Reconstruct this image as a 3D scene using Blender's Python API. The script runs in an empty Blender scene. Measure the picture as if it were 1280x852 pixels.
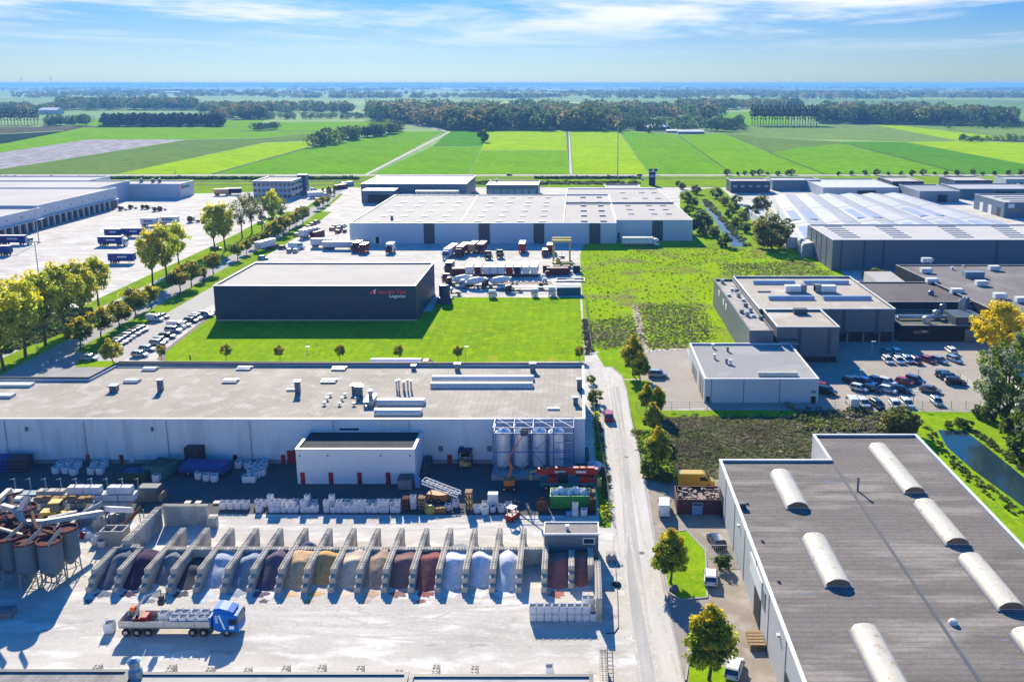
import bpy, math, random
import numpy as np
from mathutils import Vector, Matrix
R = math.radians
random.seed(7)
rng = np.random.default_rng(11)
scene = bpy.context.scene
COL = scene.collection

# ------------------------------------------------------------------ camera
HP, FF, TT = 68.0, 1170.0, 255.0          # height / focal numbers measured from the photograph (1280 px wide)
TH = math.asin(TT / FF)
CT, ST = math.cos(TH), math.sin(TH)
F = FF * CT
CH = HP * CT                               # camera height, about 66 m
PX, PY = 722.0, 104.0 + TT
cam_d = bpy.data.cameras.new('camera')
cam = bpy.data.objects.new('camera', cam_d)
COL.objects.link(cam)
cam.location = (0, 0, CH)
cam.rotation_euler = (R(90) - TH, 0, 0)
cam_d.sensor_fit = 'HORIZONTAL'
cam_d.sensor_width = 36.0
cam_d.lens = 36.0 * F / 1280.0
cam_d.shift_x = (640.0 - PX) / 1280.0
cam_d.shift_y = -(426.0 - PY) / 1280.0
cam_d.clip_start = 1.0
cam_d.clip_end = 150000.0
scene.camera = cam

# ------------------------------------------------------------------ sky and sun
SUN_EL = R(27.5)
SUN_AZ = math.atan2(-0.245, 1.0)           # clockwise from +Y
sd = Vector((math.sin(SUN_AZ) * math.cos(SUN_EL), math.cos(SUN_AZ) * math.cos(SUN_EL), math.sin(SUN_EL)))
sun_d = bpy.data.lights.new('sun', 'SUN')
sun = bpy.data.objects.new('sun', sun_d)
COL.objects.link(sun)
sun_d.energy = 5.0
sun_d.angle = R(0.5)
sun_d.color = (1.0, 0.905, 0.72)
sun.rotation_euler = sd.to_track_quat('Z', 'Y').to_euler()
sun.location = (0, 0, 300)

world = bpy.data.worlds.new('World')
scene.world = world
world.use_nodes = True
wn, wl = world.node_tree.nodes, world.node_tree.links
wn.clear()
w_out = wn.new('ShaderNodeOutputWorld')
w_bg = wn.new('ShaderNodeBackground')
w_bg.inputs['Strength'].default_value = 0.085
w_sky = wn.new('ShaderNodeTexSky')
w_sky.sky_type = 'NISHITA'
w_sky.sun_disc = False
w_sky.sun_elevation = SUN_EL
w_sky.sun_rotation = SUN_AZ % (2 * math.pi)
w_sky.altitude = 0
w_sky.air_density = 1.0
w_sky.dust_density = 0.6
w_sky.ozone_density = 3.0
w_tc = wn.new('ShaderNodeTexCoord')
w_sep = wn.new('ShaderNodeSeparateXYZ')
wl.new(w_tc.outputs['Generated'], w_sep.inputs[0])
def wmath(op, a, b=None, clamp=False):
    n = wn.new('ShaderNodeMath'); n.operation = op; n.use_clamp = clamp
    for i, v in enumerate((a, b)):
        if v is None: continue
        if isinstance(v, (int, float)): n.inputs[i].default_value = v
        else: wl.new(v, n.inputs[i])
    return n.outputs[0]
def wsmooth(v, a, b):
    n = wn.new('ShaderNodeMapRange'); n.interpolation_type = 'SMOOTHSTEP'
    wl.new(v, n.inputs[0]); n.inputs[1].default_value = a; n.inputs[2].default_value = b
    return n.outputs[0]
zc = wmath('MAXIMUM', w_sep.outputs[2], 0.012)
# clouds on a flat layer high above: direction divided by its height
w_cx = wmath('DIVIDE', w_sep.outputs[0], zc)
w_cy = wmath('DIVIDE', w_sep.outputs[1], zc)
w_comb = wn.new('ShaderNodeCombineXYZ')
wl.new(wmath('MULTIPLY', w_cx, 0.15), w_comb.inputs[0])
wl.new(wmath('MULTIPLY', w_cy, 0.085), w_comb.inputs[1])
w_n1 = wn.new('ShaderNodeTexNoise')
w_n1.inputs['Scale'].default_value = 1.0
w_n1.inputs['Detail'].default_value = 10
w_n1.inputs['Roughness'].default_value = 0.62
w_n1.inputs['Distortion'].default_value = 0.35
wl.new(w_comb.outputs[0], w_n1.inputs['Vector'])
w_n2 = wn.new('ShaderNodeTexNoise'); w_n2.inputs['Scale'].default_value = 0.42; w_n2.inputs['Detail'].default_value = 2
wl.new(w_comb.outputs[0], w_n2.inputs['Vector'])
w_cl = wmath('MULTIPLY', wsmooth(w_n1.outputs['Fac'], 0.42, 0.59), wsmooth(w_n2.outputs['Fac'], 0.28, 0.45))
w_fade = wsmooth(w_sep.outputs[2], 0.022, 0.075)
w_high = wmath('SUBTRACT', 1.0, wsmooth(w_sep.outputs[2], 0.11, 0.24))     # the streaks end below the clear zenith
w_fac = wmath('MULTIPLY', wmath('MULTIPLY', wmath('MULTIPLY', w_cl, w_fade), w_high), 0.95)
w_mix = wn.new('ShaderNodeMix'); w_mix.data_type = 'RGBA'
wl.new(w_fac, w_mix.inputs[0])
w_tint = wn.new('ShaderNodeMix'); w_tint.data_type = 'RGBA'; w_tint.blend_type = 'MULTIPLY'
w_tint.inputs[0].default_value = 1.0
# soft shoulder so that the band under the sun stays blue as photographed
w_sh = wn.new('ShaderNodeMix'); w_sh.data_type = 'RGBA'; w_sh.blend_type = 'ADD'; w_sh.inputs[0].default_value = 1.0
w_div = wn.new('ShaderNodeMix'); w_div.data_type = 'RGBA'; w_div.blend_type = 'DIVIDE'; w_div.inputs[0].default_value = 1.0
w_sh.inputs[6].default_value = (10, 10, 10, 1)
wl.new(w_sky.outputs[0], w_sh.inputs[7])
wl.new(w_sky.outputs[0], w_div.inputs[6]); wl.new(w_sh.outputs[2], w_div.inputs[7])
wl.new(w_div.outputs[2], w_tint.inputs[6])
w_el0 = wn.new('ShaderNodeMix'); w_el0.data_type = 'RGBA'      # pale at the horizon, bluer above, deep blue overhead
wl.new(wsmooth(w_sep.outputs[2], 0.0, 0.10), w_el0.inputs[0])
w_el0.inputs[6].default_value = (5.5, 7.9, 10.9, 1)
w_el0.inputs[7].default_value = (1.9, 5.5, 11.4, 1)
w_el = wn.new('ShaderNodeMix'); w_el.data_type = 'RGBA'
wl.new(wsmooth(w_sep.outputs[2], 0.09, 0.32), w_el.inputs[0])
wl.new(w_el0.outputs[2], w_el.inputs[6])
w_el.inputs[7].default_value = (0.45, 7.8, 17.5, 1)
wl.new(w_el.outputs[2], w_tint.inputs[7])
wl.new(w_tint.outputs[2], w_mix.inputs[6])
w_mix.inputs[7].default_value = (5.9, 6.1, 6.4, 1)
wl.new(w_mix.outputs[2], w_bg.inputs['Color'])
wl.new(w_bg.outputs[0], w_out.inputs['Surface'])

vs = scene.view_settings
scene.display_settings.display_device = 'sRGB'
vs.view_transform = 'Standard'
vs.look = 'None'
vs.gamma = 1.0
vs.use_curve_mapping = False
vs.exposure = 1.05
scene.render.engine = 'CYCLES'
cy = scene.cycles
cy.use_denoising = True
cy.max_bounces = 6
cy.diffuse_bounces = 2
cy.glossy_bounces = 2
cy.transmission_bounces = 2
cy.transparent_max_bounces = 6
cy.volume_bounces = 0
cy.caustics_reflective = False
cy.caustics_refractive = False
cy.sample_clamp_indirect = 4.0

# ------------------------------------------------------------------ photograph pixel -> ground point
def G(px, py, z=0.0):
    u, v = px - PX, PY - py
    k = (z - CH) / (v * CT - F * ST)
    return u * k, (v * ST + F * CT) * k
def hgt(y0, y1):
    """height of an upright thing whose foot is at picture row y0 and top at row y1"""
    Y = G(PX, y0)[1]; q = (PY - y1) / F
    return Y * (q * CT - ST) / (CT + q * ST) + CH

# ------------------------------------------------------------------ materials
MATS = {}
def lin(c):
    """0-255 display colour -> linear"""
    return tuple(((v / 255.0) / 12.92 if v / 255.0 <= 0.04045 else ((v / 255.0 + 0.055) / 1.055) ** 2.4) for v in c)
def mat(name, c, c2=None, sc=0.5, amt=0.8, rough=0.75, metal=0.0, bump=0.0, fine=0.12, fsc=6.0,
        wave=None, coat=0.0, stretch=None, attr=None, objrand=0.0, trans=0.0, spec=0.4, brick=None, c3=None, sc3=0.1, c4=None, sc4=1.0, th4=0.64):
    """procedural material: two-tone noise, fine grain, optional corrugation / bricks / per-leaf tint"""
    if name in MATS: return MATS[name]
    m = bpy.data.materials.new(name); m.use_nodes = True
    n, l = m.node_tree.nodes, m.node_tree.links
    n.clear()
    out = n.new('ShaderNodeOutputMaterial'); b = n.new('ShaderNodeBsdfPrincipled')
    b.inputs['Roughness'].default_value = rough; b.inputs['Metallic'].default_value = metal
    b.inputs['Specular IOR Level'].default_value = spec if rough < 0.85 else min(spec, 0.06)
    if coat: b.inputs['Coat Weight'].default_value = coat
    l.new(b.outputs[0], out.inputs[0])
    tc = n.new('ShaderNodeTexCoord'); vec = tc.outputs['Object']
    if stretch:
        mp = n.new('ShaderNodeMapping'); mp.inputs['Scale'].default_value = stretch
        l.new(vec, mp.inputs[0]); svec = mp.outputs[0]
    else: svec = vec
    def noise(scale, det=5.0, v=None, r=0.6):
        t = n.new('ShaderNodeTexNoise'); t.inputs['Scale'].default_value = scale; t.inputs['Detail'].default_value = det
        t.inputs['Roughness'].default_value = r
        l.new(v or svec, t.inputs['Vector']); return t.outputs['Fac']
    def mr(v, a, b2, c_=0.0, d=1.0):
        t = n.new('ShaderNodeMapRange'); l.new(v, t.inputs[0])
        for i, q in enumerate((a, b2, c_, d)): t.inputs[i + 1].default_value = q
        return t.outputs[0]
    def mix(f, a, b2, mode='MIX'):
        t = n.new('ShaderNodeMix'); t.data_type = 'RGBA'; t.blend_type = mode
        if isinstance(f, float): t.inputs[0].default_value = f
        else: l.new(f, t.inputs[0])
        for i, q in ((6, a), (7, b2)):
            if isinstance(q, tuple): t.inputs[i].default_value = (*q[:3], 1)
            else: l.new(q, t.inputs[i])
        return t.outputs[2]
    c2 = c2 or tuple(v * 0.78 for v in c)
    col = mix(mr(noise(sc), 0.35, 0.68, 0.0, amt), tuple(c), tuple(c2))
    if c3: col = mix(mr(noise(sc3, 7.0), 0.5, 0.64), col, tuple(c3))
    if c4: col = mix(mr(noise(sc4, 4.0), th4, th4 + .03), col, tuple(c4))
    if fine:
        f = mr(noise(fsc, 3.0, vec), 0.3, 0.7, 1 - fine, 1 + fine)
        cc = n.new('ShaderNodeCombineXYZ')
        for i in range(3): l.new(f, cc.inputs[i])
        col = mix(1.0, col, cc.outputs[0], 'MULTIPLY')
    bh = None
    if wave:
        ax, per, dark = wave[:3]
        sp = n.new('ShaderNodeSeparateXYZ'); l.new(vec, sp.inputs[0])
        d = n.new('ShaderNodeMath'); d.operation = 'DIVIDE'; l.new(sp.outputs[ax], d.inputs[0]); d.inputs[1].default_value = per
        fr = n.new('ShaderNodeMath'); fr.operation = 'FRACT'; l.new(d.outputs[0], fr.inputs[0])
        w = wave[3] if len(wave) > 3 else 0.2
        lo = n.new('ShaderNodeMath'); lo.operation = 'LESS_THAN'; l.new(fr.outputs[0], lo.inputs[0]); lo.inputs[1].default_value = w
        ff = n.new('ShaderNodeMath'); ff.operation = 'MULTIPLY'; l.new(lo.outputs[0], ff.inputs[0]); ff.inputs[1].default_value = dark
        col = mix(ff.outputs[0], col, tuple(v * 0.45 for v in c))
        bh = lo.outputs[0]
    if brick:
        bt = n.new('ShaderNodeTexBrick'); l.new(vec, bt.inputs['Vector'])
        bt.inputs['Color1'].default_value = (1, 1, 1, 1); bt.inputs['Color2'].default_value = (.8, .8, .8, 1); bt.inputs['Mortar'].default_value = (.5, .5, .5, 1)
        bt.inputs['Scale'].default_value = brick; bt.inputs['Mortar Size'].default_value = 0.03
        col = mix(1.0, col, bt.outputs['Color'], 'MULTIPLY')
    if attr:
        a = n.new('ShaderNodeAttribute'); a.attribute_name = attr
        col = mix(1.0, col, a.outputs['Color'], 'MULTIPLY')
    if objrand:
        oi = n.new('ShaderNodeObjectInfo')
        hs = n.new('ShaderNodeHueSaturation'); l.new(col, hs.inputs['Color'])
        l.new(mr(oi.outputs['Random'], 0, 1, 0.5 - 0.035 * objrand, 0.5 + 0.02 * objrand), hs.inputs['Hue'])
        l.new(mr(oi.outputs['Random'], 0, 1, 1 - 0.2 * objrand, 1 + 0.25 * objrand), hs.inputs['Value'])
        col = hs.outputs[0]
    l.new(col, b.inputs['Base Color'])
    if bump:
        bp = n.new('ShaderNodeBump'); bp.inputs['Strength'].default_value = bump; bp.inputs['Distance'].default_value = 0.12
        l.new(bh if bh is not None else noise(fsc, 4.0, vec), bp.inputs['Height']); l.new(bp.outputs[0], b.inputs['Normal'])
    if trans:
        t = n.new('ShaderNodeBsdfTranslucent'); l.new(col, t.inputs[0])
        ms = n.new('ShaderNodeMixShader'); ms.inputs[0].default_value = trans
        l.new(b.outputs[0], ms.inputs[1]); l.new(t.outputs[0], ms.inputs[2]); l.new(ms.outputs[0], out.inputs[0])
    MATS[name] = m
    return m
def paint(rgb, name=None, rough=0.5, **k):
    name = name or 'paint_%d_%d_%d' % tuple(rgb)
    return mat(name, lin(rgb), sc=1.5, amt=0.5, rough=rough, fine=0.08, spec=0.25, **k)

# ------------------------------------------------------------------ mesh building
KIDS = {}
class MB:
    def __init__(s): s.v = []; s.f = []; s.mi = []
    def add(s, vs, fs, mi=0):
        o = len(s.v); s.v.extend(vs); s.f.extend([tuple(i + o for i in f) for f in fs]); s.mi.extend([mi] * len(fs)); return s
    def box(s, x0, x1, y0, y1, z0, z1, mi=0):
        return s.add([(x0, y0, z0), (x1, y0, z0), (x1, y1, z0), (x0, y1, z0), (x0, y0, z1), (x1, y0, z1), (x1, y1, z1), (x0, y1, z1)],
                     [(3, 2, 1, 0), (4, 5, 6, 7), (0, 1, 5, 4), (1, 2, 6, 5), (2, 3, 7, 6), (3, 0, 4, 7)], mi)
    def cbox(s, x, y, z, a, b, c, rz=0.0, mi=0):
        """box on its base centre (x,y,z), sizes a,b,c, turned by rz"""
        k, q = math.cos(rz), math.sin(rz)
        P = [(x + k * u - q * w, y + q * u + k * w, z + h) for h in (0, c) for u, w in ((-a / 2, -b / 2), (a / 2, -b / 2), (a / 2, b / 2), (-a / 2, b / 2))]
        return s.add(P, [(3, 2, 1, 0), (4, 5, 6, 7), (0, 1, 5, 4), (1, 2, 6, 5), (2, 3, 7, 6), (3, 0, 4, 7)], mi)
    def prism(s, poly, z0, z1, mi=0):
        poly = ccw(poly); n = len(poly)
        vs = [(x, y, z0) for x, y in poly] + [(x, y, z1) for x, y in poly]
        return s.add(vs, [tuple(range(n - 1, -1, -1)), tuple(range(n, 2 * n))] + [(i, (i + 1) % n, n + (i + 1) % n, n + i) for i in range(n)], mi)
    def walls(s, poly, z0, z1, th=0.3, mi=0):
        """ring wall standing on an outline, thickness inward"""
        poly = ccw(poly); n = len(poly); inn = inset(poly, th)
        vs = [(x, y, z0) for x, y in poly] + [(x, y, z1) for x, y in poly] + [(x, y, z1) for x, y in inn] + [(x, y, z0) for x, y in inn]
        fs = []
        for i in range(n):
            j = (i + 1) % n
            fs += [(i, j, n + j, n + i), (n + i, n + j, 2 * n + j, 2 * n + i), (2 * n + i, 2 * n + j, 3 * n + j, 3 * n + i), (3 * n + i, 3 * n + j, j, i)]
        return s.add(vs, fs, mi)
    def sheet(s, poly, z, mi=0):
        poly = ccw(poly); return s.add([(x, y, z) for x, y in poly], [tuple(range(len(poly)))], mi)
    def quad(s, a, b, c, d, mi=0): return s.add([a, b, c, d], [(0, 1, 2, 3)], mi)
    def tube(s, p, q, r, n=8, r2=None, mi=0, caps=True):
        p, q = Vector(p), Vector(q); d = (q - p)
        if d.length < 1e-6: return s
        rot = d.to_track_quat('Z', 'Y').to_matrix(); r2 = r if r2 is None else r2
        vs = []
        for c, rr in ((p, r), (q, r2)):
            for i in range(n):
                a = 2 * math.pi * i / n
                vs.append(tuple(c + rot @ Vector((rr * math.cos(a), rr * math.sin(a), 0))))
        fs = [(i, (i + 1) % n, n + (i + 1) % n, n + i) for i in range(n)]
        if caps: fs += [tuple(range(n - 1, -1, -1)), tuple(range(n, 2 * n))]
        return s.add(vs, fs, mi)
    def path(s, pts, r, n=6, mi=0):
        for a, b in zip(pts[:-1], pts[1:]): s.tube(a, b, r, n, mi=mi)
        return s
    def lathe(s, x, y, prof, n=20, mi=0, ax='z'):
        vs = []; m = len(prof)
        for r, z in prof:
            for i in range(n):
                a = 2 * math.pi * i / n
                if ax == 'z': vs.append((x + r * math.cos(a), y + r * math.sin(a), z))
                elif ax == 'x': vs.append((z, x + r * math.cos(a), y + r * math.sin(a)))
                else: vs.append((x + r * math.cos(a), z, y + r * math.sin(a)))
        fs = [(k * n + i, k * n + (i + 1) % n, (k + 1) * n + (i + 1) % n, (k + 1) * n + i) for k in range(m - 1) for i in range(n)]
        fs += [tuple(range(n - 1, -1, -1)), tuple(range((m - 1) * n, m * n))]
        return s.add(vs, fs, mi)
    def extr(s, prof, x0, x1, mi=0, ax='x'):
        """closed profile extruded along x (profile is y,z) or y (profile is x,z)"""
        n = len(prof)
        if ax == 'x': vs = [(x0, a, b) for a, b in prof] + [(x1, a, b) for a, b in prof]
        else: vs = [(a, x0, b) for a, b in prof] + [(a, x1, b) for a, b in prof]
        return s.add(vs, [tuple(range(n - 1, -1, -1)), tuple(range(n, 2 * n))] + [(i, (i + 1) % n, n + (i + 1) % n, n + i) for i in range(n)], mi)
    def lump(s, x, y, z, rx, ry, rz, n=14, m=7, amp=0.12, seed=0, mi=0, flat=True):
        """uneven half dome (heap)"""
        r_ = random.Random(seed); ph = [(r_.uniform(1, 4), r_.uniform(0, 6.3), r_.uniform(0, 6.3)) for _ in range(4)]
        vs = []
        for k in range(m):
            e = (k / (m - 1)) * math.pi / 2
            for i in range(n):
                a = 2 * math.pi * i / n
                q = 1 + amp * sum(math.sin(round(f_) * a + p_ + 2 * math.sin(e + g_)) for f_, p_, g_ in ph) / 2
                cr = math.cos(e) ** 0.9 if k < m - 1 else 0.02
                vs.append((x + rx * q * cr * math.cos(a), y + ry * q * cr * math.sin(a), z + rz * math.sin(e) ** 1.15 * (1 + 0.3 * (q - 1))))
        fs = [(k * n + i, k * n + (i + 1) % n, (k + 1) * n + (i + 1) % n, (k + 1) * n + i) for k in range(m - 1) for i in range(n)]
        fs += [tuple(range((m - 1) * n, m * n))]
        return s.add(vs, fs, mi)
    def build(s, name, mats, parent=None, local=False, smooth=False):
        """one mesh object; coordinates are world ones unless local, origin goes to the foot of the thing"""
        if not isinstance(mats, (list, tuple)): mats = [mats]
        me = bpy.data.meshes.new(name)
        A = np.array(s.v, dtype=float)
        if parent is None:
            o_ = Vector((0, 0, 0)) if local else Vector(((A[:, 0].min() + A[:, 0].max()) / 2, (A[:, 1].min() + A[:, 1].max()) / 2, A[:, 2].min()))
        else:
            o_ = Vector((0, 0, 0)) if local else wloc(parent)
        A = A - np.array(o_)
        me.from_pydata(A.tolist(), [], s.f)
        for m in mats: me.materials.append(m)
        if len(mats) > 1: me.polygons.foreach_set('material_index', s.mi)
        if smooth: me.polygons.foreach_set('use_smooth', [True] * len(s.f))
        me.update()
        o = bpy.data.objects.new(name, me); COL.objects.link(o)
        if parent is not None:
            o.parent = parent; KIDS.setdefault(parent.name, []).append(o)
        else: o.location = o_
        return o
def wloc(o):
    v = Vector(o.location)
    while o.parent: o = o.parent; v += Vector(o.location)
    return v
def ccw(p):
    a = sum(p[i][0] * p[(i + 1) % len(p)][1] - p[(i + 1) % len(p)][0] * p[i][1] for i in range(len(p)))
    return list(p) if a > 0 else list(p)[::-1]
def inset(p, d):
    n = len(p); out = []
    for i in range(n):
        a, b, c = Vector(p[i - 1]), Vector(p[i]), Vector(p[(i + 1) % n])
        e1, e2 = (b - a).normalized(), (c - b).normalized()
        n1, n2 = Vector((-e1.y, e1.x)), Vector((-e2.y, e2.x))
        k = (n1 + n2); k = k / max(k.dot(n1), 0.2)
        out.append(tuple(b + k * d))
    return out
def rect(x0, x1, y0, y1): return [(x0, y0), (x1, y0), (x1, y1), (x0, y1)]
def pix(pts, z=0.0): return [G(a, b, z) for a, b in pts]

def tag(o, label, cat, group=None):
    o['label'] = label; o['category'] = cat
    if group: o['group'] = group
    return o
def thing(name, label, cat, loc=(0, 0, 0), rz=0.0, group=None):
    o = bpy.data.objects.new(name, None); COL.objects.link(o)
    o.empty_display_size = 0.5
    o.location = (*loc, 0)[:3] if len(loc) == 2 else loc
    o.rotation_euler = (0, 0, rz)
    return tag(o, label, cat, group)
def kind(o, k): o['kind'] = k; return o
def dup(o, loc, rz=0.0, label=None, group=None, scale=None, mats=None):
    """copy of a thing with copies of its parts and sub-parts; mats re-paints parts by name"""
    def cp(a, parent):
        c = a.copy(); COL.objects.link(c)
        if parent is not None: c.parent = parent
        if c.type == 'MESH' and len(c.material_slots) == 1:
            c.material_slots[0].link = 'DATA'
            m = mats.get(a.name.split('.')[0]) if mats else None
            if m: c.material_slots[0].link = 'OBJECT'; c.material_slots[0].material = m
        for ch in KIDS.get(a.name, ()): cp(ch, c)
        return c
    r = cp(o, None)
    r.location = (*loc, 0)[:3] if len(loc) == 2 else loc
    r.rotation_euler = (0, 0, rz)
    if scale is not None: r.scale = (scale,) * 3 if isinstance(scale, (int, float)) else scale
    if label: r['label'] = label
    if group: r['group'] = group
    return r
PROTO_USED = set()
def place(proto, loc, rz=0.0, label=None, group=None, scale=None, mats=None):
    """first call moves the prototype itself, later calls copy it"""
    if proto.name not in PROTO_USED:
        PROTO_USED.add(proto.name)
        proto.location = (*loc, 0)[:3] if len(loc) == 2 else loc
        proto.rotation_euler = (0, 0, rz)
        if scale is not None: proto.scale = (scale,) * 3 if isinstance(scale, (int, float)) else scale
        if label: proto['label'] = label
        if group: proto['group'] = group
        if mats:
            def rp(a):
                for ch in KIDS.get(a.name, ()):
                    m = mats.get(ch.name.split('.')[0])
                    if m and ch.type == 'MESH': ch.material_slots[0].link = 'OBJECT'; ch.material_slots[0].material = m
                    rp(ch)
            if proto.type == 'MESH' and mats.get(proto.name.split('.')[0]):
                proto.material_slots[0].link = 'OBJECT'; proto.material_slots[0].material = mats[proto.name.split('.')[0]]
            rp(proto)
        return proto
    return dup(proto, loc, rz, label, group, scale, mats)
# ================================================================== THE SETTING: ground, fields, roads, water
def sheet(name, poly, z, m, k='structure'):
    return kind(MB().sheet(poly, z).build(name, m), k)
M_land = mat('far_land', (0.15, 0.28, 0.04), (0.08, 0.17, 0.04), sc=0.0016, amt=1.0, c3=(0.32, 0.42, 0.09), sc3=0.0013, fine=0.25, fsc=0.006, stretch=(0.35, 1, 1), rough=0.95)
sheet('ground', rect(-60000, 60000, -300, 60000), 0.0, M_land)

def grass(name, c, c2=None, **k):
    return mat(name, c, c2 or (c[0] * 0.72, c[1] * 0.8, c[2] * 0.8), sc=k.pop('sc', 0.02), amt=0.8, rough=0.95, fine=0.2, fsc=0.12, spec=0.0, **k)
FM = dict(
    light=grass('field_light', (0.19, 0.37, 0.004), wave=(0, 24.0, 0.10, 0.06)),
    bright=grass('field_bright', (0.32, 0.49, 0.002), wave=(0, 27.0, 0.10, 0.05)),
    mid=grass('field_mid', (0.165, 0.35, 0.006), wave=(0, 21.0, 0.12, 0.07)),
    deep=grass('field_deep', (0.10, 0.27, 0.012), wave=(0, 18.0, 0.12, 0.08)),
    dull=grass('field_dull', (0.16, 0.24, 0.05)),
    dark=grass('field_dark', (0.030, 0.055, 0.040)),
    straw=mat('field_stubble', (0.36, 0.34, 0.36), (0.12, 0.10, 0.13), sc=0.35, amt=1.0, fine=0.35, fsc=0.9, rough=0.95, stretch=(0.5, 0.12, 1)),
    pale=grass('field_pale', (0.2, 0.29, 0.07)),
    brown=grass('field_brown', (0.13, 0.12, 0.075)),
)
FIELDS = [
    ('dark', [(-60, 169), (0, 168), (182, 159), (100, 159.4), (0, 180), (-60, 184)]),
    ('brown', [(-60, 160), (120, 158), (150, 159), (0, 167.5), (-60, 168.5)]),
    ('light', [(-60, 184.5), (0, 180.5), (104, 159.6), (325, 159.5), (420, 164), (330, 172), (232, 174.2), (112, 174.2), (0, 190.5), (-60, 196)]),
    ('straw', [(-60, 197), (0, 191), (112, 174.8), (232, 174.8), (0, 211.5), (-60, 217)]),
    ('dull', [(-60, 217.8), (0, 212.2), (234, 175), (330, 172.8), (400, 166), (385, 176), (330, 178.5), (145, 217.5)]),
    ('bright', [(147, 217.5), (331, 179), (385, 177), (386, 183.5), (262, 217.5)]),
    ('mid', [(267, 217.5), (387, 184.6), (505, 164.5), (556, 164.3), (456, 217.5)]),
    ('light', [(330, 163.5), (335, 152.5), (480, 152.2), (500, 158), (505, 164), (420, 164)]),
    ('deep', [(540, 183.3), (563, 164.3), (608, 163.8), (604, 183.3)]),
    ('mid', [(466, 217.5), (539, 184), (602.5, 184), (584, 217.5)]),
    ('bright', [(609, 164), (707.5, 163.5), (708.5, 188), (601.5, 188)]),
    ('light', [(601, 188.6), (708.6, 188.6), (711, 217.5), (586, 217.5)]),
    ('bright', [(713, 163.5), (772, 163.5), (811, 217.5), (716.5, 217.5)]),
    ('mid', [(774, 163.5), (846, 169), (915, 217.5), (813, 217.5)]),
    ('light', [(848, 169), (905, 167), (960, 191.5), (1029, 217.5), (917, 217.5)]),
    ('pale', [(890, 159), (1095, 156), (1196, 176.5), (1130, 177), (960, 172), (905, 166.4)]),
    ('dull', [(905, 167), (960, 172.6), (1048, 177), (1060, 181), (1000, 184), (962, 191)]),
    ('mid', [(963, 191.6), (1000, 184.5), (1052, 180), (1204, 217.5), (1031, 217.5)]),
    ('deep', [(1055, 179.5), (1050, 177.2), (1130, 177.6), (1290, 207.5), (1290, 217.5), (1207, 217.5)]),
    ('bright', [(1132, 177.6), (1198, 176.8), (1290, 178.5), (1290, 207)]),
    ('bright', [(1095, 156.4), (1115, 156), (1240, 170), (1290, 172.5), (1200, 175.5), (1180, 173)]),
    ('pale', [(1117, 156), (1130, 151), (1290, 158), (1290, 171), (1242, 169.6)]),
    ('light', [(880, 157), (880, 142), (975, 140), (990, 155), (893, 158.4)]),
    ('light', [(90, 157), (95, 150), (140, 148), (150, 158)]),
    ('light', [(275, 158.8), (278, 150.5), (330, 150.3), (325, 159)]),
]
for i, (k_, p_) in enumerate(FIELDS):
    sheet('field', pix(p_), 0.03 + 0.004 * i, FM[k_])
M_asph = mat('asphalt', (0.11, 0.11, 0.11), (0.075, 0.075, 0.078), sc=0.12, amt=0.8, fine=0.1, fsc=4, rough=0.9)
M_conc = mat('yard_concrete', (0.58, 0.535, 0.475), (0.42, 0.385, 0.34), sc=0.09, amt=1.0, c3=(0.68, 0.645, 0.59), sc3=0.2, c4=(0.36, 0.33, 0.295), sc4=0.22, th4=0.64, fine=0.07, fsc=2.2, rough=0.92, stretch=(0.6, 1.5, 1))
M_track = mat('pale_track', (0.50, 0.46, 0.42), sc=0.1, rough=0.95)
M_tyre0 = mat('cast_iron', (.03, .03, .03), rough=.7)
M_water = mat('water', (0.015, 0.035, 0.05), (0.02, 0.045, 0.05), rough=0.12, spec=0.6, bump=0.05, fsc=0.5, fine=0.0)
M_wet = mat('ditch_bed', (0.035, 0.06, 0.035), (0.02, 0.035, 0.03), sc=0.1, rough=0.95)
M_verge = grass('verge_grass', (0.20, 0.34, 0.008), (0.20, 0.26, 0.03), sc=0.08)
M_lawn = mat('lawn_grass', (0.225, 0.375, 0.010), (0.165, 0.29, 0.010), sc=0.05, wave=(0, 2.6, 0.10, 0.5), c4=(0.32, 0.36, 0.03), sc4=0.12, th4=0.63, amt=0.9, c3=(0.28, 0.41, 0.006), sc3=0.3, fine=0.18, fsc=1.5, rough=0.95, spec=0.0)
M_rough = mat('meadow_grass', (0.27, 0.42, 0.004), (0.20, 0.31, 0.008), sc=0.05, amt=0.9, c3=(0.22, 0.21, 0.06), sc3=0.07, fine=0.3, fsc=1.2, rough=0.95, spec=0.0)
M_scrub = mat('scrub_ground', (0.11, 0.115, 0.045), (0.10, 0.08, 0.055), sc=0.12, amt=1.0, c3=(0.23, 0.21, 0.13), sc3=0.2, fine=0.3, fsc=1.5, rough=0.95, spec=0.0)
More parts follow.
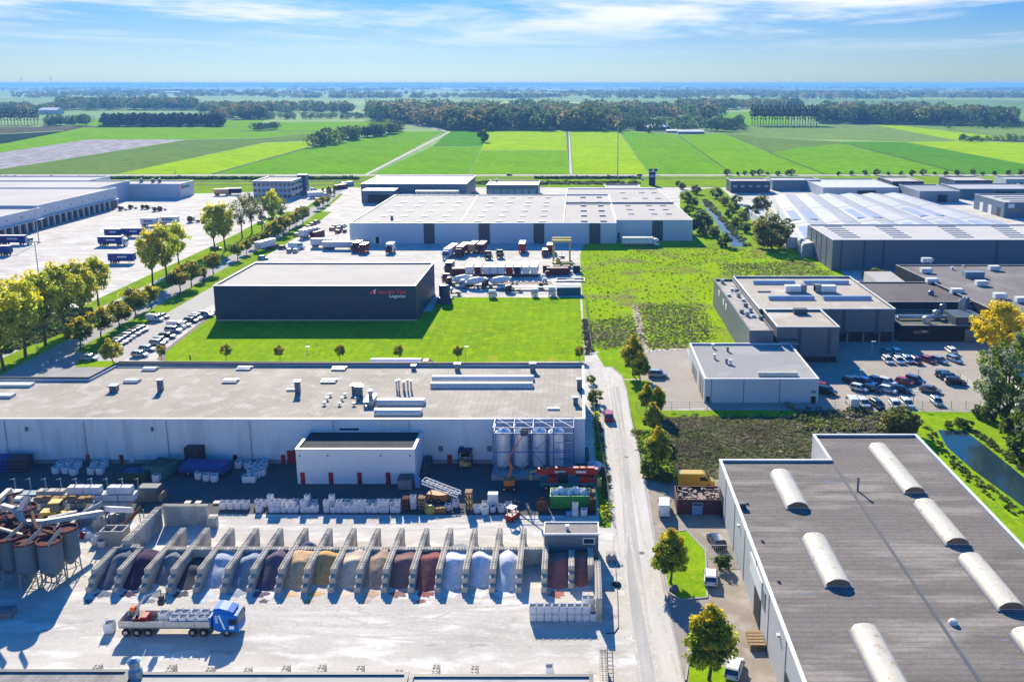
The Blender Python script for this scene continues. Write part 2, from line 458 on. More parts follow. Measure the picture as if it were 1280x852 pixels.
# the long road beyond the estate, its farm tracks and field ditches
sheet('road', rect(-900, 900, 671, 680), 0.16, M_track)
sheet('verge', rect(-900, 900, 596, 670.8), 0.15, M_verge)
for y0, y1 in ((650, 656), (628, 635), (606, 611)):
    sheet('ditch', rect(-900, 170 if y0 > 640 else -20, y0, y1), 0.165, M_wet)
sheet('farm_track', pix([(455.5, 218.4), (461, 218.4), (563, 165.5), (560.5, 165.2)]), 0.17, M_track)
sheet('farm_track', pix([(560.5, 165.2), (563, 165.6), (545, 159.5), (500, 151.5), (497, 151.5)]), 0.172, M_track)
sheet('farm_track', pix([(712.2, 218), (715.4, 218), (711.6, 164), (710.6, 164)]), 0.17, M_track)
sheet('ditch', pix([(710.4, 200), (711.2, 200), (710.4, 164), (707.8, 164)]), 0.168, M_wet)
for a in ([(263.5, 218), (266.5, 218), (387, 184.6), (386, 183.6)], [(1029.5, 218), (1032, 218), (963, 191.2), (961, 191.2)], [(1204.5, 218), (1209, 218), (1056, 179.6), (1049, 178)],
          [(915, 217.8), (917, 217.8), (848, 169.4), (847, 169.4)], [(1206, 175), (1290, 178.4), (1290, 176.4), (1210, 173.4)], [(300, 164), (420, 164.6), (420, 163.8), (300, 163.4)]):
    sheet('ditch', pix(a), 0.175, M_wet)
# the estate: one paved sheet, then what lies on it
sheet('estate_paving', [(-520, 40), (260, 40), (260, 595), (-520, 595)], 0.15, M_conc)
sheet('verge', pix([(240, 242.5), (240, 231), (470, 231), (450, 235), (438, 234), (380, 238), (300, 241)]), 0.154, M_verge)
# avenue with verges on both sides, parking lane
def av(y):      # centre line of the avenue road
    return -131.0 - 5.0 * (y - 208) / 340 - 12.0 * max(0, (y - 380) / 170) ** 1.5
ys = [196, 215, 240, 270, 300, 335, 370, 405, 440, 480, 520, 560, 592]
def lane(name, a, b, z, m, y0=0, y1=999):
    yy = [y for y in ys if y0 <= y <= y1]
    sheet(name, [(av(y) + a, y) for y in yy] + [(av(y) + b, y) for y in reversed(yy)], z, m)
M_dust = mat('dusty_asphalt', (0.36, 0.35, 0.34), (0.27, 0.265, 0.26), sc=0.15, amt=0.9, fine=0.08, fsc=3, rough=0.92)
lane('verge', -19, 10.5, 0.156, M_verge, 196, 480)
lane('verge', -6.5, 5.5, 0.156, M_verge, 480, 560)
lane('road', -3.4, 3.4, 0.162, M_dust)
lane('footpath', -12.6, -10.8, 0.161, M_track, 196, 340)
lane('access_road', 10.5, 20, 0.160, mat('parking_lane', (0.47, 0.44, 0.40), (0.40, 0.375, 0.34), sc=0.1, rough=0.95), 196, 335)
sheet('side_road', pix([(15, 470), (60, 440), (104, 440), (96, 455), (150, 459), (146, 475), (0, 478)]), 0.164, M_dust)
sheet('verge', pix([(97, 452), (140, 451.5), (150, 453.5), (146, 459.5), (94, 459.5)]), 0.168, M_lawn)
# lawn in front of the dark hall and the wild plot beside it
sheet('lawn', pix([(203, 448), (206, 438), (262, 396), (540, 390), (548, 372.2), (725, 372.2), (731, 452), (205, 456)]), 0.166, M_lawn)
sheet('gravel_strip', pix([(196, 450), (203, 440), (262, 394.5), (264, 397), (208, 440), (206, 452)]), 0.169, mat('brown_gravel', (0.25, 0.20, 0.17), sc=1.0, rough=0.95, fine=0.3))
sheet('verge', pix([(725, 318), (733, 300), (1012, 290), (1060, 350), (905, 372), (930, 440), (858, 436), (738, 440), (729, 400)]), 0.158, M_rough)
sheet('footpath', pix([(789, 382), (797, 382), (812, 438), (801, 438)]), 0.17, mat('sandy_path', (0.42, 0.37, 0.24), sc=0.3, rough=0.95))
sheet('verge', pix([(745, 442), (770, 430), (800, 440), (815, 460), (812, 474), (765, 474)]), 0.163, M_lawn)
sheet('paving', pix([(776, 442), (858, 436.5), (883, 510), (800, 513), (800, 470)]), 0.165, mat('tan_paving', (0.50, 0.44, 0.38), (0.42, 0.37, 0.32), sc=0.15, rough=0.95, brick=1.5))
sheet('car_park', pix([(1000, 432), (1240, 418), (1290, 440), (1250, 516), (880, 513), (884, 505)]), 0.164, mat('car_park_paving', (0.50, 0.44, 0.37), (0.42, 0.37, 0.31), sc=0.15, rough=0.95, brick=1.5, fine=0.1))
sheet('scrubland', pix([(772, 514), (1250, 514), (1290, 540), (1290, 700), (1160, 560), (1010, 600), (890, 600), (845, 605), (806, 600), (795, 545)]), 0.158, M_scrub)
sheet('verge', pix([(790, 513.5), (1000, 513.5), (1000, 521), (795, 522)]), 0.168, M_verge)
sheet('verge', pix([(1135, 513.5), (1252, 514), (1275, 540), (1380, 660), (1380, 760), (1240, 640), (1165, 560), (1140, 545)]), 0.162, M_lawn)
sheet('verge', pix([(765, 475), (812, 476), (830, 540), (845, 600), (812, 602), (797, 550), (785, 500)]), 0.166, M_verge)
sheet('verge', rect(58.2, 260, 40, 178), 0.153, M_verge)
# canals
sheet('canal', pix([(936, 309), (915, 309), (899, 285), (876, 252), (889, 252), (912, 280)]), 0.18, M_water)
sheet('verge', pix([(940, 312), (850, 312), (850, 240), (900, 234), (930, 262), (985, 305)]), 0.170, M_verge)
sheet('canal', pix([(1172, 538), (1206, 539), (1234, 560), (1290, 606), (1400, 688), (1600, 840), (1565, 840), (1400, 720), (1290, 642), (1216, 588), (1184, 560)]), 0.18, M_water)
# the road between the yards, kerbs, island
ROAD_L = [(735, 462), (742, 478), (749, 500), (755, 540), (760, 600), (764, 640), (772, 690), (781, 745), (791, 800), (802, 870)]
ROAD_R = [(764, 459), (777, 470), (783, 488), (788, 520), (797, 560), (808, 620), (818, 680), (829, 735), (844, 800), (858, 870)]
M_road = mat('worn_road', (0.58, 0.535, 0.475), (0.46, 0.43, 0.39), sc=0.25, amt=1.0, c3=(0.62, 0.59, 0.55), sc3=0.12, fine=0.05, fsc=3, rough=0.92, stretch=(1.6, 0.28, 1))
sheet('road', pix(ROAD_L + ROAD_R[::-1]), 0.172, M_road)
M_asph2 = mat('worn_asphalt', (0.36, 0.345, 0.32), (0.48, 0.455, 0.42), sc=0.35, amt=1.0, fine=0.1, fsc=3, rough=0.92, stretch=(1.6, 0.2, 1))
sheet('road', pix([(762, 484), (774, 484), (784, 560), (790, 620), (800, 700), (812, 780), (822, 870), (800, 870), (788, 760), (781, 680), (776, 600), (770, 540)]), 0.177, M_asph2)
kb = MB()
M_kerb = mat('kerb_concrete', (0.42, 0.41, 0.39), sc=1, rough=0.9)
def kerb(pts, w=0.22, h=0.30):
    P = pix(pts)
    for a, b in zip(P[:-1], P[1:]):
        a, b = Vector(a), Vector(b); d = (b - a); n_ = Vector((-d.y, d.x)).normalized() * w / 2
        kb.prism([tuple(a - n_), tuple(b - n_), tuple(b + n_), tuple(a + n_)], 0.16, h)
kerb(ROAD_R); kerb(ROAD_L[:5])
kerb([(826, 668), (858, 664), (882, 690), (884, 748), (850, 751), (836, 742), (826, 690)])
kerb([(857, 852), (861, 826), (876, 822)])
kind(kb.build('kerb', M_kerb), 'structure')
sheet('paving', pix([(808, 602), (900, 600), (925, 700), (975, 852), (990, 880), (860, 880), (846, 800), (832, 735), (820, 680)]), 0.168, mat('brown_paving', (0.33, 0.285, 0.22), (0.26, 0.225, 0.18), sc=0.2, amt=1, c3=(0.38, 0.34, 0.29), sc3=0.3, rough=0.95, fine=0.12))
sheet('paving', pix([(834, 750), (886, 750), (905, 800), (876, 822), (848, 822), (838, 780)]), 0.173, mat('pink_paving', (0.42, 0.36, 0.33), sc=0.3, rough=0.95, brick=2))
sheet('lawn', pix([(827, 669), (858, 665), (881, 690), (883, 747), (850, 750), (837, 741), (827, 690)]), 0.24, M_lawn)
sheet('lawn', pix([(859, 880), (862, 828), (878, 824), (912, 838), (935, 880)]), 0.24, M_lawn)
sheet('verge', pix([(741, 505), (746, 505), (762, 600), (764, 660), (750, 660), (745, 600)]), 0.176, M_verge)
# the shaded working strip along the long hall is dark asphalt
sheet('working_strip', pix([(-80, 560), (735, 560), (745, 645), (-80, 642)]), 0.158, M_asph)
sheet('grass_bank', pix([(1150, 545), (1175, 545), (1300, 690), (1300, 720), (1230, 640)]), 0.165, M_lawn)

for a, b in ((783, 572), (802, 692), (776, 708)):
    x, y = G(a, b, 0); kind(MB().lathe(x, y, [(.42, .178), (.42, .19), (.1, .192)], 14).build('manhole_cover', M_tyre0), 'structure')

# tyre tracks and spilled gravel on the open yard and the road
M_tracks = mat('tyre_track', (0.46, 0.42, 0.365), (0.56, 0.52, 0.46), sc=0.6, amt=1.0, rough=0.95, fine=0.15, fsc=2)
def ribbon(name, pts, w, z, m, off=0.0, n=14):
    P = [Vector(G(a, b)) for a, b in pts]; Q = []
    for i in range(len(P) - 1):
        p0, p1, p2, p3 = P[max(0, i - 1)], P[i], P[i + 1], P[min(len(P) - 1, i + 2)]
        for k in range(n):
            t = k / n; Q.append(0.5 * ((2 * p1) + (p2 - p0) * t + (2 * p0 - 5 * p1 + 4 * p2 - p3) * t * t + (3 * p1 - p0 - 3 * p2 + p3) * t ** 3))
    Q.append(P[-1]); L, R_ = [], []
    for i, q in enumerate(Q):
        d = (Q[min(i + 1, len(Q) - 1)] - Q[max(i - 1, 0)]).normalized(); nn = Vector((-d.y, d.x)); ww = w * (0.7 + 0.5 * rng.uniform())
        L.append(q + nn * (off + ww / 2)); R_.append(q + nn * (off - ww / 2))
    mb = MB(); k = len(Q)
    mb.add([(v.x, v.y, z) for v in L] + [(v.x, v.y, z) for v in R_], [(i, k + i, k + i + 1, i + 1) for i in range(k - 1)])
    kind(mb.build(name, m), 'structure')
TR = [[(20, 800), (200, 772), (420, 764), (640, 770), (770, 740)], [(90, 790), (320, 782), (520, 795), (700, 800), (785, 790)], [(180, 745), (260, 766), (420, 790), (600, 786), (660, 800)], [(430, 745), (440, 768), (520, 782), (640, 792)], [(555, 744), (548, 766), (450, 776), (300, 774)],
      [(30, 770), (160, 750), (330, 757), (520, 756), (650, 752)], [(250, 650), (420, 652), (600, 650), (672, 648)], [(260, 658), (430, 661), (620, 656)]]
for i, t_ in enumerate(TR):
    for off in (-1.0, 1.0): ribbon('tyre_track', t_, 0.38, 0.1535 + i * 0.0005, M_tracks, off)
for i, t_ in enumerate([[(752, 500), (768, 600), (784, 700), (812, 852)], [(762, 480), (776, 560), (790, 640), (806, 720), (838, 852)], [(756, 470), (764, 520), (772, 600), (776, 660), (770, 720)]]):
    for off in (-0.95, 0.95): ribbon('tyre_track', t_, 0.42, 0.1785 + i * 0.0005, M_tracks, off)
# ================================================================== BUILDINGS
def W(px, py, Y):
    """picture pixel -> (x, z) on an upright plane y = Y"""
    u, v = px - PX, PY - py
    k = Y / (v * ST + F * CT)
    return u * k, CH + (v * CT - F * ST) * k
def EX(px, py, X):
    """picture pixel -> (y, z) on an upright plane x = X"""
    u, v = px - PX, PY - py
    k = X / u
    return (v * ST + F * CT) * k, CH + (v * CT - F * ST) * k
def centre(poly, z=0.15): return (sum(p[0] for p in poly) / len(poly), sum(p[1] for p in poly) / len(poly), z)
M_white = mat('white_sheet', (0.72, 0.73, 0.74), (0.62, 0.63, 0.64), sc=0.2, rough=0.5, wave=(0, 0.5, 0.12, 0.15), fine=0.03)
M_trim = mat('white_trim', (0.75, 0.75, 0.74), rough=0.5, fine=0.03)
M_dtrim = mat('dark_trim', (0.07, 0.08, 0.10), rough=0.6, fine=0.05)
M_glass = mat('window_glass', (0.02, 0.035, 0.05), rough=0.08, spec=0.8, fine=0)
M_dark = mat('dark_opening', (0.012, 0.014, 0.018), rough=0.7, fine=0)
M_red = mat('red_door', (0.36, 0.012, 0.022), rough=0.5, fine=0.05)
M_sky = mat('skylight_plastic', (0.62, 0.62, 0.60), (0.54, 0.53, 0.49), sc=0.4, rough=0.35, wave=(0, 1.1, 0.3, 0.06))
M_skyc = mat('skylight_cream', (0.66, 0.60, 0.47), (0.55, 0.49, 0.37), sc=0.35, rough=0.35, wave=(1, 1.2, 0.25, 0.06), amt=0.9, c4=(.46, .38, .26), sc4=.9, th4=.6)
M_galv = mat('galvanised_metal', (0.42, 0.44, 0.46), rough=0.45, metal=0.5)
M_steel = mat('grey_steel', (0.20, 0.22, 0.24), rough=0.5, metal=0.3)
M_lsheet = mat('pale_roof_sheet', (0.42, 0.37, 0.305), (0.32, 0.28, 0.23), sc=0.1, amt=0.9, wave=(0, 1.0, 0.22, 0.14), rough=0.85, fine=0.08, c3=(0.48, 0.435, 0.375), sc3=0.25, c4=(0.50, 0.49, 0.47), sc4=0.55, th4=0.68, bump=0.15)
M_lroof = mat('pale_flat_roof', (0.52, 0.48, 0.425), (0.44, 0.405, 0.36), sc=0.05, amt=0.9, rough=0.9, wave=(0, 12.0, 0.12, 0.02), fine=0.05, c3=(0.45, 0.43, 0.40), sc3=0.15, c4=(0.40, 0.37, 0.33), sc4=0.12, th4=0.64)
def hall(name, label, poly, h, mw, mr, cat='building', cope=None, par=0.45, z0=0.12, group=None):
    """flat-roofed hall: ring wall, roof deck sunk behind its rim, coping"""
    t = thing(name, label, cat, centre(poly, z0), group=group)
    MB().walls(poly, z0, h, 0.3).build('wall', mw, t)
    ip = inset(poly, 0.29)
    MB().prism(ip, h - par - 0.3, h - par).build('roof', mr, t)
    MB().walls(inset(poly, -0.06), h + 0.003, h + 0.14, 0.45).build('coping', cope or M_trim, t)
    return t
def sf(t, name, m, Y, px0, py0, px1, py1, d=0.08, inn=0.02):
    """panel on a south-facing wall, given by its picture corners"""
    x0, z1 = W(px0, py0, Y); x1, z0 = W(px1, py1, Y); x1 = max(x1, x0 + 0.1)
    return MB().box(x0, x1, Y - d, Y + inn, max(z0, 0.16), z1).build(name, m, t)
def sfm(t, name, m, Y, x0, x1, z0, z1, d=0.08): return MB().box(x0, x1, Y - d, Y + 0.02, z0, z1).build(name, m, t)

# ---- A: the long pale hall across the middle of the left side
HA, YA = 8.5, 152.3
pA = [(-128, YA), (1.3, YA), (1.3, 184.4), G(149, 454, HA), G(112, 473.5, HA), (-128, G(112, 473.5, HA)[1])]
M_wallA = mat('long_hall_wall', (0.68, 0.72, 0.74), (0.60, 0.64, 0.66), sc=0.25, amt=0.9, wave=(0, 0.45, 0.10, 0.2), rough=0.7, c3=(0.54, 0.57, 0.58), sc3=0.35, stretch=(1.2, 1, 0.15))
tA = hall('warehouse', 'long pale warehouse with ribbed roof and red doors behind the storage yard', pA, HA, M_wallA, M_lsheet, cope=M_trim, par=0.3)
dm = MB(); dm.walls([(-127.5, G(112, 473.5, HA)[1] + .02)] + [pA[4], pA[3], pA[2]] + [(1.2, 184.1), (pA[3][0], 184.1), (pA[4][0], pA[4][1] - .3), (-127.5, pA[4][1] - .3)], HA + 0.15, HA + 0.5, 0.1)
dm.build('rear_parapet', M_dtrim, tA)
ZR = HA - 0.3
def roof_box(t, name, px, py, w, d, h, m, z=ZR, hx=0.0):
    x, y = G(px, py, z)
    return MB().box(x - w / 2, x + w / 2, y - d / 2, y + d / 2, z - 0.05, z + h).build(name, m, t)
def flat_skylight(t, px, py, w, d, z=ZR):
    x, y = G(px, py, z)
    f_ = MB().box(x - w / 2, x + w / 2, y - d / 2, y + d / 2, z - 0.05, z + 0.35).build('skylight', M_galv, t)
    MB().extr([(y - d / 2 + .08, z + .352), (y + d / 2 - .08, z + .352), (y + d / 4, z + .55), (y - d / 4, z + .55)], x - w / 2 + .08, x + w / 2 - .08).build('dome', M_sky, f_)
def barrel(t, name, x0, x1, y0, y1, z, rise, m, ax='y', curb=0.25, n=12):
    """barrel-vault rooflight along ax"""
    a0, a1, b0, b1 = (x0, x1, y0, y1) if ax == 'y' else (y0, y1, x0, x1)
    c, r = (a0 + a1) / 2, (a1 - a0) / 2
    prof = [(a0, z), (a1, z)] + [(c + r * math.cos(math.pi * i / n), z + curb + rise * math.sin(math.pi * i / n)) for i in range(n + 1)]
    return MB().extr(prof, b0, b1, ax=ax).build(name, m, t)
for px, py in ((188, 462), (165.5, 477), (306, 461), (288.5, 477), (424, 461.5), (411.5, 477)): flat_skylight(tA, px, py, 2.9, 2.0)
for px0, px1, py in ((-40, 41, 482), (-40, 17, 495.5)):
    a = G(px0, py, ZR); b = G(px1, py, ZR); MB().box(a[0], b[0], a[1] - .9, a[1] + .9, ZR - .05, ZR + .5).build('skylight', M_sky, tA)
for px0, px1, py in ((472, 531, 504), (469, 527, 516.5), (541, 667, 474.5), (539, 666, 483)):
    a = G(px0, py, ZR); b = G(px1, py, ZR); barrel(tA, 'barrel_skylight', a[0], b[0], a[1] - 1.1, a[1] + 1.1, ZR, 0.7, M_sky, ax='x')
def vent(t, px, py, w, h, m=None, cap=True, z=ZR):
    x, y = G(px, py, z); b = MB().box(x - w / 2, x + w / 2, y - w / 2, y + w / 2, z - .05, z + h)
    if cap: b.box(x - w * .7, x + w * .7, y - w * .7, y + w * .7, z + h + .12, z + h + .3); b.box(x - w * .3, x + w * .3, y - w * .3, y + w * .3, z + h, z + h + .12)
    b.build('roof_vent', m or M_steel, t)
M_bsteel = mat('blue_grey_steel', (0.10, 0.16, 0.22), rough=0.45, metal=0.3)
for px, py, w, h in ((143, 488, 1.3, .9), (201, 488, .9, 2.0), (517, 461.5, .8, .7), (572, 463.5, 1.0, 1.4), (372.5, 491, .9, 2.2), (445, 490, 1.3, 1.3), (449.5, 495, 1.1, 1.8), (666, 464, 1.1, 1.6), (724.5, 487, 1.0, 2.0), (719.5, 505, .9, 1.2)):
    vent(tA, px, py, w, h, M_bsteel)
for px, py in ((413, 495), (409, 500), (405.5, 506), (431.5, 495), (427.5, 500), (424.5, 506.5), (446, 500), (442.5, 506.5)):
    x, y = G(px, py, ZR); MB().lathe(x, y, [(.12, ZR - .05), (.12, ZR + .4), (.42, ZR + .42), (.36, ZR + .6), (.05, ZR + .68)], 12).build('mushroom_vent', M_galv, tA)
x, y = G(461, 506, ZR)
b = MB().box(x - .7, x + .9, y - 1.2, y + 3.2, ZR - .05, ZR + 1.1).box(x - .3, x + .4, y + 1.2, y + 2.0, ZR + 1.1, ZR + 2.4); b.tube((x, y - 1.1, ZR + .6), (x, y - 2.2, ZR + .3), .35, 10); b.build('ventilation_unit', M_galv, tA)
for k_, (px, py) in enumerate(((496, 487), (499, 489), (505, 488), (510, 489), (514, 487))):
    x, y = G(px, py, ZR); MB().tube((x, y, ZR - .05), (x, y, ZR + 1.6 + .5 * (k_ % 2)), .16 + .08 * (k_ == 2), 8).tube((x, y, ZR + 1.7 + .5 * (k_ % 2)), (x, y, ZR + 1.95 + .5 * (k_ % 2)), .3, 8).build('exhaust_pipe', M_galv, tA)
roof_box(tA, 'roof_hatch', 692, 511.5, 2.2, .6, .3, M_trim)
roof_box(tA, 'roof_hatch', 363.5, 488, 1.5, .5, .35, M_trim)
for px in (107, 149, 291, 351, 559):
    d = sf(tA, 'door', M_red, YA, px, 568, px + 6.5, 580.5)
    x, z = W(px + 1.5, 575, YA); MB().box(x - .05, x + .05, YA - .2, YA - .07, z, z + .2).build('handle', M_galv, d)
d = sf(tA, 'roller_door', M_red, YA, 358.5, 562.5, 371, 579)
sf(tA, 'window', M_glass, YA, 424.5, 535, 449, 543.5)
for px in (551, 577, 612): sf(tA, 'louvre', M_steel, YA, px - 3, 557, px + 3, 563.5)
for px in (33, 190): sf(tA, 'wall_lamp', M_steel, YA, px, 533, px + 2, 538, d=.5)
for px in (7, 106, 209, 313, 417, 512):
    x, _ = W(px, 540, YA); MB().tube((x, YA - .1, .2), (x, YA - .1, HA - .3), .07, 6).build('downpipe', M_galv, tA)
sf(tA, 'plinth', mat('concrete_plinth', (.33, .32, .31), sc=.5, rough=.9), YA, -30, 574, 616, 582, d=.05)

# ---- B: white annex
YB = 143.8
pB = rect(-47.4, -27.4, YB, YA - 0.12)
tB = hall('annex', 'low white annex with a dark flat roof and four red doors', pB, 6.36, mat('annex_wall', (.74, .75, .76), (.68, .69, .70), sc=.3, rough=.6, wave=(2, 1.1, .06, .03), fine=.03), mat('bitumen_roof', (.045, .052, .06), (.075, .08, .085), sc=.3, amt=.9, rough=.9, stretch=(1, .3, 1)), par=.12)
for px in (375.3, 410.6, 446.3, 482):
    d = sf(tB, 'door', M_red, YB, px, 590, px + 6.6, 604.5)
    x, z = W(px + 1.5, 598, YB); MB().box(x - .05, x + .05, YB - .2, YB - .07, z, z + .2).build('handle', M_galv, d)
for px in (374, 409, 475, 512): sf(tB, 'wall_lamp', M_steel, YB, px, 568, px + 1.5, 570, d=.25)

# ---- silos in their blue frame
M_bframe = mat('blue_steel', (0.03, 0.12, 0.40), rough=0.45)
M_silo = mat('silo_steel', (0.78, 0.78, 0.79), (0.70, 0.71, 0.72), sc=.5, rough=.3, metal=.25, wave=(2, 1.5, .12, .03))
ys0, ys1 = 146.2, 151.2
xs = [W(p_, 560, ys0)[0] for p_ in (617, 642, 666, 692, 717)]
fr = thing('silo_scaffold', 'tall blue steel scaffold around four silver silos against the pale warehouse', 'scaffold', (xs[2], ys0, .15))
pb = MB()
for i_, x in enumerate(xs):
    for y in (ys0, ys1): MB().box(x - .10, x + .10, y - .10, y + .10, .15, 9.4).build('post', M_bframe, fr)
bm_ = MB()
for z in (9.3, 8.3, 4.9):
    for y in (ys0, ys1): bm_.box(xs[0], xs[-1], y - .06, y + .06, z - .06, z + .06)
for x in xs:
    for z in (9.3, 8.3): bm_.box(x - .05, x + .05, ys0, ys1, z - .05, z + .05)
bm_.build('beams', M_bframe, fr)
br = MB()
for a, b in zip(xs[:-1], xs[1:]):
    br.tube((a, ys0, 9.3), (b, ys1, 9.3), .035, 5); br.tube((a, ys1, 9.3), (b, ys0, 9.3), .035, 5)
br.tube((xs[1], ys0, .3), (xs[2], ys0, 4.9), .05, 6); br.tube((xs[2], ys0, 4.9), (xs[3], ys0, .3), .05, 6); br.tube((xs[2], ys0, 4.9), (xs[3], ys0, 8.3), .05, 6); br.tube((xs[0], ys0, .3), (xs[1], ys0, 4.9), .05, 6)
br.build('braces', M_bframe, fr)
st = MB()
for z in (2.2, 3.6, 5.2, 6.6): st.box(xs[3] + .3, xs[4] - .2, ys0 - .05, ys0 + .05, z, z + .1)
st.box(xs[3] + 1.8, xs[3] + 1.9, ys0 - .05, ys0 + .05, 3.6, 5.2); st.build('guard_rail', M_bframe, fr)
MB().box(xs[0] - .4, xs[-1] + .3, ys0 - .9, ys1 + .4, .15, .9).build('plinth', M_kerb, fr)
for k_, px in enumerate((629.5, 652, 674, 695.5)):
    x = W(px, 565, 149)[0]
    s_ = thing('silo', 'shiny silver silo with ladder rim in the blue frame, %s' % ('leftmost of four', 'second from the left', 'third from the left', 'rightmost of four')[k_], 'silo', (x, 148.9, .9))
    MB().lathe(x, 148.9, [(.5, .92), (1.22, 1.6), (1.25, 1.7), (1.25, 7.6), (1.2, 7.75), (.3, 8.25), (.05, 8.3)], 24).build('tank', M_silo, s_, smooth=False)
    q = MB()
    for i in range(16):
        a = i * math.pi / 8; q.tube((x + 1.32 * math.cos(a), 148.9 + 1.32 * math.sin(a), 7.55), (x + 1.32 * math.cos(a + math.pi / 8), 148.9 + 1.32 * math.sin(a + math.pi / 8), 7.55), .05, 5)
    q.build('rim', M_galv, s_)

# ---- C: dark hall with the red sign
HC, YC = 10.3, 252.8
xl, _ = W(266.5, 357.3, YC); xr, _ = W(519.3, 357.3, YC); yb = G(541, 328.3, HC)[1]
M_navy = mat('navy_cladding', (0.003, 0.032, 0.08), (0.003, 0.027, 0.068), sc=.1, rough=.5, wave=(0, 1.0, .25, .04), fine=.03)
tC = hall('logistics_hall', 'big dark navy hall with white roof and a red sign on the lawn', rect(xl, xr, YC, yb), HC, M_navy, M_lroof, cope=M_trim, par=.35)
MB().box(xl - .1, xr + .1, YC - .12, YC - .01, .16, .5).build('plinth', M_kerb, tC)
# sign: letters as real text
tS = thing('wall_sign', 'red and white lettered sign high on the navy hall', 'sign', (W(485, 367, YC)[0], YC - .1, 7))
def text(t, name, body, m, x0, x1, z0, z1, y, axis='S'):
    cu = bpy.data.curves.new(name, 'FONT'); cu.body = body; cu.extrude = 0.03; cu.size = 1.0; cu.offset = 0.012
    o = bpy.data.objects.new(name, cu); COL.objects.link(o)
    bpy.context.view_layer.update()
    dg = bpy.context.evaluated_depsgraph_get()
    me = bpy.data.meshes.new_from_object(o.evaluated_get(dg))
    bpy.data.objects.remove(o); bpy.data.curves.remove(cu)
    co = np.array([v.co[:] for v in me.vertices]); mn, mx = co.min(0), co.max(0)
    sx, sz = (x1 - x0) / (mx[0] - mn[0]), (z1 - z0) / (mx[1] - mn[1])
    nv = [(x0 + (c[0] - mn[0]) * sx, y - c[2], z0 + (c[1] - mn[1]) * sz) for c in co] if axis == 'S' else [(y + c[2], x0 + (c[0] - mn[0]) * sx, z0 + (c[1] - mn[1]) * sz) for c in co]
    o_ = wloc(t)
    for v, c in zip(me.vertices, nv): v.co = Vector(c) - o_
    me.materials.clear(); me.materials.append(m); me.name = name
    ob = bpy.data.objects.new(name, me); COL.objects.link(ob); ob.parent = t
    return ob
M_signred = mat('sign_red', (0.85, 0.03, 0.06), rough=.4, fine=0); M_signwhite = mat('sign_white', (.9, .9, .9), rough=.4, fine=0)
a0, c1 = W(472.5, 361.8, YC); a1, c0 = W(508, 367.2, YC)
text(tS, 'company_name', 'van der Vlist', M_signred, a0, a1, c0, c1, YC - .06)
a0, c1 = W(486.8, 367.8, YC); a1, c0 = W(506.8, 373, YC)
text(tS, 'subtitle', 'Logistics', M_signwhite, a0, a1, c0, c1, YC - .06)
e0, g1 = W(461.5, 360.6, YC); e1, g0 = W(471, 367.2, YC); w_, h_ = e1 - e0, g1 - g0
MB().add([(e0 + w_ * a, YC - .06, g0 + h_ * b) for a, b in ((0, .12), (.3, .5), (.62, .78), (1.05, 1), (.8, .62), (.72, .3), (.78, 0), (.2, 0))] + [(e0 + w_ * a, YC - .015, g0 + h_ * b) for a, b in ((0, .12), (.3, .5), (.62, .78), (1.05, 1), (.8, .62), (.72, .3), (.78, 0), (.2, 0))],
     [tuple(range(8))] + [(i, 8 + i, 8 + (i + 1) % 8, (i + 1) % 8) for i in range(8)]).build('emblem', M_signred, tS)
MB().add([(e0 + w_ * a, YC - .075, g0 + h_ * b) for a, b in ((.62, .62), (.98, .93), (.82, .6), (.78, .3), (.86, .02), (.7, .1), (.6, .35))] + [(e0 + w_ * a, YC - .06, g0 + h_ * b) for a, b in ((.62, .62), (.98, .93), (.82, .6), (.78, .3), (.86, .02), (.7, .1), (.6, .35))],
     [tuple(range(7))] + [(i, 7 + i, 7 + (i + 1) % 7, (i + 1) % 7) for i in range(7)]).build('swoosh', M_signwhite, tS)
# porch on its west side
MB().box(xl - 5, xl - .05, YC + 12, YC + 17, .15, 3.6).build('porch', M_trim, tC)
MB().box(xl - 4.2, xl - .3, YC + 11.95, YC + 12.02, .2, 3.0).build('porch_opening', M_dark, tC)
# navy tank beside the east wall
x, y = G(556, 378, 0)
tk = thing('storage_tank', 'dark blue upright tank standing beside the navy hall', 'tank', (x, y, .15))
MB().lathe(x, y, [(1.7, .15), (1.7, 5.2), (1.3, 5.6), (.1, 5.8)], 20).build('tank', mat('dark_blue_tank', (.015, .04, .12), rough=.4), tk)
MB().box(x - 2, x + 2.6, y - 3.2, y - 1.6, .15, 2.2).build('pump_house', mat('dark_blue_tank', (.015, .04, .12)), tk)

# ---- D: central distribution hall, two bodies under one roof
HD, YD = 8.9, 381.0
M_wallD = mat('pale_blue_cladding', (.52, .60, .66), (.48, .56, .62), sc=.1, rough=.55, wave=(0, 1.2, .08, .05), fine=.03)
M_gpan = mat('slate_panel', (.055, .075, .085), rough=.5, fine=.05)
xD0 = W(436.5, 279.5, YD)[0]; xD1 = W(770.5, 279, YD)[0]; yDb = G(600, 243.5, HD)[1]; xDm = G(708, 243, HD)[0]
tD = hall('distribution_hall', 'wide pale distribution hall with dark wall panels and rows of small skylights', [(xD0, YD), (xD1, YD), (xD1, yDb - 0.2), (xD0, yDb - 0.2)], HD, M_wallD, M_lroof, par=.3)
yD2 = 388.0; xD2 = W(866, 274, yD2)[0]; yD2b = G(780, 236.3, HD)[1]
pD2 = [(xD1 + .12, yD2), (xD2, yD2), (xD2 - 5, yD2b), (xDm, yD2b), (xDm, yDb), (xD1 + .12, yDb)]
tD2 = hall('distribution_hall', 'right-hand pale hall with stepped white roof beside the canal', pD2, HD + .25, M_wallD, M_lroof, par=.3)
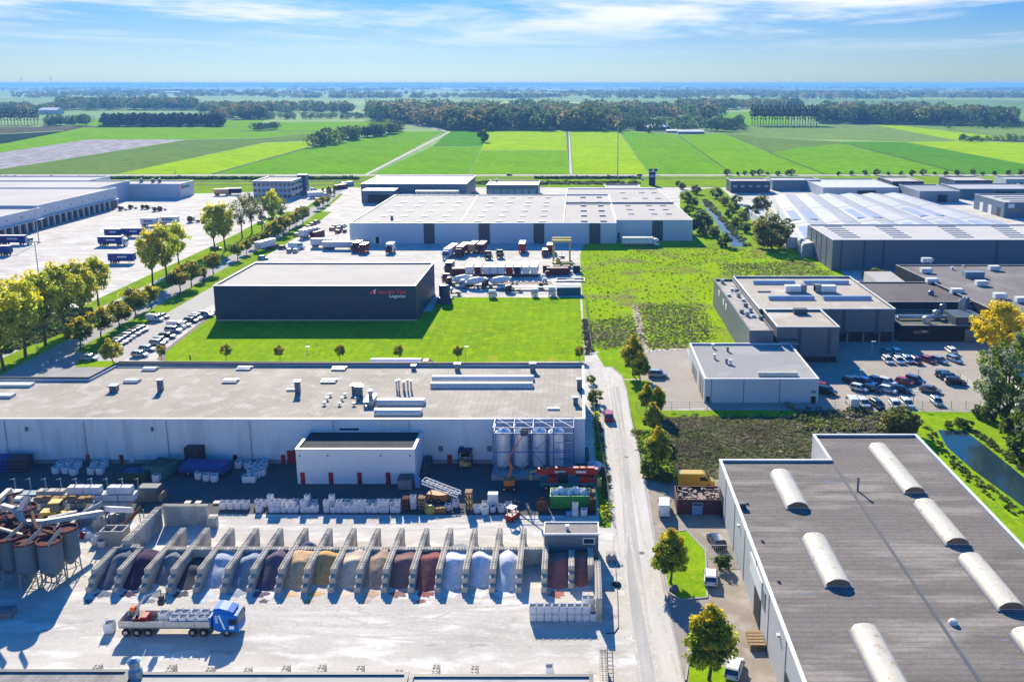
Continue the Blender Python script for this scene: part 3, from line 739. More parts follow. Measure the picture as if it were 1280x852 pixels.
for a, b in ((530, 543.5), (598.5, 612.5), (667, 680.5), (736.5, 750.5)):
    x0, x1 = W(a, 300, YD)[0], W(b, 300, YD)[0]; sfm(tD, 'panel', M_gpan, YD, x0, x1, .2, HD - .1)
x0, x1 = W(815, 295, yD2)[0], W(828.5, 295, yD2)[0]; sfm(tD2, 'panel', M_gpan, yD2, x0, x1, .2, HD)
sf(tD2, 'roller_door', M_gpan, yD2, 772, 291, 775, 302)
for a in (442, 467, 469.5):
    sf(tD, 'roller_door', M_trim, YD, a, 296, a + 7, 304)
MB().box(xDm - .15, xDm + .15, YD + .5, yDb - .5, HD - .3, HD + .12).build('roof_ridge', M_trim, tD)
a, b = G(575, 279, HD), G(597, 244, HD); MB().prism([(a[0] - .2, a[1] + .4), (a[0] + .2, a[1] + .4), (b[0] + .2, b[1] - .5), (b[0] - .2, b[1] - .5)], HD - .3, HD - .1).build('roof_seam', M_steel, tD)
yst = G(770, 254.5, HD)[1]; MB().box(xDm + .4, xD2 - 2.2, yst - .25, yst + .25, HD - .1, HD + .75).build('roof_step', mat('step_grey', (.3, .31, .33)), tD2)  # plain grey step between the two roof levels
M_rl = mat('rooflight_grey', (.30, .29, .31), rough=.4, fine=.05)
rowsY = [G(700, p_, HD)[1] for p_ in (276, 269.3, 263, 256.8, 252.3, 246.3)]
for a in (470, 496.5, 523.5, 550.5, 597, 624, 651, 677.5):
    xx = G(a, 276, HD)[0]
    for yy in rowsY: MB().box(xx - 1.35, xx + 1.35, yy - 1.1, yy + 1.1, HD - .35, HD + .02).build('skylight', M_rl, tD)
for a in (730, 754):
    xx = G(a, 274.5, HD)[0]
    for yy in rowsY: MB().box(xx - 1.35, xx + 1.35, yy - 1.1, yy + 1.1, HD - .3, HD + .25).build('skylight', M_rl, tD2)
for a in (790, 819, 846):
    xx = G(a, 270, HD)[0] - (3 if a > 840 else 0)
    for yy in [G(700, p_, HD)[1] for p_ in (267.5, 262, 256.8, 248, 241)]: MB().box(xx - 1.35, xx + 1.35, yy - 1.1, yy + 1.1, HD - .3, HD + .25).build('skylight', M_rl, tD2)
roof_box(tD, 'roof_vent', 490, 274.5, 1.0, 1.0, 2.0, M_bsteel, z=HD - .3)

# ---- E: buildings between hall and road
M_blueg = mat('blue_grey_cladding', (.10, .15, .20), (.08, .125, .17), sc=.1, rough=.5, wave=(0, 1.5, .1, .05))
M_white2 = mat('white_metal_roof', (.54, .55, .58), (.46, .47, .50), sc=.1, rough=.5, wave=(0, 2.0, .22, .12))
def by_roof(name, label, xl_, xr_, yf, yb_, h, mw, mr, cat='building', **k):
    """hall given by its roof's picture extent (left, right at the front edge row yf, back row yb_)"""
    a = G(xl_, yf, h); b = G(xr_, yf, h); c = G(xr_, yb_, h)
    P = rect(a[0], b[0], a[1], max(c[1], a[1] + 3))
    return hall(name, label, P, h, mw, mr, cat, **k), P
tE, P = by_roof('factory', 'dark grey factory with a white ribbed roof behind the central hall', 451, 583, 230, 219.8, 9.5, M_blueg, M_white2)
a = P[0]
MB().box(a[0] + 4, a[0] + 22, a[1] - 14, a[1] - .2, .15, 7.2).build('front_block', M_blueg, tE)
MB().box(a[0] + 3.8, a[0] + 22.2, a[1] - 14.2, a[1] - .2, 7.203, 7.5).build('front_roof', M_white2, tE)
MB().box(a[0] + 7, a[0] + 19, a[1] - 14.06, a[1] - 13.98, .2, 5).build('gate', M_dark, tE)
MB().box(a[0] + 24, P[1][0] - 30, a[1] - 5, a[1] - .2, .15, 4.4).build('lean_to', M_white2, tE)
MB().box(P[1][0] - 28, P[1][0] - 4, a[1] - 9, a[1] - .2, .15, 6.2).build('office_wing', mat('office_wing', (.42, .46, .5)), tE)
MB().box(P[1][0] - 28.2, P[1][0] - 3.8, a[1] - 9.2, a[1] - .2, 6.203, 6.5).build('wing_roof', M_white2, tE)
for k_ in range(8): MB().box(P[1][0] - 27 + k_ * 2.8, P[1][0] - 24.8 + k_ * 2.8, a[1] - 9.06, a[1] - 8.98, 3.8, 5.4).build('window', M_glass, tE)
tE2, P = by_roof('office_block', 'low teal glass office block with a white roof beyond the central hall', 608, 673, 231.3, 225.8, 7.5, mat('teal_cladding', (.03, .10, .15), rough=.35), M_white2)
for k_ in range(7):
    w_ = (P[1][0] - P[0][0]) / 7.4; sfm(tE2, 'window', mat('teal_glass', (.06, .22, .30), rough=.15, spec=.7), P[0][1], P[0][0] + .6 + k_ * w_, P[0][0] + k_ * w_ + w_ - .2, 1.0, 4.8)
vent(tE2, 621, 228, .9, 1.8, z=7.0); vent(tE2, 612, 228, .7, 1.4, z=7.0)
tE3, P = by_roof('shed', 'low shed with a pale roof behind the right end of the central hall', 757, 801, 235.5, 230.5, 5.0, M_blueg, M_lroof)
# office with three floors left of the avenue
tO, P = by_roof('office_building', 'three storey white and blue office building beside the avenue', 315.5, 363, 226.6, 220.6, 10.7, mat('office_wall', (.40, .46, .54), rough=.5), M_lroof)
Mb = mat('office_blue', (.03, .09, .22), rough=.3)
for zz in (1.2, 4.5, 7.8):
    n_ = 9; w_ = (P[1][0] - P[0][0]) / n_
    for k_ in range(n_): sfm(tO, 'window', M_glass, P[0][1], P[0][0] + k_ * w_ + .5, P[0][0] + (k_ + 1) * w_ - .4, zz, zz + 1.7)
    m_ = 4; w_ = (P[2][1] - P[1][1]) / m_
    for k_ in range(m_): MB().box(P[1][0] - .02, P[1][0] + .07, P[1][1] + k_ * w_ + .8, P[1][1] + (k_ + 1) * w_ - .6, zz, zz + 1.7).build('window', M_glass, tO)
MB().box(P[1][0] - 3, P[1][0] + 2.2, P[2][1] - 5, P[2][1] + .3, .15, 12.2).build('stair_tower', Mb, tO)
MB().box(P[0][0] - .1, P[1][0] + .1, P[0][1] - .12, P[0][1] - .01, 10.0, 10.7).build('fascia', Mb, tO)

# ---- F: distribution centre on the left edge
M_wallF = mat('white_grey_cladding', (.50, .54, .60), (.46, .50, .56), sc=.08, rough=.5, wave=(1, 6.0, .12, .015), fine=.03)
M_roofF = mat('roof_membrane', (.52, .49, .46), (.45, .42, .395), sc=.04, amt=.9, rough=.9, wave=(1, 9.0, .1, .02))
tF = thing('distribution_centre', 'large white distribution centre with a row of dark loading docks', 'building', (-300, 450, .15))
def fblock(x0, x1, y0, y1, h):
    P = rect(x0, x1, y0, y1)
    w = MB().walls(P, .12, h, .3).build('wall', M_wallF, tF)
    MB().prism(inset(P, .29), h - .7, h - .4).build('roof', M_roofF, tF)
    MB().walls(inset(P, -.05), h + .003, h + .2, .5).build('coping', M_trim, tF)
fblock(-345, -249.2, 330, 421.5, 10.0); fblock(-345, -251.0, 422.0, 497, 10.8); fblock(-345, -262.5, 497.5, 536, 10.6)
fblock(-293, -233.6, 536.5, 556, 8.6); fblock(-420, -293.5, 500, 575, 9.4); fblock(-470, -345.5, 360, 470, 11)
bd = 0
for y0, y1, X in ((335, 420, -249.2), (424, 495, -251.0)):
    MB().box(X - .02, X + .05, y0 - 2, y1 + 1, .2, 4.9).build('dock_shade_panel', mat('dock_shade', (.05, .06, .08), rough=.7), tF)  # dark panel: the shade of the dock recesses painted as colour
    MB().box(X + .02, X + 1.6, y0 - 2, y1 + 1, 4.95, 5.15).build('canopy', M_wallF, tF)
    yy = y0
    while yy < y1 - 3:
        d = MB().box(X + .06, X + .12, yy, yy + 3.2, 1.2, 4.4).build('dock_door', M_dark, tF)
        MB().box(X + .06, X + .9, yy - 1.3, yy - .6, .2, 4.9).build('dock_buffer', M_wallF, d)
        yy += 5.3
for yy in range(340, 495, 11): MB().box((-249.2 if yy < 421 else -251), (-249.2 if yy < 421 else -251) + .1, yy, yy + .6, 7.4, 8.0).build('wall_lamp', M_dark, tF)
MB().box(-293.02, -275, 536.4, 536.48, .2, 7.5).build('loading_gate', M_gpan, tF)
for yy in (-255, -251, -262): vent(tF, 0, 0, .1, .1) if False else MB().box(yy, yy + 1.2, 547, 549, 8.2, 10.6).build('roof_unit', M_bsteel, tF)
sE = thing('wall_sign', 'small red and green sign on the white end block of the distribution centre', 'sign', (-233.5, 541, 6))
MB().box(-233.58, -233.4, 538, 541, 5.4, 7.4).build('red_emblem', M_signred, sE)
MB().box(-233.58, -233.4, 541.6, 549, 5.8, 6.9).build('green_bar', mat('sign_green', (.02, .2, .16)), sE)

# ---- right side: H, grey hall with stepped blocks around a car park
M_wallH = mat('grey_cladding', (.13, .155, .17), (.115, .14, .155), sc=.1, rough=.5, wave=(2, .35, .10, .2), fine=.03)
M_roofH = mat('sandy_roof', (.46, .405, .33), (.38, .33, .265), sc=.1, amt=.9, rough=.92, c3=(.53, .48, .41), sc3=.12, wave=(1, 7.0, .1, .02))
h9 = 9.0
tH = thing('factory', 'grey factory with sandy flat roofs and rooftop units beside the car park', 'building', (62, 240, .15))
def hblock(P, h, mr, names=('wall', 'roof', 'coping'), mw=M_wallH, cp=M_trim):
    MB().walls(P, .12, h, .3).build(names[0], mw, tH); MB().prism(inset(P, .29), h - .75, h - .45).build(names[1], mr, tH)
    MB().walls(inset(P, -.05), h + .003, h + .14, .4).build(names[2], cp, tH)
hblock(rect(41.3, 47.1, 211.8, 271), 8.3, mat('gravel_roof', (.48, .43, .38), (.40, .36, .31), sc=.4, amt=.9, c3=(.3, .28, .27), sc3=.35, rough=.95, fine=.2), cp=M_dtrim)
hblock(rect(47.3, 82.8, 230.8, 272), h9, M_roofH)
hblock(rect(48.1, 63.2, 212.8, 230.5), h9, M_roofH)
x, y = G(963, 409, 6); x1 = G(990.5, 418, 6)[0]
hblock(rect(x - .1, x1 - .1, y - 4.8, 211.4), 5.9, M_roofH, cp=M_dtrim)
for a, Y in ((997, 212.8), (1034.5, 212.8), (1051, 230.8), (1092.5, 230.8)):
    x0, x1 = W(a, 420, Y)[0], W(a + 4.5, 420, Y)[0]; sfm(tH, 'panel', M_dtrim, Y, x0, x1, 2.4, h9 - .2)
sfm(tH, 'dock_recess', M_dark, 230.8, 64, 82.3, .3, 2.9, d=.06); sfm(tH, 'dock_recess', M_dark, 212.8, 48.6, 62.8, .3, 1.6, d=.06)
for k_ in range(4): sfm(tH, 'dock_buffer', M_steel, 230.7, 66 + k_ * 4.2, 66.5 + k_ * 4.2, .2, 2.8, d=.5)
zh = h9 - .45
for a, b, c in ((941, 993, 354.5), (1004, 1060, 354.5), (960, 1017, 374), (1028, 1088, 374)):
    p0, p1 = G(a, c, zh), G(b, c, zh); barrel(tH, 'barrel_skylight', p0[0], p1[0], p0[1] - 1.2, p0[1] + 1.2, zh, .8, mat('skylight_blue', (.42, .50, .60), rough=.3, wave=(0, 1.0, .4, .08)), ax='x')
for a, b in ((981, 1007), (1018, 1044)):
    p0, p1 = G(a, 365, zh), G(b, 365, zh)
    u_ = MB().box(p0[0], p1[0], p0[1] - 1.1, p0[1] + 1.1, zh + .3, zh + 2.0).build('cooling_unit', M_trim, tH)
    q = MB()
    for k_ in range(4): q.cbox(p0[0] + .4 + k_ * (p1[0] - p0[0] - .8) / 3, p0[1], zh - .05, .2, 1.8, .35)
    q.box((p1[0] - 1.6) if a < 1000 else p0[0], p1[0] if a < 1000 else p0[0] + 1.6, p0[1] - 1.15, p0[1] + 1.15, zh + .25, zh + 2.3); q.build('unit_base', M_steel, u_)
for a, c in ((955, 365), (1027, 388)):
    p0 = G(a, c, zh); MB().box(p0[0] - 1.8, p0[0] + 1.8, p0[1] - .4, p0[1] + .4, zh - .05, zh + .35).build('roof_hatch', M_steel, tH)
roof_box(tH, 'stair_head', 1000, 392, 3.4, 1.8, 1.4, M_gpan, z=zh)
for k_, (a, c) in enumerate(((915, 363), (921, 365), (923, 371), (929, 376), (932, 383), (938, 390), (942, 396), (951, 399), (903, 354), (911, 370), (927, 391), (934, 395))):
    p0 = G(a, c, 7.85); q = MB(); q.box(p0[0] - .5, p0[0] + .5, p0[1] - .5, p0[1] + .5, 7.8, 8.5 + .3 * (k_ % 3)); q.build('roof_vent', (M_trim, M_steel, M_galv)[k_ % 3], tH)
for c, hh in ((364, 1.2), (375, 1.2), (381, 1.2)):
    yy, zz = EX(899 + (c - 364) * .5, c + 6, 41.3); MB().box(41.2, 41.32, yy - 1, yy + 1, zz, zz + 1.6).build('window', M_trim, tH)

# ---- small grey-roofed hall at the car park's left end
hf = 5.4; Pf = rect(G(881, 473.8, hf)[0], G(1024, 473.8, hf)[0], G(900, 473.8, hf)[1], 211.2)
tG = hall('office_hall', 'small pale blue hall with a grey roof between tan paving and the car park', Pf, hf, mat('ice_cladding', (.50, .56, .60), (.46, .52, .56), sc=.2, rough=.5, wave=(2, .3, .06, .2), fine=.03), mat('grey_membrane', (.32, .31, .30), (.27, .265, .26), sc=.1, amt=.8, rough=.9, c3=(.37, .36, .35), sc3=.1), cope=M_trim, par=.3)
YG = Pf[0][1]
for a in (888.5, 929, 974): x0 = W(a, 490, YG)[0]; sfm(tG, 'joint', M_steel, YG, x0, x0 + .18, .2, hf - .1, d=.05)
sf(tG, 'door', M_dark, YG, 882.5, 495.5, 887, 504); sf(tG, 'door', M_dark, YG, 1014, 495, 1019, 504); sf(tG, 'vent_grille', M_steel, YG, 1014.5, 488, 1020, 491)
for y0, y1 in ((186, 189), (190, 192.5), (197, 199), (200, 202), (203, 205)): MB().box(Pf[0][0] - .08, Pf[0][0] + .02, y0, y1, .3, 4.6 if y0 < 195 else 3).build('glass_front', M_glass, tG)
p0, p1 = G(947, 467, hf), G(996, 467, hf); barrel(tG, 'barrel_skylight', p0[0], p1[0], p0[1] - .9, p0[1] + .9, hf - .3, .5, M_skyc, ax='x')
for k_, (a, c) in enumerate(((891, 435), (909.5, 439), (893, 448), (908, 454), (913, 455))): vent(tG, a, c, .5, .8, (M_trim, M_steel)[k_ % 2], z=hf - .3)

# ---- I: grey box hall with a white roof
hI = 11.3; xI = W(1041.2, 300, 324.5)[0]
pI = [(xI, 324.5), (270, 324.5), (270, 350), (222, 361), (G(1009.5, 280.8, hI)[0], 361)]
tI = hall('storage_hall', 'tall slate grey storage hall with a white roof and vertical joints', pI, hI, mat('slate_cladding', (.115, .145, .175), (.10, .13, .16), sc=.08, rough=.5, wave=(2, .5, .08, .2), fine=.03), mat('bright_roof', (.54, .51, .485), (.48, .455, .43), sc=.06, rough=.85), cope=M_trim, par=.3)
for a in (1050, 1078.5, 1102.5, 1244): x0 = W(a, 320, 324.5)[0]; sfm(tI, 'joint', M_dtrim, 324.5, x0, x0 + .8, .2, hI - .1, d=.06)
Vx = [(91.9 + t_ * (pI[4][0] - 91.9), 324.5 + t_ * 36.5) for t_ in (.22, .42, .62, .82)]
for x, y in Vx: MB().box(x - .12, x + .2, y - .4, y + .4, .2, hI - .2).build('joint', M_dtrim, tI)
for a in (1053, 1117, 1195, 1262):
    for k_ in range(6):
        x, y = G(a + k_ * 4.4 - 12, 283.5 + k_ * 2.6, hI - .3); MB().box(x - 3.4, x + 3.4, y - .7, y + .7, hI - .35, hI - .1).build('skylight', M_rl, tI)
# ---- brown flat-roofed factory in front of it
M_brown = mat('brown_flat_roof', (.215, .19, .18), (.17, .15, .14), sc=.08, amt=.9, rough=.95, c3=(.26, .235, .22), sc3=.1, wave=(1, 8.0, .12, .02))
M_brick = mat('dark_brick', (.045, .042, .05), (.035, .033, .04), sc=.5, rough=.9, brick=3)
tJ = thing('factory', 'sprawling dark brick factory with brown flat roofs, air units and silver pipes', 'building', (120, 255, .15))
def jblock(P, h, mr):
    MB().walls(P, .12, h, .3).build('wall', M_brick, tJ); MB().prism(inset(P, .29), h - .5, h - .25).build('roof', mr, tJ); MB().walls(inset(P, -.05), h + .003, h + .12, .4).build('coping', M_kerb, tJ)
jblock([(112.2, 226), (235, 226), (235, 300), (106.5, 300)], 7.0, M_brown)
jblock(rect(84.6, 111.6, 248.6, 275), 6.6, mat('dark_flat_roof', (.12, .105, .10), (.17, .15, .14), sc=.06, amt=1, rough=.95))
jblock(rect(84.6, 111.6, 231, 248.2), 4.5, mat('mossy_roof', (.16, .15, .12), (.12, .12, .07), sc=.3, rough=.95))
zj = 6.75
for k_, (a, c) in enumerate(((1158, 328), (1157, 341), (1164, 354), (1195, 367), (1242, 338), (1226, 357), (1249, 373), (1276, 378))):
    x, y = G(a, c, zj - .4 * (k_ in (2, 3)))
    zz = zj - .4 * (k_ in (2, 3))
    q = MB().box(x - 1.6, x + 1.6, y - 1, y + 1, zz + .2, zz + 1.6).box(x - 1.4, x - 1.1, y - .9, y + .9, zz - .05, zz + .2).box(x + 1.1, x + 1.4, y - .9, y + .9, zz - .05, zz + .2)
    q.tube((x + 1.6, y, zz + .9), (x + 2.2, y, zz + .9), .55, 12); q.build('air_unit', M_trim, tJ)
roof_box(tJ, 'plant_room', 1216, 346.5, 6.0, 3.0, 1.9, mat('blue_plant', (.16, .24, .34), wave=(0, .8, .3, .2)), z=zj)
vent(tJ, 1190, 337, .7, .7, M_trim, z=zj); vent(tJ, 1204, 334, .4, .5, M_trim, z=zj)
dz = 5.4
M_duct = mat('silver_duct', (.45, .50, .55), rough=.35, metal=.6)
q = MB(); x0, y0 = G(1138, 381, dz); x1, _ = G(1210, 381, dz)
q.path([(x0, y0, 4.2), (x0, y0, dz), (x1, y0, dz), (x1, y0 - 2, dz)], .55, 10); x2, y2 = G(1122, 394, dz); q.path([(x2, y2, 4.2), (x2, y2, 5), (x0 + 5, y2, 5.0), (x0 + 8, y2 - 2, 5.3), (x0 + 12, y2 - 3, 4.8)], .5, 10)
q.build('duct', M_duct, tJ)
for k_, (a, c, r, hh) in enumerate(((1163, 377, .8, 3.2), (1170, 398, 1.0, 2.2), (1158, 404, 1.1, 1.8), (1178, 392, .9, 2.6), (1199, 396, .5, 4.6), (1203, 394, .5, 5.0), (1208, 392, .5, 4.4))):
    x, y = G(a, c, 4.3); MB().lathe(x, y, [(r, 4.2), (r, 4.2 + hh), (r * .6, 4.5 + hh), (.1, 4.6 + hh)], 12).build('cyclone', M_duct if k_ % 3 else M_bsteel, tJ)
MB().box(99, 106.5, 231.6, 240, 4.2, 6.6).build('filter_house', M_gpan, tJ)
sfm(tJ, 'loading_gate', M_steel, 231.0, 101.5, 106, .3, 3.6); sfm(tJ, 'window', M_glass, 231.0, 88, 92, 2, 3.2)
# low link roof in shade between the blocks
MB().extr([(276, .15), (303, .15), (303, 4.2), (276, 3.2)], 97, 106).build('link_roof', M_lroof, tJ)
# ---- J: turned group of light ribbed roofs with bluish rooflights
M_ribw = mat('ribbed_light_roof', (.43, .43, .43), (.35, .35, .355), sc=.05, amt=.9, rough=.6, wave=(0, 3.0, .1, .03), fine=.06, c3=(.46, .46, .47), sc3=.05)
M_skyb = mat('rooflight_blue', (.46, .48, .62), rough=.3, wave=(0, 1.2, .3, .1))
A_, B_, C_, D_ = G(966, 243, 6), G(1130, 241, 6), G(1300, 290, 6), G(1003, 303, 6)
A_, B_, C_, D_ = [Vector(p) for p in (A_, B_, C_, D_)]
def lerp(p, q, t_): return p + (q - p) * t_
tR = thing('production_halls', 'cluster of pale ribbed roofs with bluish rooflights behind the slate hall', 'building', (*((A_ + B_ + C_ + D_) / 4), .15))
MB().prism([tuple(v) for v in (A_, B_, C_, D_)], .15, 4.8).build('wall', mat('pale_wall', (.5, .53, .56)), tR)
for k_ in range(6):
    t0_, t1_, tm = k_ / 6 + .004, (k_ + 1) / 6 - .004, (k_ + .5) / 6
    for s0, s1 in ((0.0, .36), (.365, .68), (.685, 1.0)):
        pts = []
        for s_ in (s0, s1):
            L, Rr, Mm = lerp(lerp(A_, B_, t0_), lerp(D_, C_, t0_), s_), lerp(lerp(A_, B_, t1_), lerp(D_, C_, t1_), s_), lerp(lerp(A_, B_, tm), lerp(D_, C_, tm), s_)
            pts.append([(L.x, L.y, 4.82), (Rr.x, Rr.y, 4.82), (Rr.x, Rr.y, 5.4), (Mm.x, Mm.y, 6.3), (L.x, L.y, 5.4)])
        MB().add(pts[0] + pts[1], [(4, 3, 2, 1, 0), (5, 6, 7, 8, 9)] + [(i, (i + 1) % 5, 5 + (i + 1) % 5, 5 + i) for i in range(5)]).build('roof', M_ribw, tR)
        for side in (.25, .75) if s0 > .3 and k_ % 2 == 0 or s0 > .6 else ():
            tq = (k_ + side) / 6; a_ = lerp(lerp(A_, B_, tq), lerp(D_, C_, tq), s0 + .06); c_ = lerp(lerp(A_, B_, tq), lerp(D_, C_, tq), s1 - .06)
            w_ = (B_ - A_) / 6 * .17
            MB().add([(a_.x - w_.x, a_.y - w_.y, 5.72 if side > .5 else 5.60), (a_.x + w_.x, a_.y + w_.y, 5.60 if side > .5 else 5.72), (c_.x + w_.x, c_.y + w_.y, 5.60 if side > .5 else 5.72), (c_.x - w_.x, c_.y - w_.y, 5.72 if side > .5 else 5.60)] +
                     [(a_.x - w_.x, a_.y - w_.y, 6.22 if side > .5 else 6.02), (a_.x + w_.x, a_.y + w_.y, 6.02 if side > .5 else 6.22), (c_.x + w_.x, c_.y + w_.y, 6.02 if side > .5 else 6.22), (c_.x - w_.x, c_.y - w_.y, 6.22 if side > .5 else 6.02)],
                     [(3, 2, 1, 0), (4, 5, 6, 7), (0, 1, 5, 4), (1, 2, 6, 5), (2, 3, 7, 6), (3, 0, 4, 7)]).build('rooflight', M_skyb, tR)
tW, P = by_roof('shed', 'white gabled sheds at the canal side of the pale ribbed roofs', 983, 1007, 297, 262, 4.5, M_white, M_ribw)
# ---- K: row of small business buildings along the far road
KK = [
    ('dark blue workshop with small windows left of the far business row', 914, 963, 226.3, 222.5, 7.5, (.02, .05, .09), M_lroof, 5),
    ('long low workshop with a white roof beyond the turned ribbed roofs', 966, 1026, 225.3, 221.5, 6.5, (.16, .22, .28), M_ribw, 0),
    ('wide workshop with a gleaming white roof and grey front', 1029, 1124, 234.5, 223.5, 6.2, (.36, .42, .5), mat('gleaming_roof', (.62, .62, .63), rough=.5), 0),
    ('dark workshop with a grey roof right of the gleaming white roof', 1116, 1155, 226.8, 221, 8.0, (.015, .03, .06), M_lroof, 0),
    ('grey gabled workshop with a dark gate in the far business row', 1150, 1200, 239, 230.5, 6.5, (.22, .27, .33), mat('grey_metal_roof', (.30, .31, .33), rough=.6), 0),
    ('navy workshop with a bright flat roof under a mast', 1194, 1241, 225.5, 220.4, 7.0, (.02, .04, .09), M_lroof, 6),
    ('long workshop with a pale roof and teal front at the right edge', 1200, 1300, 236.2, 229.5, 6.0, (.06, .16, .22), M_ribw, 0),
    ('blue grey workshop with three gates and strip rooflights', 1256, 1330, 253, 242.5, 8.0, (.10, .15, .22), mat('strip_roof', (.50, .48, .46), rough=.85), 3),
    ('white and grey office at the far right edge', 1258, 1310, 224, 220.6, 7.0, (.5, .55, .6), M_lroof, 7),
]
for k_, (lb, a, b, yf, yb_, hh, col, mr, nw) in enumerate(KK):
    t, P = by_roof('workshop', lb, a, b, yf, yb_, hh, mat('workshop_wall_%s' % 'abcdefghij'[k_], col, rough=.5, wave=(0, 2.0, .1, .03)), mr)
    w_ = P[1][0] - P[0][0]
    for i in range(nw): sfm(t, 'window', M_glass if k_ != 0 else mat('pale_blind', (.3, .35, .42)), P[0][1], P[0][0] + (i + .25) * w_ / nw, P[0][0] + (i + .75) * w_ / nw, 3.6, 5.0)  # pale panes on the first workshop, dark glass on the others
    if k_ in (4, 6, 2): sfm(t, 'gate', M_dark, P[0][1], P[0][0] + w_ * .45, P[0][0] + w_ * .7, .2, 4.5)
    if k_ == 7:
        for i in range(3): MB().box(P[0][0] - .08, P[0][0] + .02, P[0][1] + 4 + i * 10, P[0][1] + 8 + i * 10, .2, 4.8).build('gate', (M_trim, M_trim, M_dark)[2 - i], t)
        for i in range(3): MB().box(P[0][0] + 6, P[1][0] - 5, P[0][1] + 7 + i * 9, P[0][1] + 8.2 + i * 9, hh - .5, hh - .1).build('skylight', M_rl, t)
        sfm(t, 'sign_panel', M_trim, P[0][1], P[0][0] + 2, P[0][0] + 5, 5.2, 7.2)

# ---- L: the big brown corrugated roof bottom right
hL = 7.75
M_corr = mat('brown_corrugated', (.215, .19, .17), (.155, .137, .122), sc=.12, amt=1, rough=.95, wave=(1, .95, .24, .3), fine=.14, fsc=2.5, c3=(.30, .265, .23), sc3=.22, c4=(.17, .19, .27), sc4=.75, th4=.69, bump=.35, stretch=(.25, 1.2, 1))
M_wallL = mat('pale_grey_wall', (.46, .47, .49), (.42, .43, .45), sc=.2, rough=.6, wave=(1, .6, .08, .08))
XL = 22.6
pL = [(XL, 60), (70, 60), (58.0, 60), (57.9, 147), (40.2, 147), (40.2, 136.3), (XL, 136.3)]
pL = [(XL, 60), (57.9, 60), (57.9, 147), (40.2, 147), (40.2, 136.3), (XL, 136.3)]
tL = hall('factory_hall', 'huge brown corrugated roof with cream barrel skylights at the lower right', pL, hL, M_wallL, M_corr, cope=M_trim, par=.25)
zl = hL - .25
MB().box(40.35, 40.75, 60.4, 146.6, zl - .02, zl + .06).build('valley_gutter', M_dtrim, tL)
pm = mat('flashing_blue', (.17, .18, .24), (.13, .14, .19), sc=.4, rough=.6)
MB().walls([(40.4, 136.6), (40.4, 146.8), (57.6, 146.8), (57.6, 60.4), (57.2, 60.4), (57.2, 146.4), (40.8, 146.4), (40.8, 136.6)], zl + .01, zl + .05, .12).build('flashing', pm, tL)
for (a, c), (b, d), w_ in (((976, 589), (997, 631), 3.0), ((1100, 556), (1141, 612), 3.0), ((1158, 626), (1195, 676), 3.0), ((1019, 669), (1047, 728), 3.0), ((1216, 694), (1262, 757), 3.0), ((1080, 783), (1120, 858), 3.0), ((1283, 787), (1330, 850), 3.0)):
    p0, p1 = G(a, c, zl + .6), G(b, d, zl + .6)
    xm = (p0[0] + p1[0]) / 2
    cb = MB().box(xm - w_ / 2 - .25, xm + w_ / 2 + .25, p1[1] - .25, p0[1] + .25, zl - .05, zl + .14).build('skylight_curb', pm, tL)
    barrel(tL, 'barrel_skylight', xm - w_ / 2, xm + w_ / 2, p1[1], p0[1], zl + .14, .85, M_skyc, ax='y', n=16, curb=.12)
    MB().extr([(xm + (w_ / 2 - .12) * math.cos(math.pi * i / 12), zl + .27 + .74 * math.sin(math.pi * i / 12)) for i in range(13)], p1[1] - .05, p1[1] - .005, ax='y').build('skylight_end', mat('rust_end', (.30, .17, .09), rough=.7), cb)
def stack(px, py, r, h, m=M_steel): x, y = G(px, py, zl); MB().tube((x, y, zl - .05), (x, y, zl + h), r, 8).tube((x, y, zl + h), (x, y, zl + h + .25), r * 1.5, 8).build('flue_pipe', m, tL)
stack(1072, 613, .16, 1.9); vent(tL, 928, 634, .9, .8, M_dtrim, z=zl, cap=False)
x, y = G(1191, 779, zl); MB().lathe(x, y, [(.5, zl - .05), (.5, zl + .25), (.35, zl + .5), (.05, zl + .6)], 12).build('roof_dome', M_trim, tL)
for yy in (71, 79, 88, 97, 105, 113, 121, 129):
    MB().box(XL - .05, XL + .02, yy, yy + .18, .2, hL - .1).build('joint', M_steel, tL)
for y0, y1, z1 in ((101.5, 105.2, 4.2), (83, 87.5, 4.2), (131, 134.5, 4.0)): 
    MB().box(XL - .1, XL + .02, y0, y1, .2, z1).build('doorway', M_dark, tL)
MB().box(XL - .06, XL + .02, 107, 109, 4.6, 5.6).build('window', M_glass, tL)
MB().box(XL - .08, XL + .02, 99, 100.4, 4.2, 6.6).build('notice_board', M_steel, tL)
MB().box(XL - .12, XL + .0, 101, 108.5, 4.4, 6.9).build('white_panel', M_trim, tL)
for yy in (91, 117): MB().box(XL - .35, XL + .02, yy, yy + .5, 6.0, 6.3).build('wall_lamp', M_trim, tL)
for yy in (100, 110, 121): MB().box(XL + 1.6, XL + 1.9, yy, yy + .3, zl - .05, zl + .25).build('roof_anchor', M_dtrim, tL)
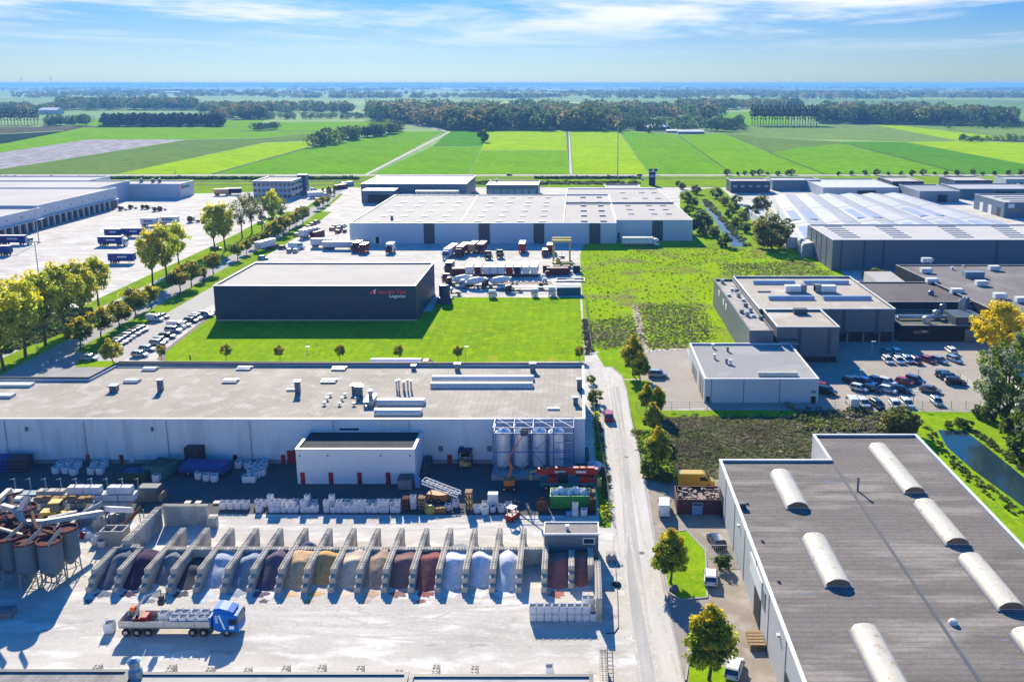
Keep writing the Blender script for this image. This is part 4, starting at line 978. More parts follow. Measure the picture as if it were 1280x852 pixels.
# ---- M: roofs along the bottom edge
hM = 5.5
M_oldroof = mat('old_tile_roof', (.36, .33, .30), (.22, .205, .19), sc=.5, amt=1, rough=.95, wave=(0, 1.3, .25, .2), fine=.2)
a0_, a1_ = G(-60, 837.5, hM), G(164, 838, hM)
tM = hall('shed', 'old ribbed shed roof cut off at the lower left corner', rect(a0_[0], a1_[0], 60, a0_[1]), hM, M_wallA, M_oldroof, cope=M_dtrim, par=.02)
b0_, b1_ = G(165, 839.5, hM), G(511, 842, hM)
tM2 = hall('shed', 'long pale flat shed roof along the bottom edge', rect(a1_[0] + .12, b1_[0], 60, b1_[1] + .15), hM, M_wallA, M_lroof, cope=M_dtrim, par=.02)
c0_, c1_ = G(514, 842.5, hM), G(741, 843.5, hM)
tM3 = hall('shed', 'pale flat shed roof with a dark rim at the bottom middle', rect(b1_[0] + .25, c1_[0], 60, c1_[1]), hM, M_wallA, M_lroof, cope=M_dtrim, par=.02)
xc, yc = G(170, 846, hM); MB().lathe(xc, yc, [(.7, hM - .3), (.7, hM + .9), (.5, hM + 1.1), (.5, hM + 1.9), (.75, hM + 2.0), (.2, hM + 2.3)], 12).build('roof_fan', mat('pale_blue_metal', (.25, .38, .45), rough=.4, metal=.3), tM2)
# ================================================================== TREES AND PLANTS
def quad_cloud(name, C, N, S, T, m, parent=None, asp=1.0, k=None, loc=None, fold=0.35):
    """many leaf-sized quads: centres C, facing N, sizes S, tints T"""
    n = len(C)
    N = N / (np.linalg.norm(N, axis=1, keepdims=True) + 1e-9)
    A = rng.normal(size=(n, 3)); U = np.cross(N, A); U /= (np.linalg.norm(U, axis=1, keepdims=True) + 1e-9)
    V = np.cross(N, U)
    S = S[:, None]
    j = rng.uniform(0.7, 1.3, size=(4, n, 1))
    P = np.stack([C - U * S * j[0] + N * S * fold * rng.uniform(-1, 1, (n, 1)), C - V * S * asp * j[1], C + U * S * j[2] + N * S * fold * rng.uniform(-1, 1, (n, 1)), C + V * S * asp * j[3]], axis=1).reshape(-1, 3)
    me = bpy.data.meshes.new(name)
    me.vertices.add(4 * n); me.vertices.foreach_set('co', P.astype(np.float32).ravel())
    me.loops.add(4 * n); me.loops.foreach_set('vertex_index', np.arange(4 * n, dtype=np.int32))
    me.polygons.add(n); me.polygons.foreach_set('loop_start', np.arange(0, 4 * n, 4, dtype=np.int32))
    at = me.attributes.new('tint', 'FLOAT_COLOR', 'POINT')
    at.data.foreach_set('color', np.repeat(np.concatenate([T, np.ones((n, 1))], axis=1), 4, axis=0).astype(np.float32).ravel())
    me.materials.append(m); me.update(calc_edges=True); me.validate()
    o = bpy.data.objects.new(name, me); COL.objects.link(o)
    if parent is not None: o.parent = parent; KIDS.setdefault(parent.name, []).append(o)
    if loc is not None: o.location = loc
    if k: o['kind'] = k
    return o
def unit(n):
    v = rng.normal(size=(n, 3)); return v / np.linalg.norm(v, axis=1, keepdims=True)
def crown_pts(rx, rz, zc, nc, nl, cr, ls, cols, shape='round', top=None):
    """clumps filling an uneven crown, leaves over each clump; cols = list of leaf colours (autumn mix)"""
    d = unit(nc); r = rng.uniform(0.35, 1.0, (nc, 1)) ** 0.6
    K = d * r * np.array([rx, rx, rz])
    if shape == 'cone': K[:, :2] *= np.clip(1.15 - (K[:, 2:3] + rz) / (2 * rz) * 0.95, 0.15, 1.1)
    if shape == 'poplar': K[:, :2] *= np.clip(1.1 - np.abs(K[:, 2:3] / rz) ** 1.5 * .8, .2, 1.1)
    if shape == 'dome': K[:, 2] = np.abs(K[:, 2]) * 1.0
    K[:, 2] += zc
    rad = cr * rng.uniform(0.6, 1.35, nc)
    idx = rng.integers(0, nc, nl)
    u = unit(nl)
    C = K[idx] + u * (rad[idx] * rng.uniform(0.55, 1.05, nl))[:, None] * np.array([1, 1, .8])
    N = u + rng.normal(size=(nl, 3)) * 0.55 + np.array([0, 0, .25])
    S = ls * rng.uniform(0.6, 1.3, nl)
    cols = np.array(cols)
    ct = rng.integers(0, len(cols), nc)
    if top is not None:                      # upper and outer leaves have turned
        hi = (K[:, 2] - zc) / rz + rng.normal(size=nc) * .45 > top[0]
        tc_ = np.array(top[1:]); T0 = np.where(hi[:, None], tc_[rng.integers(0, len(tc_), nc)], cols[ct])
    else: T0 = cols[ct]
    T = T0[idx] * rng.uniform(0.75, 1.25, (nl, 1))
    return C, N, S, T
M_leaf = mat('leaves', (1, 1, 1), (.8, .85, .8), sc=.4, amt=.6, rough=.6, attr='tint', objrand=.3, trans=.58, fine=.1, spec=.2)
M_leafw = mat('far_leaves', (1, 1, 1), (.8, .85, .8), sc=.02, amt=.6, rough=.8, attr='tint', fine=0, spec=.1, trans=.45)
M_bark = mat('bark', (.13, .105, .08), (.08, .065, .05), sc=2, amt=1, rough=.95, fine=.25)
M_barkp = mat('pale_bark', (.24, .22, .18), (.14, .12, .10), sc=1.5, amt=1, rough=.95, fine=.25)
def tree_proto(name, label, h, cb, rx, nc, nl, cr, ls, cols, shape='round', top=None, tr=.16, bark=None, limbs=6, group=None):
    t = thing(name, label, 'tree', (0, 0, 0), group=group)
    rz, zc = (h - cb) / 2, (h + cb) / 2
    b = MB(); bends = [(0, 0, 0), (rng.normal() * .08, rng.normal() * .08, cb * .6), (rng.normal() * .15, rng.normal() * .15, cb + .2), (rng.normal() * .2, rng.normal() * .2, zc + rz * .35)]
    rr = [tr * 1.3, tr, tr * .85, tr * .3]
    for i in range(3): b.tube(bends[i], bends[i + 1], rr[i], 8, rr[i + 1])
    for i in range(limbs):
        a = i * 2.4 + rng.uniform(-.4, .4); z0_ = cb + rng.uniform(-.1, .5) * rz; e = rng.uniform(.5, .8)
        b.tube((0, 0, z0_), (rx * e * math.cos(a), rx * e * math.sin(a), z0_ + rz * rng.uniform(.4, .9)), tr * .45, 6, tr * .12)
    b.build('trunk', bark or M_bark, t, local=True)
    C, N, S, T = crown_pts(rx, rz, zc, nc, nl, cr, ls, cols, shape, top)
    quad_cloud('crown', C, N, S, T, M_leaf, t)
    return t
GREEN = [(.17, .25, .022), (.21, .29, .026), (.13, .20, .02)]
DGREEN = [(.045, .09, .022), (.06, .11, .025), (.035, .07, .02)]
OLIVE = [(.17, .20, .04), (.21, .23, .045), (.13, .165, .035)]
YELLOW = [(.80, .64, .008), (.86, .72, .01), (.70, .56, .008)]
ORANGE = (.66, .54, .02), (.50, .47, .025), (.62, .44, .02)
GREY = [(.26, .32, .17), (.33, .38, .22), (.18, .25, .10)]
LIME = [(.52, .56, .05), (.62, .62, .05), (.40, .47, .04)]
street = [tree_proto('street_tree', 'round street tree', 7.0, 1.9, 2.35, 46, 3000, .8, .18, GREEN + OLIVE, 'round', (.45, *ORANGE), tr=.13) for _ in range(2)]
tall = [tree_proto('avenue_tree', 'tall avenue tree', 17.0, 4.8, 4.1, 80, 4600, 1.15, .26, LIME if i else LIME, 'poplar', (.3, (.78, .72, .03), (.78, .64, .025), (.62, .64, .03)), tr=.26, bark=M_bark, limbs=12) for i in range(2)]
thin = tree_proto('avenue_tree', 'thin bare avenue tree', 15.0, 4.5, 3.4, 50, 1300, 1.3, .24, OLIVE + [(.2, .18, .06)], 'poplar', None, tr=.22, bark=M_barkp, limbs=16)
def ordn(i): return ('first', 'second', 'third', 'fourth', 'fifth', 'sixth', 'seventh', 'eighth', 'ninth', 'tenth', 'eleventh', 'twelfth', 'thirteenth', 'fourteenth', 'fifteenth', 'sixteenth', 'seventeenth', 'eighteenth', 'nineteenth', 'twentieth')[i] if i < 20 else '%dth' % (i + 1)
def put_tree(protos, px, py, top, h0, label, group, sx=1.0, z=0.16):
    x, y = G(px, py, 0); h = max(hgt(py, top), 1.0); s = h / h0
    p = protos[int(rng.integers(0, len(protos)))] if isinstance(protos, list) else protos
    return place(p, (x, y, z), rng.uniform(0, 6.28), label, group, (s * sx, s * sx, s))
for i, (a, b, c) in enumerate(((-26, 478, 352), (5, 464, 345), (32, 447, 341), (57, 432, 334), (82, 421, 324), (106, 407, 322), (124, 386, 320))):
    put_tree(tall, a, b, c, 17.0, 'tall yellowing avenue tree, %s from the near left end of the tall row' % ordn(i), 'tall trees along the avenue', 1.0)
for i, (a, b, c) in enumerate(((191, 357, 283), (209, 354, 277), (224, 337, 277), (269, 315, 252), (282, 314, 250), (341, 285, 235))):
    put_tree(tall, a, b, c, 17.0, 'tall loose avenue tree beside the trailer yard, %s counted from the near end' % ordn(i), 'tall trees along the avenue', .9)
for i, (a, b, c) in enumerate(((303, 298, 244), (315, 292, 240), (328, 288, 244), (352, 282, 243))):
    put_tree(thin, a, b, c, 15.0, 'thin half-bare avenue tree before the office building, %s from the left' % ordn(i), 'bare trees along the avenue')
for i, (a, b, c) in enumerate(((101, 438, 398), (127, 424, 385), (150, 411, 377), (170, 398, 360), (190, 386, 357), (225, 367, 336), (240, 359, 327), (254, 352, 334), (267, 343, 317), (297, 325, 304), (308, 318, 300), (319, 311, 295), (331, 307, 290), (343, 304, 276), (354, 294, 270), (362, 289, 268), (370, 284, 265), (379, 280, 258), (397, 263, 250), (403, 259, 246), (409, 256, 245))):
    put_tree(street, a, b, c, 7.0, 'round street tree turning orange, %s from the near end of the parking lane row' % ordn(i), 'round street trees by the parking lane', 1.12)
for i, (a, b, c) in enumerate(((202, 450, 431), (283, 451, 430), (350, 451, 432), (425, 451, 431), (499, 451, 431), (573, 451, 432), (724, 451, 433))):
    put_tree(street, a, b, c, 7.0, 'small lawn tree behind the long pale roof, %s from the left' % ordn(i), 'small trees on the lawn edge', .9)
put_tree(street, 142, 460, 424, 7.0, 'small orange tree on the grass corner beside the long pale roof', None)
spire = tree_proto('conifer', 'dark pointed conifer', 5.0, .3, .75, 26, 900, .35, .13, DGREEN, 'cone', tr=.08, limbs=0)
put_tree(spire, 238, 452, 444, 5.0, 'tiny dark conifer on the lawn edge behind the long pale roof', None)
for i, a in enumerate((404, 409.5, 413.5, 417.5, 411.5)): put_tree(spire, a, 247 - i * .8, 235 - i * .5, 5.0, 'dark pointed conifer near the office, %s from the left of its clump' % ordn(i), 'conifers beside the office', 1.3)
big = tree_proto('roadside_tree', 'dense roadside tree with orange tips', 8.0, 2.0, 2.9, 110, 12000, .72, .125, GREEN + LIME, 'cone', (.45, *ORANGE), tr=.15)
for a, b, c, lb in ((791, 470, 421, 'dark roadside tree with orange tips beside the tan paving, farthest of the row'), (800, 478, 440, 'roadside tree on the grass corner next to a parked silver car'), (808, 516, 481, 'orange roadside tree, left one of the pair above the hedge'),
                    (822, 520, 484, 'orange roadside tree, right one of the pair above the hedge'), (816, 545, 504, 'wide orange roadside tree in the middle of the row'), (822, 586, 535, 'orange roadside tree casting shade over the scrub near the yellow van'),
                    (838, 730, 664, 'bushy tree with a dark trunk on the kerbed grass island'), (886, 851, 760, 'large orange tipped tree at the bottom beside the white van')):
    put_tree(big, a, b, c, 8.0, lb, None, 1.0 if b < 700 else 1.08)
yel = tree_proto('yellow_tree', 'bright yellow autumn tree', 11, 2, 5.4, 90, 7000, 1.1, .22, YELLOW, 'round', tr=.3)
put_tree(yel, 1246, 447, 380, 11, 'bright yellow autumn tree at the corner of the car park', None, .95)
wil = tree_proto('willow', 'big grey green willow', 13, .8, 5.6, 100, 8000, 1.2, .22, GREY + GREEN, 'round', tr=.35)
put_tree(wil, 1256, 528, 424, 13, 'big grey green willow covering the right end of the car park', None, .82)
put_tree(wil, 1292, 560, 478, 13, 'lower grey green willow at the right edge by the water', None, .75)
put_tree(wil, 1283, 470, 400, 13, 'green tree half cut off behind the yellow tree', None, .6)
bush = [tree_proto('shrub', 'rounded shrub', 4.0, .15, 2.2, 40, 1500, .7, .20, c, 'round', tr=.1, limbs=4) for c in (DGREEN + GREEN, OLIVE + GREEN, [(.26, .22, .03), (.2, .19, .04)] + OLIVE)]
CB = [(870, 243, 232), (857, 252, 240), (865, 260, 247), (862, 268, 256), (877, 276, 262), (880, 285, 270), (877, 292, 268), (892, 297, 283), (906, 309, 292), (895, 248, 235), (905, 257, 246), (916, 265, 253), (912, 272, 262), (927, 279, 265), (937, 272, 257), (952, 266, 246), (946, 276, 262), (922, 285, 272), (931, 291, 279), (921, 255, 244), (853, 237, 229), (848, 233, 226)]
for i, (a, b, c) in enumerate(CB): put_tree(bush[i % 2] if i % 5 else bush[2], a, b, c, 4.0, 'rounded shrub on the %s bank of the far canal, %s' % ('left' if i < 9 or i > 19 else 'right', ordn(i) + ' in its row'), 'shrubs along the far canal', 1.1)
olv = tree_proto('olive_shrub', 'large olive shrub', 9, .3, 4.9, 90, 6000, 1.1, .24, OLIVE + [(.26, .24, .06), (.3, .27, .07)], 'round', tr=.25)
put_tree(olv, 965, 311, 266, 9, 'large round olive shrub at the white gable sheds', None, 1.0)
put_tree(bush[1], 958, 302, 280, 4.0, 'olive shrub tucked behind the large round one', None, 1.0)
put_tree(bush[2], 1128, 545, 513, 4.0, 'yellow and green shrub behind the big brown roof', None, 1.25)
put_tree(bush[2], 1116, 543, 517, 4.0, 'yellow shrub leaning on the scrub behind the brown roof', None, 1.1)
for i, (a, b, c) in enumerate(((1083, 346, 337), (1094, 348, 336), (1102, 348, 338))): put_tree(bush[1], a, b + 2, c, 4.0, 'bright shrub in the shade under the slate hall, %s from the left' % ordn(i), None, 1.1)
for i, (a, b, c) in enumerate(((1243, 528, 505), (1225, 522, 508), (1262, 545, 523), (1283, 575, 540), (1197, 534, 523), (1210, 536, 526), (1185, 536, 527))): put_tree(bush[0] if i % 2 else bush[1], a, b, c, 4.0, 'dark shrub beside the near canal, %s along the bank' % ordn(i), 'shrubs along the near canal', 1.2)
for i, (a, b, c) in enumerate(((745, 505, 488), (738, 480, 470), (823, 602, 585), (812, 596, 575), (835, 604, 592))): put_tree(bush[1], a, b, c, 4.0, 'wild shrub on the verge of the dusty road, %s' % ('by the hall corner', 'near the turning circle', 'under the orange tree', 'at the kerb', 'beside the yellow van')[i], None, 1.0)
for i, a in enumerate((909, 922, 931, 941, 950, 959, 972, 984, 990, 1048, 1064, 1081, 1096, 1110, 1126, 1140, 1154, 1168, 1182, 1196, 1215, 1228, 1243, 1260, 1275)):
    put_tree(bush[0] if i % 4 else bush[1], a, 219.5 - (i % 3) * .4, 211.5 + (i * 7 % 4), 4.0, 'dark shrub on the verge of the far road behind the workshops, %s from the left' % ordn(i), 'shrubs along the far road', 1.0)
for i, (a, b, c) in enumerate(((614, 164, 154), (604, 178, 162), (775, 166, 158), (812, 166, 157))): put_tree(bush[0], a, b, c, 4.0, 'lone dark field tree, %s' % ('beside the bright field corner', 'standing alone between two green fields', 'by the farm entrance', 'in front of the farm sheds')[i], None, .8)
# rows of tall poplars one can tell apart
pop = tree_proto('poplar', 'tall poplar', 24, 6.5, 3.0, 24, 420, 1.7, .75, [(.05, .075, .03), (.07, .09, .03), (.11, .10, .04)], 'poplar', tr=.4, limbs=0)
for i in range(24):
    put_tree(pop, 940 + i * 3.5, 157 + (i % 2) * .8, 130.5 + (i * 5 % 3), 24, 'tall bare-stemmed poplar in the field row right of the farm, %s from the left' % ordn(i), 'poplars in the field row', 1.0)
for i in range(13):
    put_tree(pop, -2 + i * 4.1, 156 + (i % 2), 135.5 + (i * 5 % 3), 24, 'poplar in the far row at the left edge, %s from the left' % ordn(i), 'poplars at the left edge', 1.0)

# woods, groves and scrub that read as one mass
def wood(name, pts_px, hs, cols, per=55, leaf=1.35, wr=.5, cone=False, trunk=.12):
    """pts_px: list of (x, y) picture feet; hs: heights in metres"""
    Cs, Ns, Ss, Ts = [], [], [], []
    cols = np.array(cols)
    for (px, py), h in zip(pts_px, hs):
        x, y = G(px, py, 0)
        n = int(per * 1.5); d = unit(n); r = rng.uniform(.55, 1, (n, 1)) ** .5
        w = h * wr * rng.uniform(.8, 1.25)
        q = d * r * np.array([w, w, h * (1 - trunk) / 2])
        if cone: q[:, :2] *= np.clip(1.1 - (q[:, 2:3] / h + .5) * .9, .15, 1)
        q[:, 2] += h * (1 + trunk) / 2
        q[:, :2] *= 1 + .25 * np.sin(4 * np.arctan2(q[:, 1:2], q[:, 0:1]) + rng.uniform(0, 6))
        Cs.append(q + np.array([x, y, 0])); Ns.append(d + rng.normal(size=(n, 3)) * .5 + np.array([0, 0, .3]))
        Ss.append(leaf * h / 15 * rng.uniform(.6, 1.3, n)); Ts.append(np.tile(cols[rng.integers(0, len(cols))] * rng.uniform(.75, 1.2), (n, 1)) * rng.uniform(.8, 1.2, (n, 1)))
    C = np.concatenate(Cs); o_ = np.array([C[:, 0].mean(), C[:, 1].mean(), 0])
    return quad_cloud(name, C - o_, np.concatenate(Ns), np.concatenate(Ss), np.concatenate(Ts), M_leafw, None, k='stuff', loc=tuple(o_))
def band(x0, x1, y0, y1, n, y0b=None, y1b=None):
    """n picture feet in a band whose rows run y0..y1 at the left and y0b..y1b at the right"""
    y0b = y0 if y0b is None else y0b; y1b = y1 if y1b is None else y1b
    out = []
    for _ in range(n):
        t_ = rng.uniform(); s_ = rng.uniform() ** 1.0
        a, b = y0 + (y0b - y0) * t_, y1 + (y1b - y1) * t_
        out.append((x0 + (x1 - x0) * t_, a + (b - a) * s_))
    return out
WD = [(.09, .16, .04), (.12, .19, .045), (.065, .125, .035)]
WA = WD + WD + [(.26, .22, .07), (.32, .26, .09), (.20, .22, .06)]
WB = [(.36, .27, .12), (.42, .31, .13), (.18, .17, .06), (.09, .12, .04)]
def hh(n, a, b): return rng.uniform(a, b, n)
wood('grove', band(388, 505, 180, 186, 60, 160, 166), hh(60, 12, 17), DGREEN + GREEN, 80)
wood('woodland', band(131, 278, 155, 158.5, 200), hh(200, 15, 20), [(.02, .04, .018), (.026, .05, .02)], 70, cone=True)
wood('woodland', band(75, 247, 133, 138, 220), hh(220, 24, 32), WA, 60)
wood('woodland', band(250, 440, 137, 142, 200), hh(200, 18, 25), WA, 60)
wood('woodland', band(272, 330, 146, 150, 40), hh(40, 20, 28), WA, 70)
wood('woodland', band(322, 485, 147, 149.5, 110), hh(110, 8, 12), WD, 50)
wood('woodland', band(0, 75, 137, 142, 60), hh(60, 15, 24), WA, 60)
wood('woodland', band(60, 110, 155, 158, 26), hh(26, 10, 20), WD, 60)
wood('woodland', band(556, 772, 154, 163, 250), hh(250, 18, 34), WA, 75)
wood('woodland', band(470, 566, 140, 150, 190, 150, 162), hh(190, 20, 30), WB + WD, 75)
wood('woodland', band(460, 800, 138, 153, 260), hh(260, 22, 32), WA, 50)
wood('woodland', band(740, 900, 142, 150, 110), hh(110, 22, 30), WB + WA, 55)
wood('woodland', band(770, 930, 156, 165, 90), hh(90, 10, 18), DGREEN + WD, 70)
wood('woodland', band(848, 1000, 135, 137.5, 110), hh(110, 20, 30), WA, 55)
wood('woodland', band(1018, 1265, 147, 154, 330, 151, 158), hh(330, 20, 30), WA, 65)
wood('woodland', band(1180, 1290, 156, 162, 46), hh(46, 6, 12), DGREEN, 60)
wood('woodland', band(1030, 1180, 139, 141, 50), hh(90, 20, 28), WA, 45)
wood('hedge', band(1200, 1290, 174, 178, 40), hh(40, 4, 8), DGREEN, 50)
wood('hedge', band(310, 348, 161, 164, 14), hh(14, 8, 12), DGREEN, 60)
# endless belts of trees toward the horizon
far_pts, far_h = [], []
for k_ in range(230):
    py = 105.0 + 19 * rng.uniform() ** 1.4
    x0 = rng.uniform(-60, 1300); L = rng.uniform(20, 190)
    n = int(4 + L / 5)
    for _ in range(n): far_pts.append((x0 + rng.uniform(0, L), py + rng.uniform(-.25, .25))); far_h.append(rng.uniform(12, 24) * (1 + max(0, (112 - py)) * .12))
wood('tree_belt', far_pts, far_h, WA, 16, leaf=3.4, wr=.9)
# ditch reeds between road and estate
def scrub(name, poly_px, n, size, cols, per=22, leaf=.28, k='stuff', tall=.8, m=None):
    jit = 1.8 if name == 'scrub' else 0.0
    xs_, ys_ = [p[0] for p in poly_px], [p[1] for p in poly_px]
    P = pix(poly_px); mnx, mxx = min(p[0] for p in P), max(p[0] for p in P); mny, mxy = min(p[1] for p in P), max(p[1] for p in P)
    pts = []
    while len(pts) < n:
        x, y = rng.uniform(mnx, mxx), rng.uniform(mny, mxy); c = False
        for i in range(len(P)):
            (x1, y1), (x2, y2) = P[i - 1], P[i]
            if (y1 > y) != (y2 > y) and x < (x2 - x1) * (y - y1) / (y2 - y1) + x1: c = not c
        if c: pts.append((x, y))
    pts = np.array(pts) + rng.normal(size=(n, 2)) * jit; cols = np.array(cols)
    s = size[0] + (size[1] - size[0]) * rng.uniform(size=n) ** 2
    # neighbouring plants share a colour: pick by a slow wave over the ground
    ph = np.sin(pts[:, 0] * .31 + 1.3 * np.sin(pts[:, 1] * .17)) + np.sin(pts[:, 1] * .27 + pts[:, 0] * .11) + rng.normal(size=n) * .7
    ci = np.clip(((ph + 2.4) / 4.8 * len(cols)).astype(int), 0, len(cols) - 1)
    idx = np.repeat(np.arange(n), per); m_ = n * per
    u = unit(m_); u[:, 2] = np.abs(u[:, 2])
    C = np.zeros((m_, 3)); C[:, :2] = pts[idx]; C += u * s[idx][:, None] * rng.uniform(.4, 1, (m_, 1)) * np.array([1, 1, tall]); C[:, 2] += .18
    T = cols[ci][idx] * rng.uniform(.65, 1.35, (m_, 1))
    o_ = np.array([pts[:, 0].mean(), pts[:, 1].mean(), 0])
    return quad_cloud(name, C - o_, u + rng.normal(size=(m_, 3)) * .6, leaf * rng.uniform(.5, 1.4, m_) * (.5 + .5 * s[idx]), T, m or M_leafw, None, k=k, loc=tuple(o_))
SC = [(.20, .15, .10), (.15, .165, .05), (.29, .25, .17), (.19, .22, .045), (.11, .125, .045), (.22, .18, .125)]
scrub('scrub', [(838, 524), (1000, 524), (1015, 545), (1012, 575), (895, 578), (890, 602), (850, 604), (836, 575)], 3400, (.2, .75), SC, 16, .14, tall=.5)
scrub('scrub', [(1000, 516), (1130, 516), (1150, 542), (1018, 543)], 500, (.4, 1.3), SC[1:4], 26, .22)
scrub('scrub', [(738, 402), (790, 396), (800, 432), (745, 436), (738, 425)], 1300, (.18, .6), SC, 14, .15, tall=.45)
scrub('scrub', [(800, 382), (870, 380), (890, 415), (885, 432), (812, 438)], 2400, (.18, .6), SC, 14, .15, tall=.45)
scrub('scrub', [(905, 330), (1010, 328), (1040, 344), (905, 345)], 1600, (.18, .6), SC, 14, .16, tall=.4)
scrub('scrub', [(785, 312), (1000, 306), (1000, 318), (850, 334), (790, 328)], 800, (.15, .5), [SC[1], SC[3], SC[0]], 12, .16, tall=.4)
scrub('meadow_tufts', [(728, 322), (740, 312), (1000, 310), (1010, 330), (890, 345), (895, 380), (860, 384), (800, 384), (760, 398), (733, 398)], 1000, (.12, .5), [(.27, .40, .015), (.32, .44, .015), (.22, .33, .02), (.24, .24, .06), (.14, .20, .03)], 12, .26, tall=.5)
scrub('reeds', [(1158, 545), (1168, 539), (1182, 562), (1214, 590), (1290, 646), (1290, 660), (1200, 597)], 130, (.25, .6), [(.14, .13, .07), (.08, .12, .03), (.16, .19, .04)], 20, .2)
scrub('reeds', [(1209, 538), (1237, 559), (1294, 604), (1294, 596), (1242, 553), (1214, 535)], 130, (.25, .6), [(.14, .13, .07), (.08, .12, .03), (.2, .2, .05)], 20, .2)
scrub('reeds', [(876, 250), (884, 250), (940, 308), (930, 308)], 200, (.4, 1.2), OLIVE + [(.16, .15, .07)], 20, .35)
scrub('hedge_strip', [(240, 223.2), (449, 223.2), (449, 224.8), (240, 224.8)], 420, (1.0, 2.2), DGREEN, 16, .7)
scrub('hedge_strip', [(590, 228), (800, 228), (800, 231), (590, 231)], 300, (.8, 1.8), DGREEN + OLIVE, 16, .6)
scrub('hedge_strip', [(670, 222.6), (800, 222.6), (800, 224), (670, 224)], 260, (.8, 2.0), DGREEN, 16, .7)
scrub('hedge_strip', [(-20, 222.8), (240, 222.8), (240, 224.3), (-20, 224.3)], 420, (1.0, 2.2), DGREEN, 14, .7)
scrub('undergrowth', [(0, 418), (100, 385), (120, 388), (105, 408), (0, 445)], 420, (.5, 1.6), DGREEN + OLIVE, 26, .3)
scrub('undergrowth', [(728, 400), (734, 400), (742, 445), (732, 445)], 130, (.3, .8), [(.14, .10, .07), (.1, .09, .05)], 20, .22)
scrub('undergrowth', [(742, 506), (746, 506), (762, 600), (763, 655), (755, 655)], 160, (.3, .9), LIME + OLIVE, 20, .2)
scrub('undergrowth', [(790, 540), (835, 540), (848, 600), (815, 602)], 200, (.3, 1.0), GREEN + OLIVE, 20, .22)
scrub('lawn_tufts', [(210, 448), (300, 440), (540, 395), (548, 374), (724, 374), (728, 450)], 900, (.08, .2), [(.12, .30, .01), (.2, .38, .02)], 6, .16, tall=.4)
# ================================================================== VEHICLES
M_tyre = mat('tyre_rubber', (.02, .02, .022), rough=.85, fine=.05)
M_rim = mat('wheel_rim', (.45, .45, .46), rough=.4, metal=.6)
M_lamp = mat('lamp_glass', (.75, .75, .72), rough=.15); M_tail = mat('tail_lamp', (.45, .015, .015), rough=.25)
M_chass = mat('chassis', (.03, .03, .035), rough=.7)
CP = {k: mat('car_' + k, c, rough=.28, coat=.6, fine=0, metal=mt, amt=.1) for k, c, mt in (
    ('white', (.74, .74, .73), 0), ('silver', (.42, .44, .46), .5), ('grey', (.16, .17, .18), .3), ('black', (.012, .013, .015), 0), ('navy', (.012, .025, .075), .1),
    ('red', (.42, .02, .02), 0), ('paleblue', (.30, .42, .55), .2), ('blue', (.02, .10, .38), .1), ('darkred', (.16, .012, .02), 0), ('beige', (.45, .40, .32), .2))}
def wheel(t, x, y, r, w, n=14, name='wheel'):
    o = MB().lathe(x, r, [(r * .55, y - w / 2), (r, y - w / 2 + .03), (r, y + w / 2 - .03), (r * .55, y + w / 2)], n, ax='y').build(name, M_tyre, t, local=True)
    s = 1 if y > 0 else -1
    MB().lathe(x, r, [(r * .56, y + s * (w / 2 - .02)), (r * .5, y + s * (w / 2 + .012)), (r * .1, y + s * (w / 2 + .02))], 10, ax='y').build('rim', M_rim, o, local=True)
    return o
def loft(st, close=True):
    """st: sections (x, [(y,z)...]) joined into one skin"""
    m = MB(); n = len(st[0][1]); vs = [(x, y, z) for x, sec in st for y, z in sec]
    fs = [(k * n + i, (k + 1) * n + i, (k + 1) * n + (i + 1) % n, k * n + (i + 1) % n) for k in range(len(st) - 1) for i in range(n)]
    fs += [tuple(range(n)), tuple(range((len(st) - 1) * n, len(st) * n))[::-1]]
    return m.add(vs, fs)
def csec(w, z0, z1, r=.12): return [(-w, z0 + r), (-w, z1 - r), (-w + r, z1), (w - r, z1), (w, z1 - r), (w, z0 + r), (w - r, z0), (-w + r, z0)]
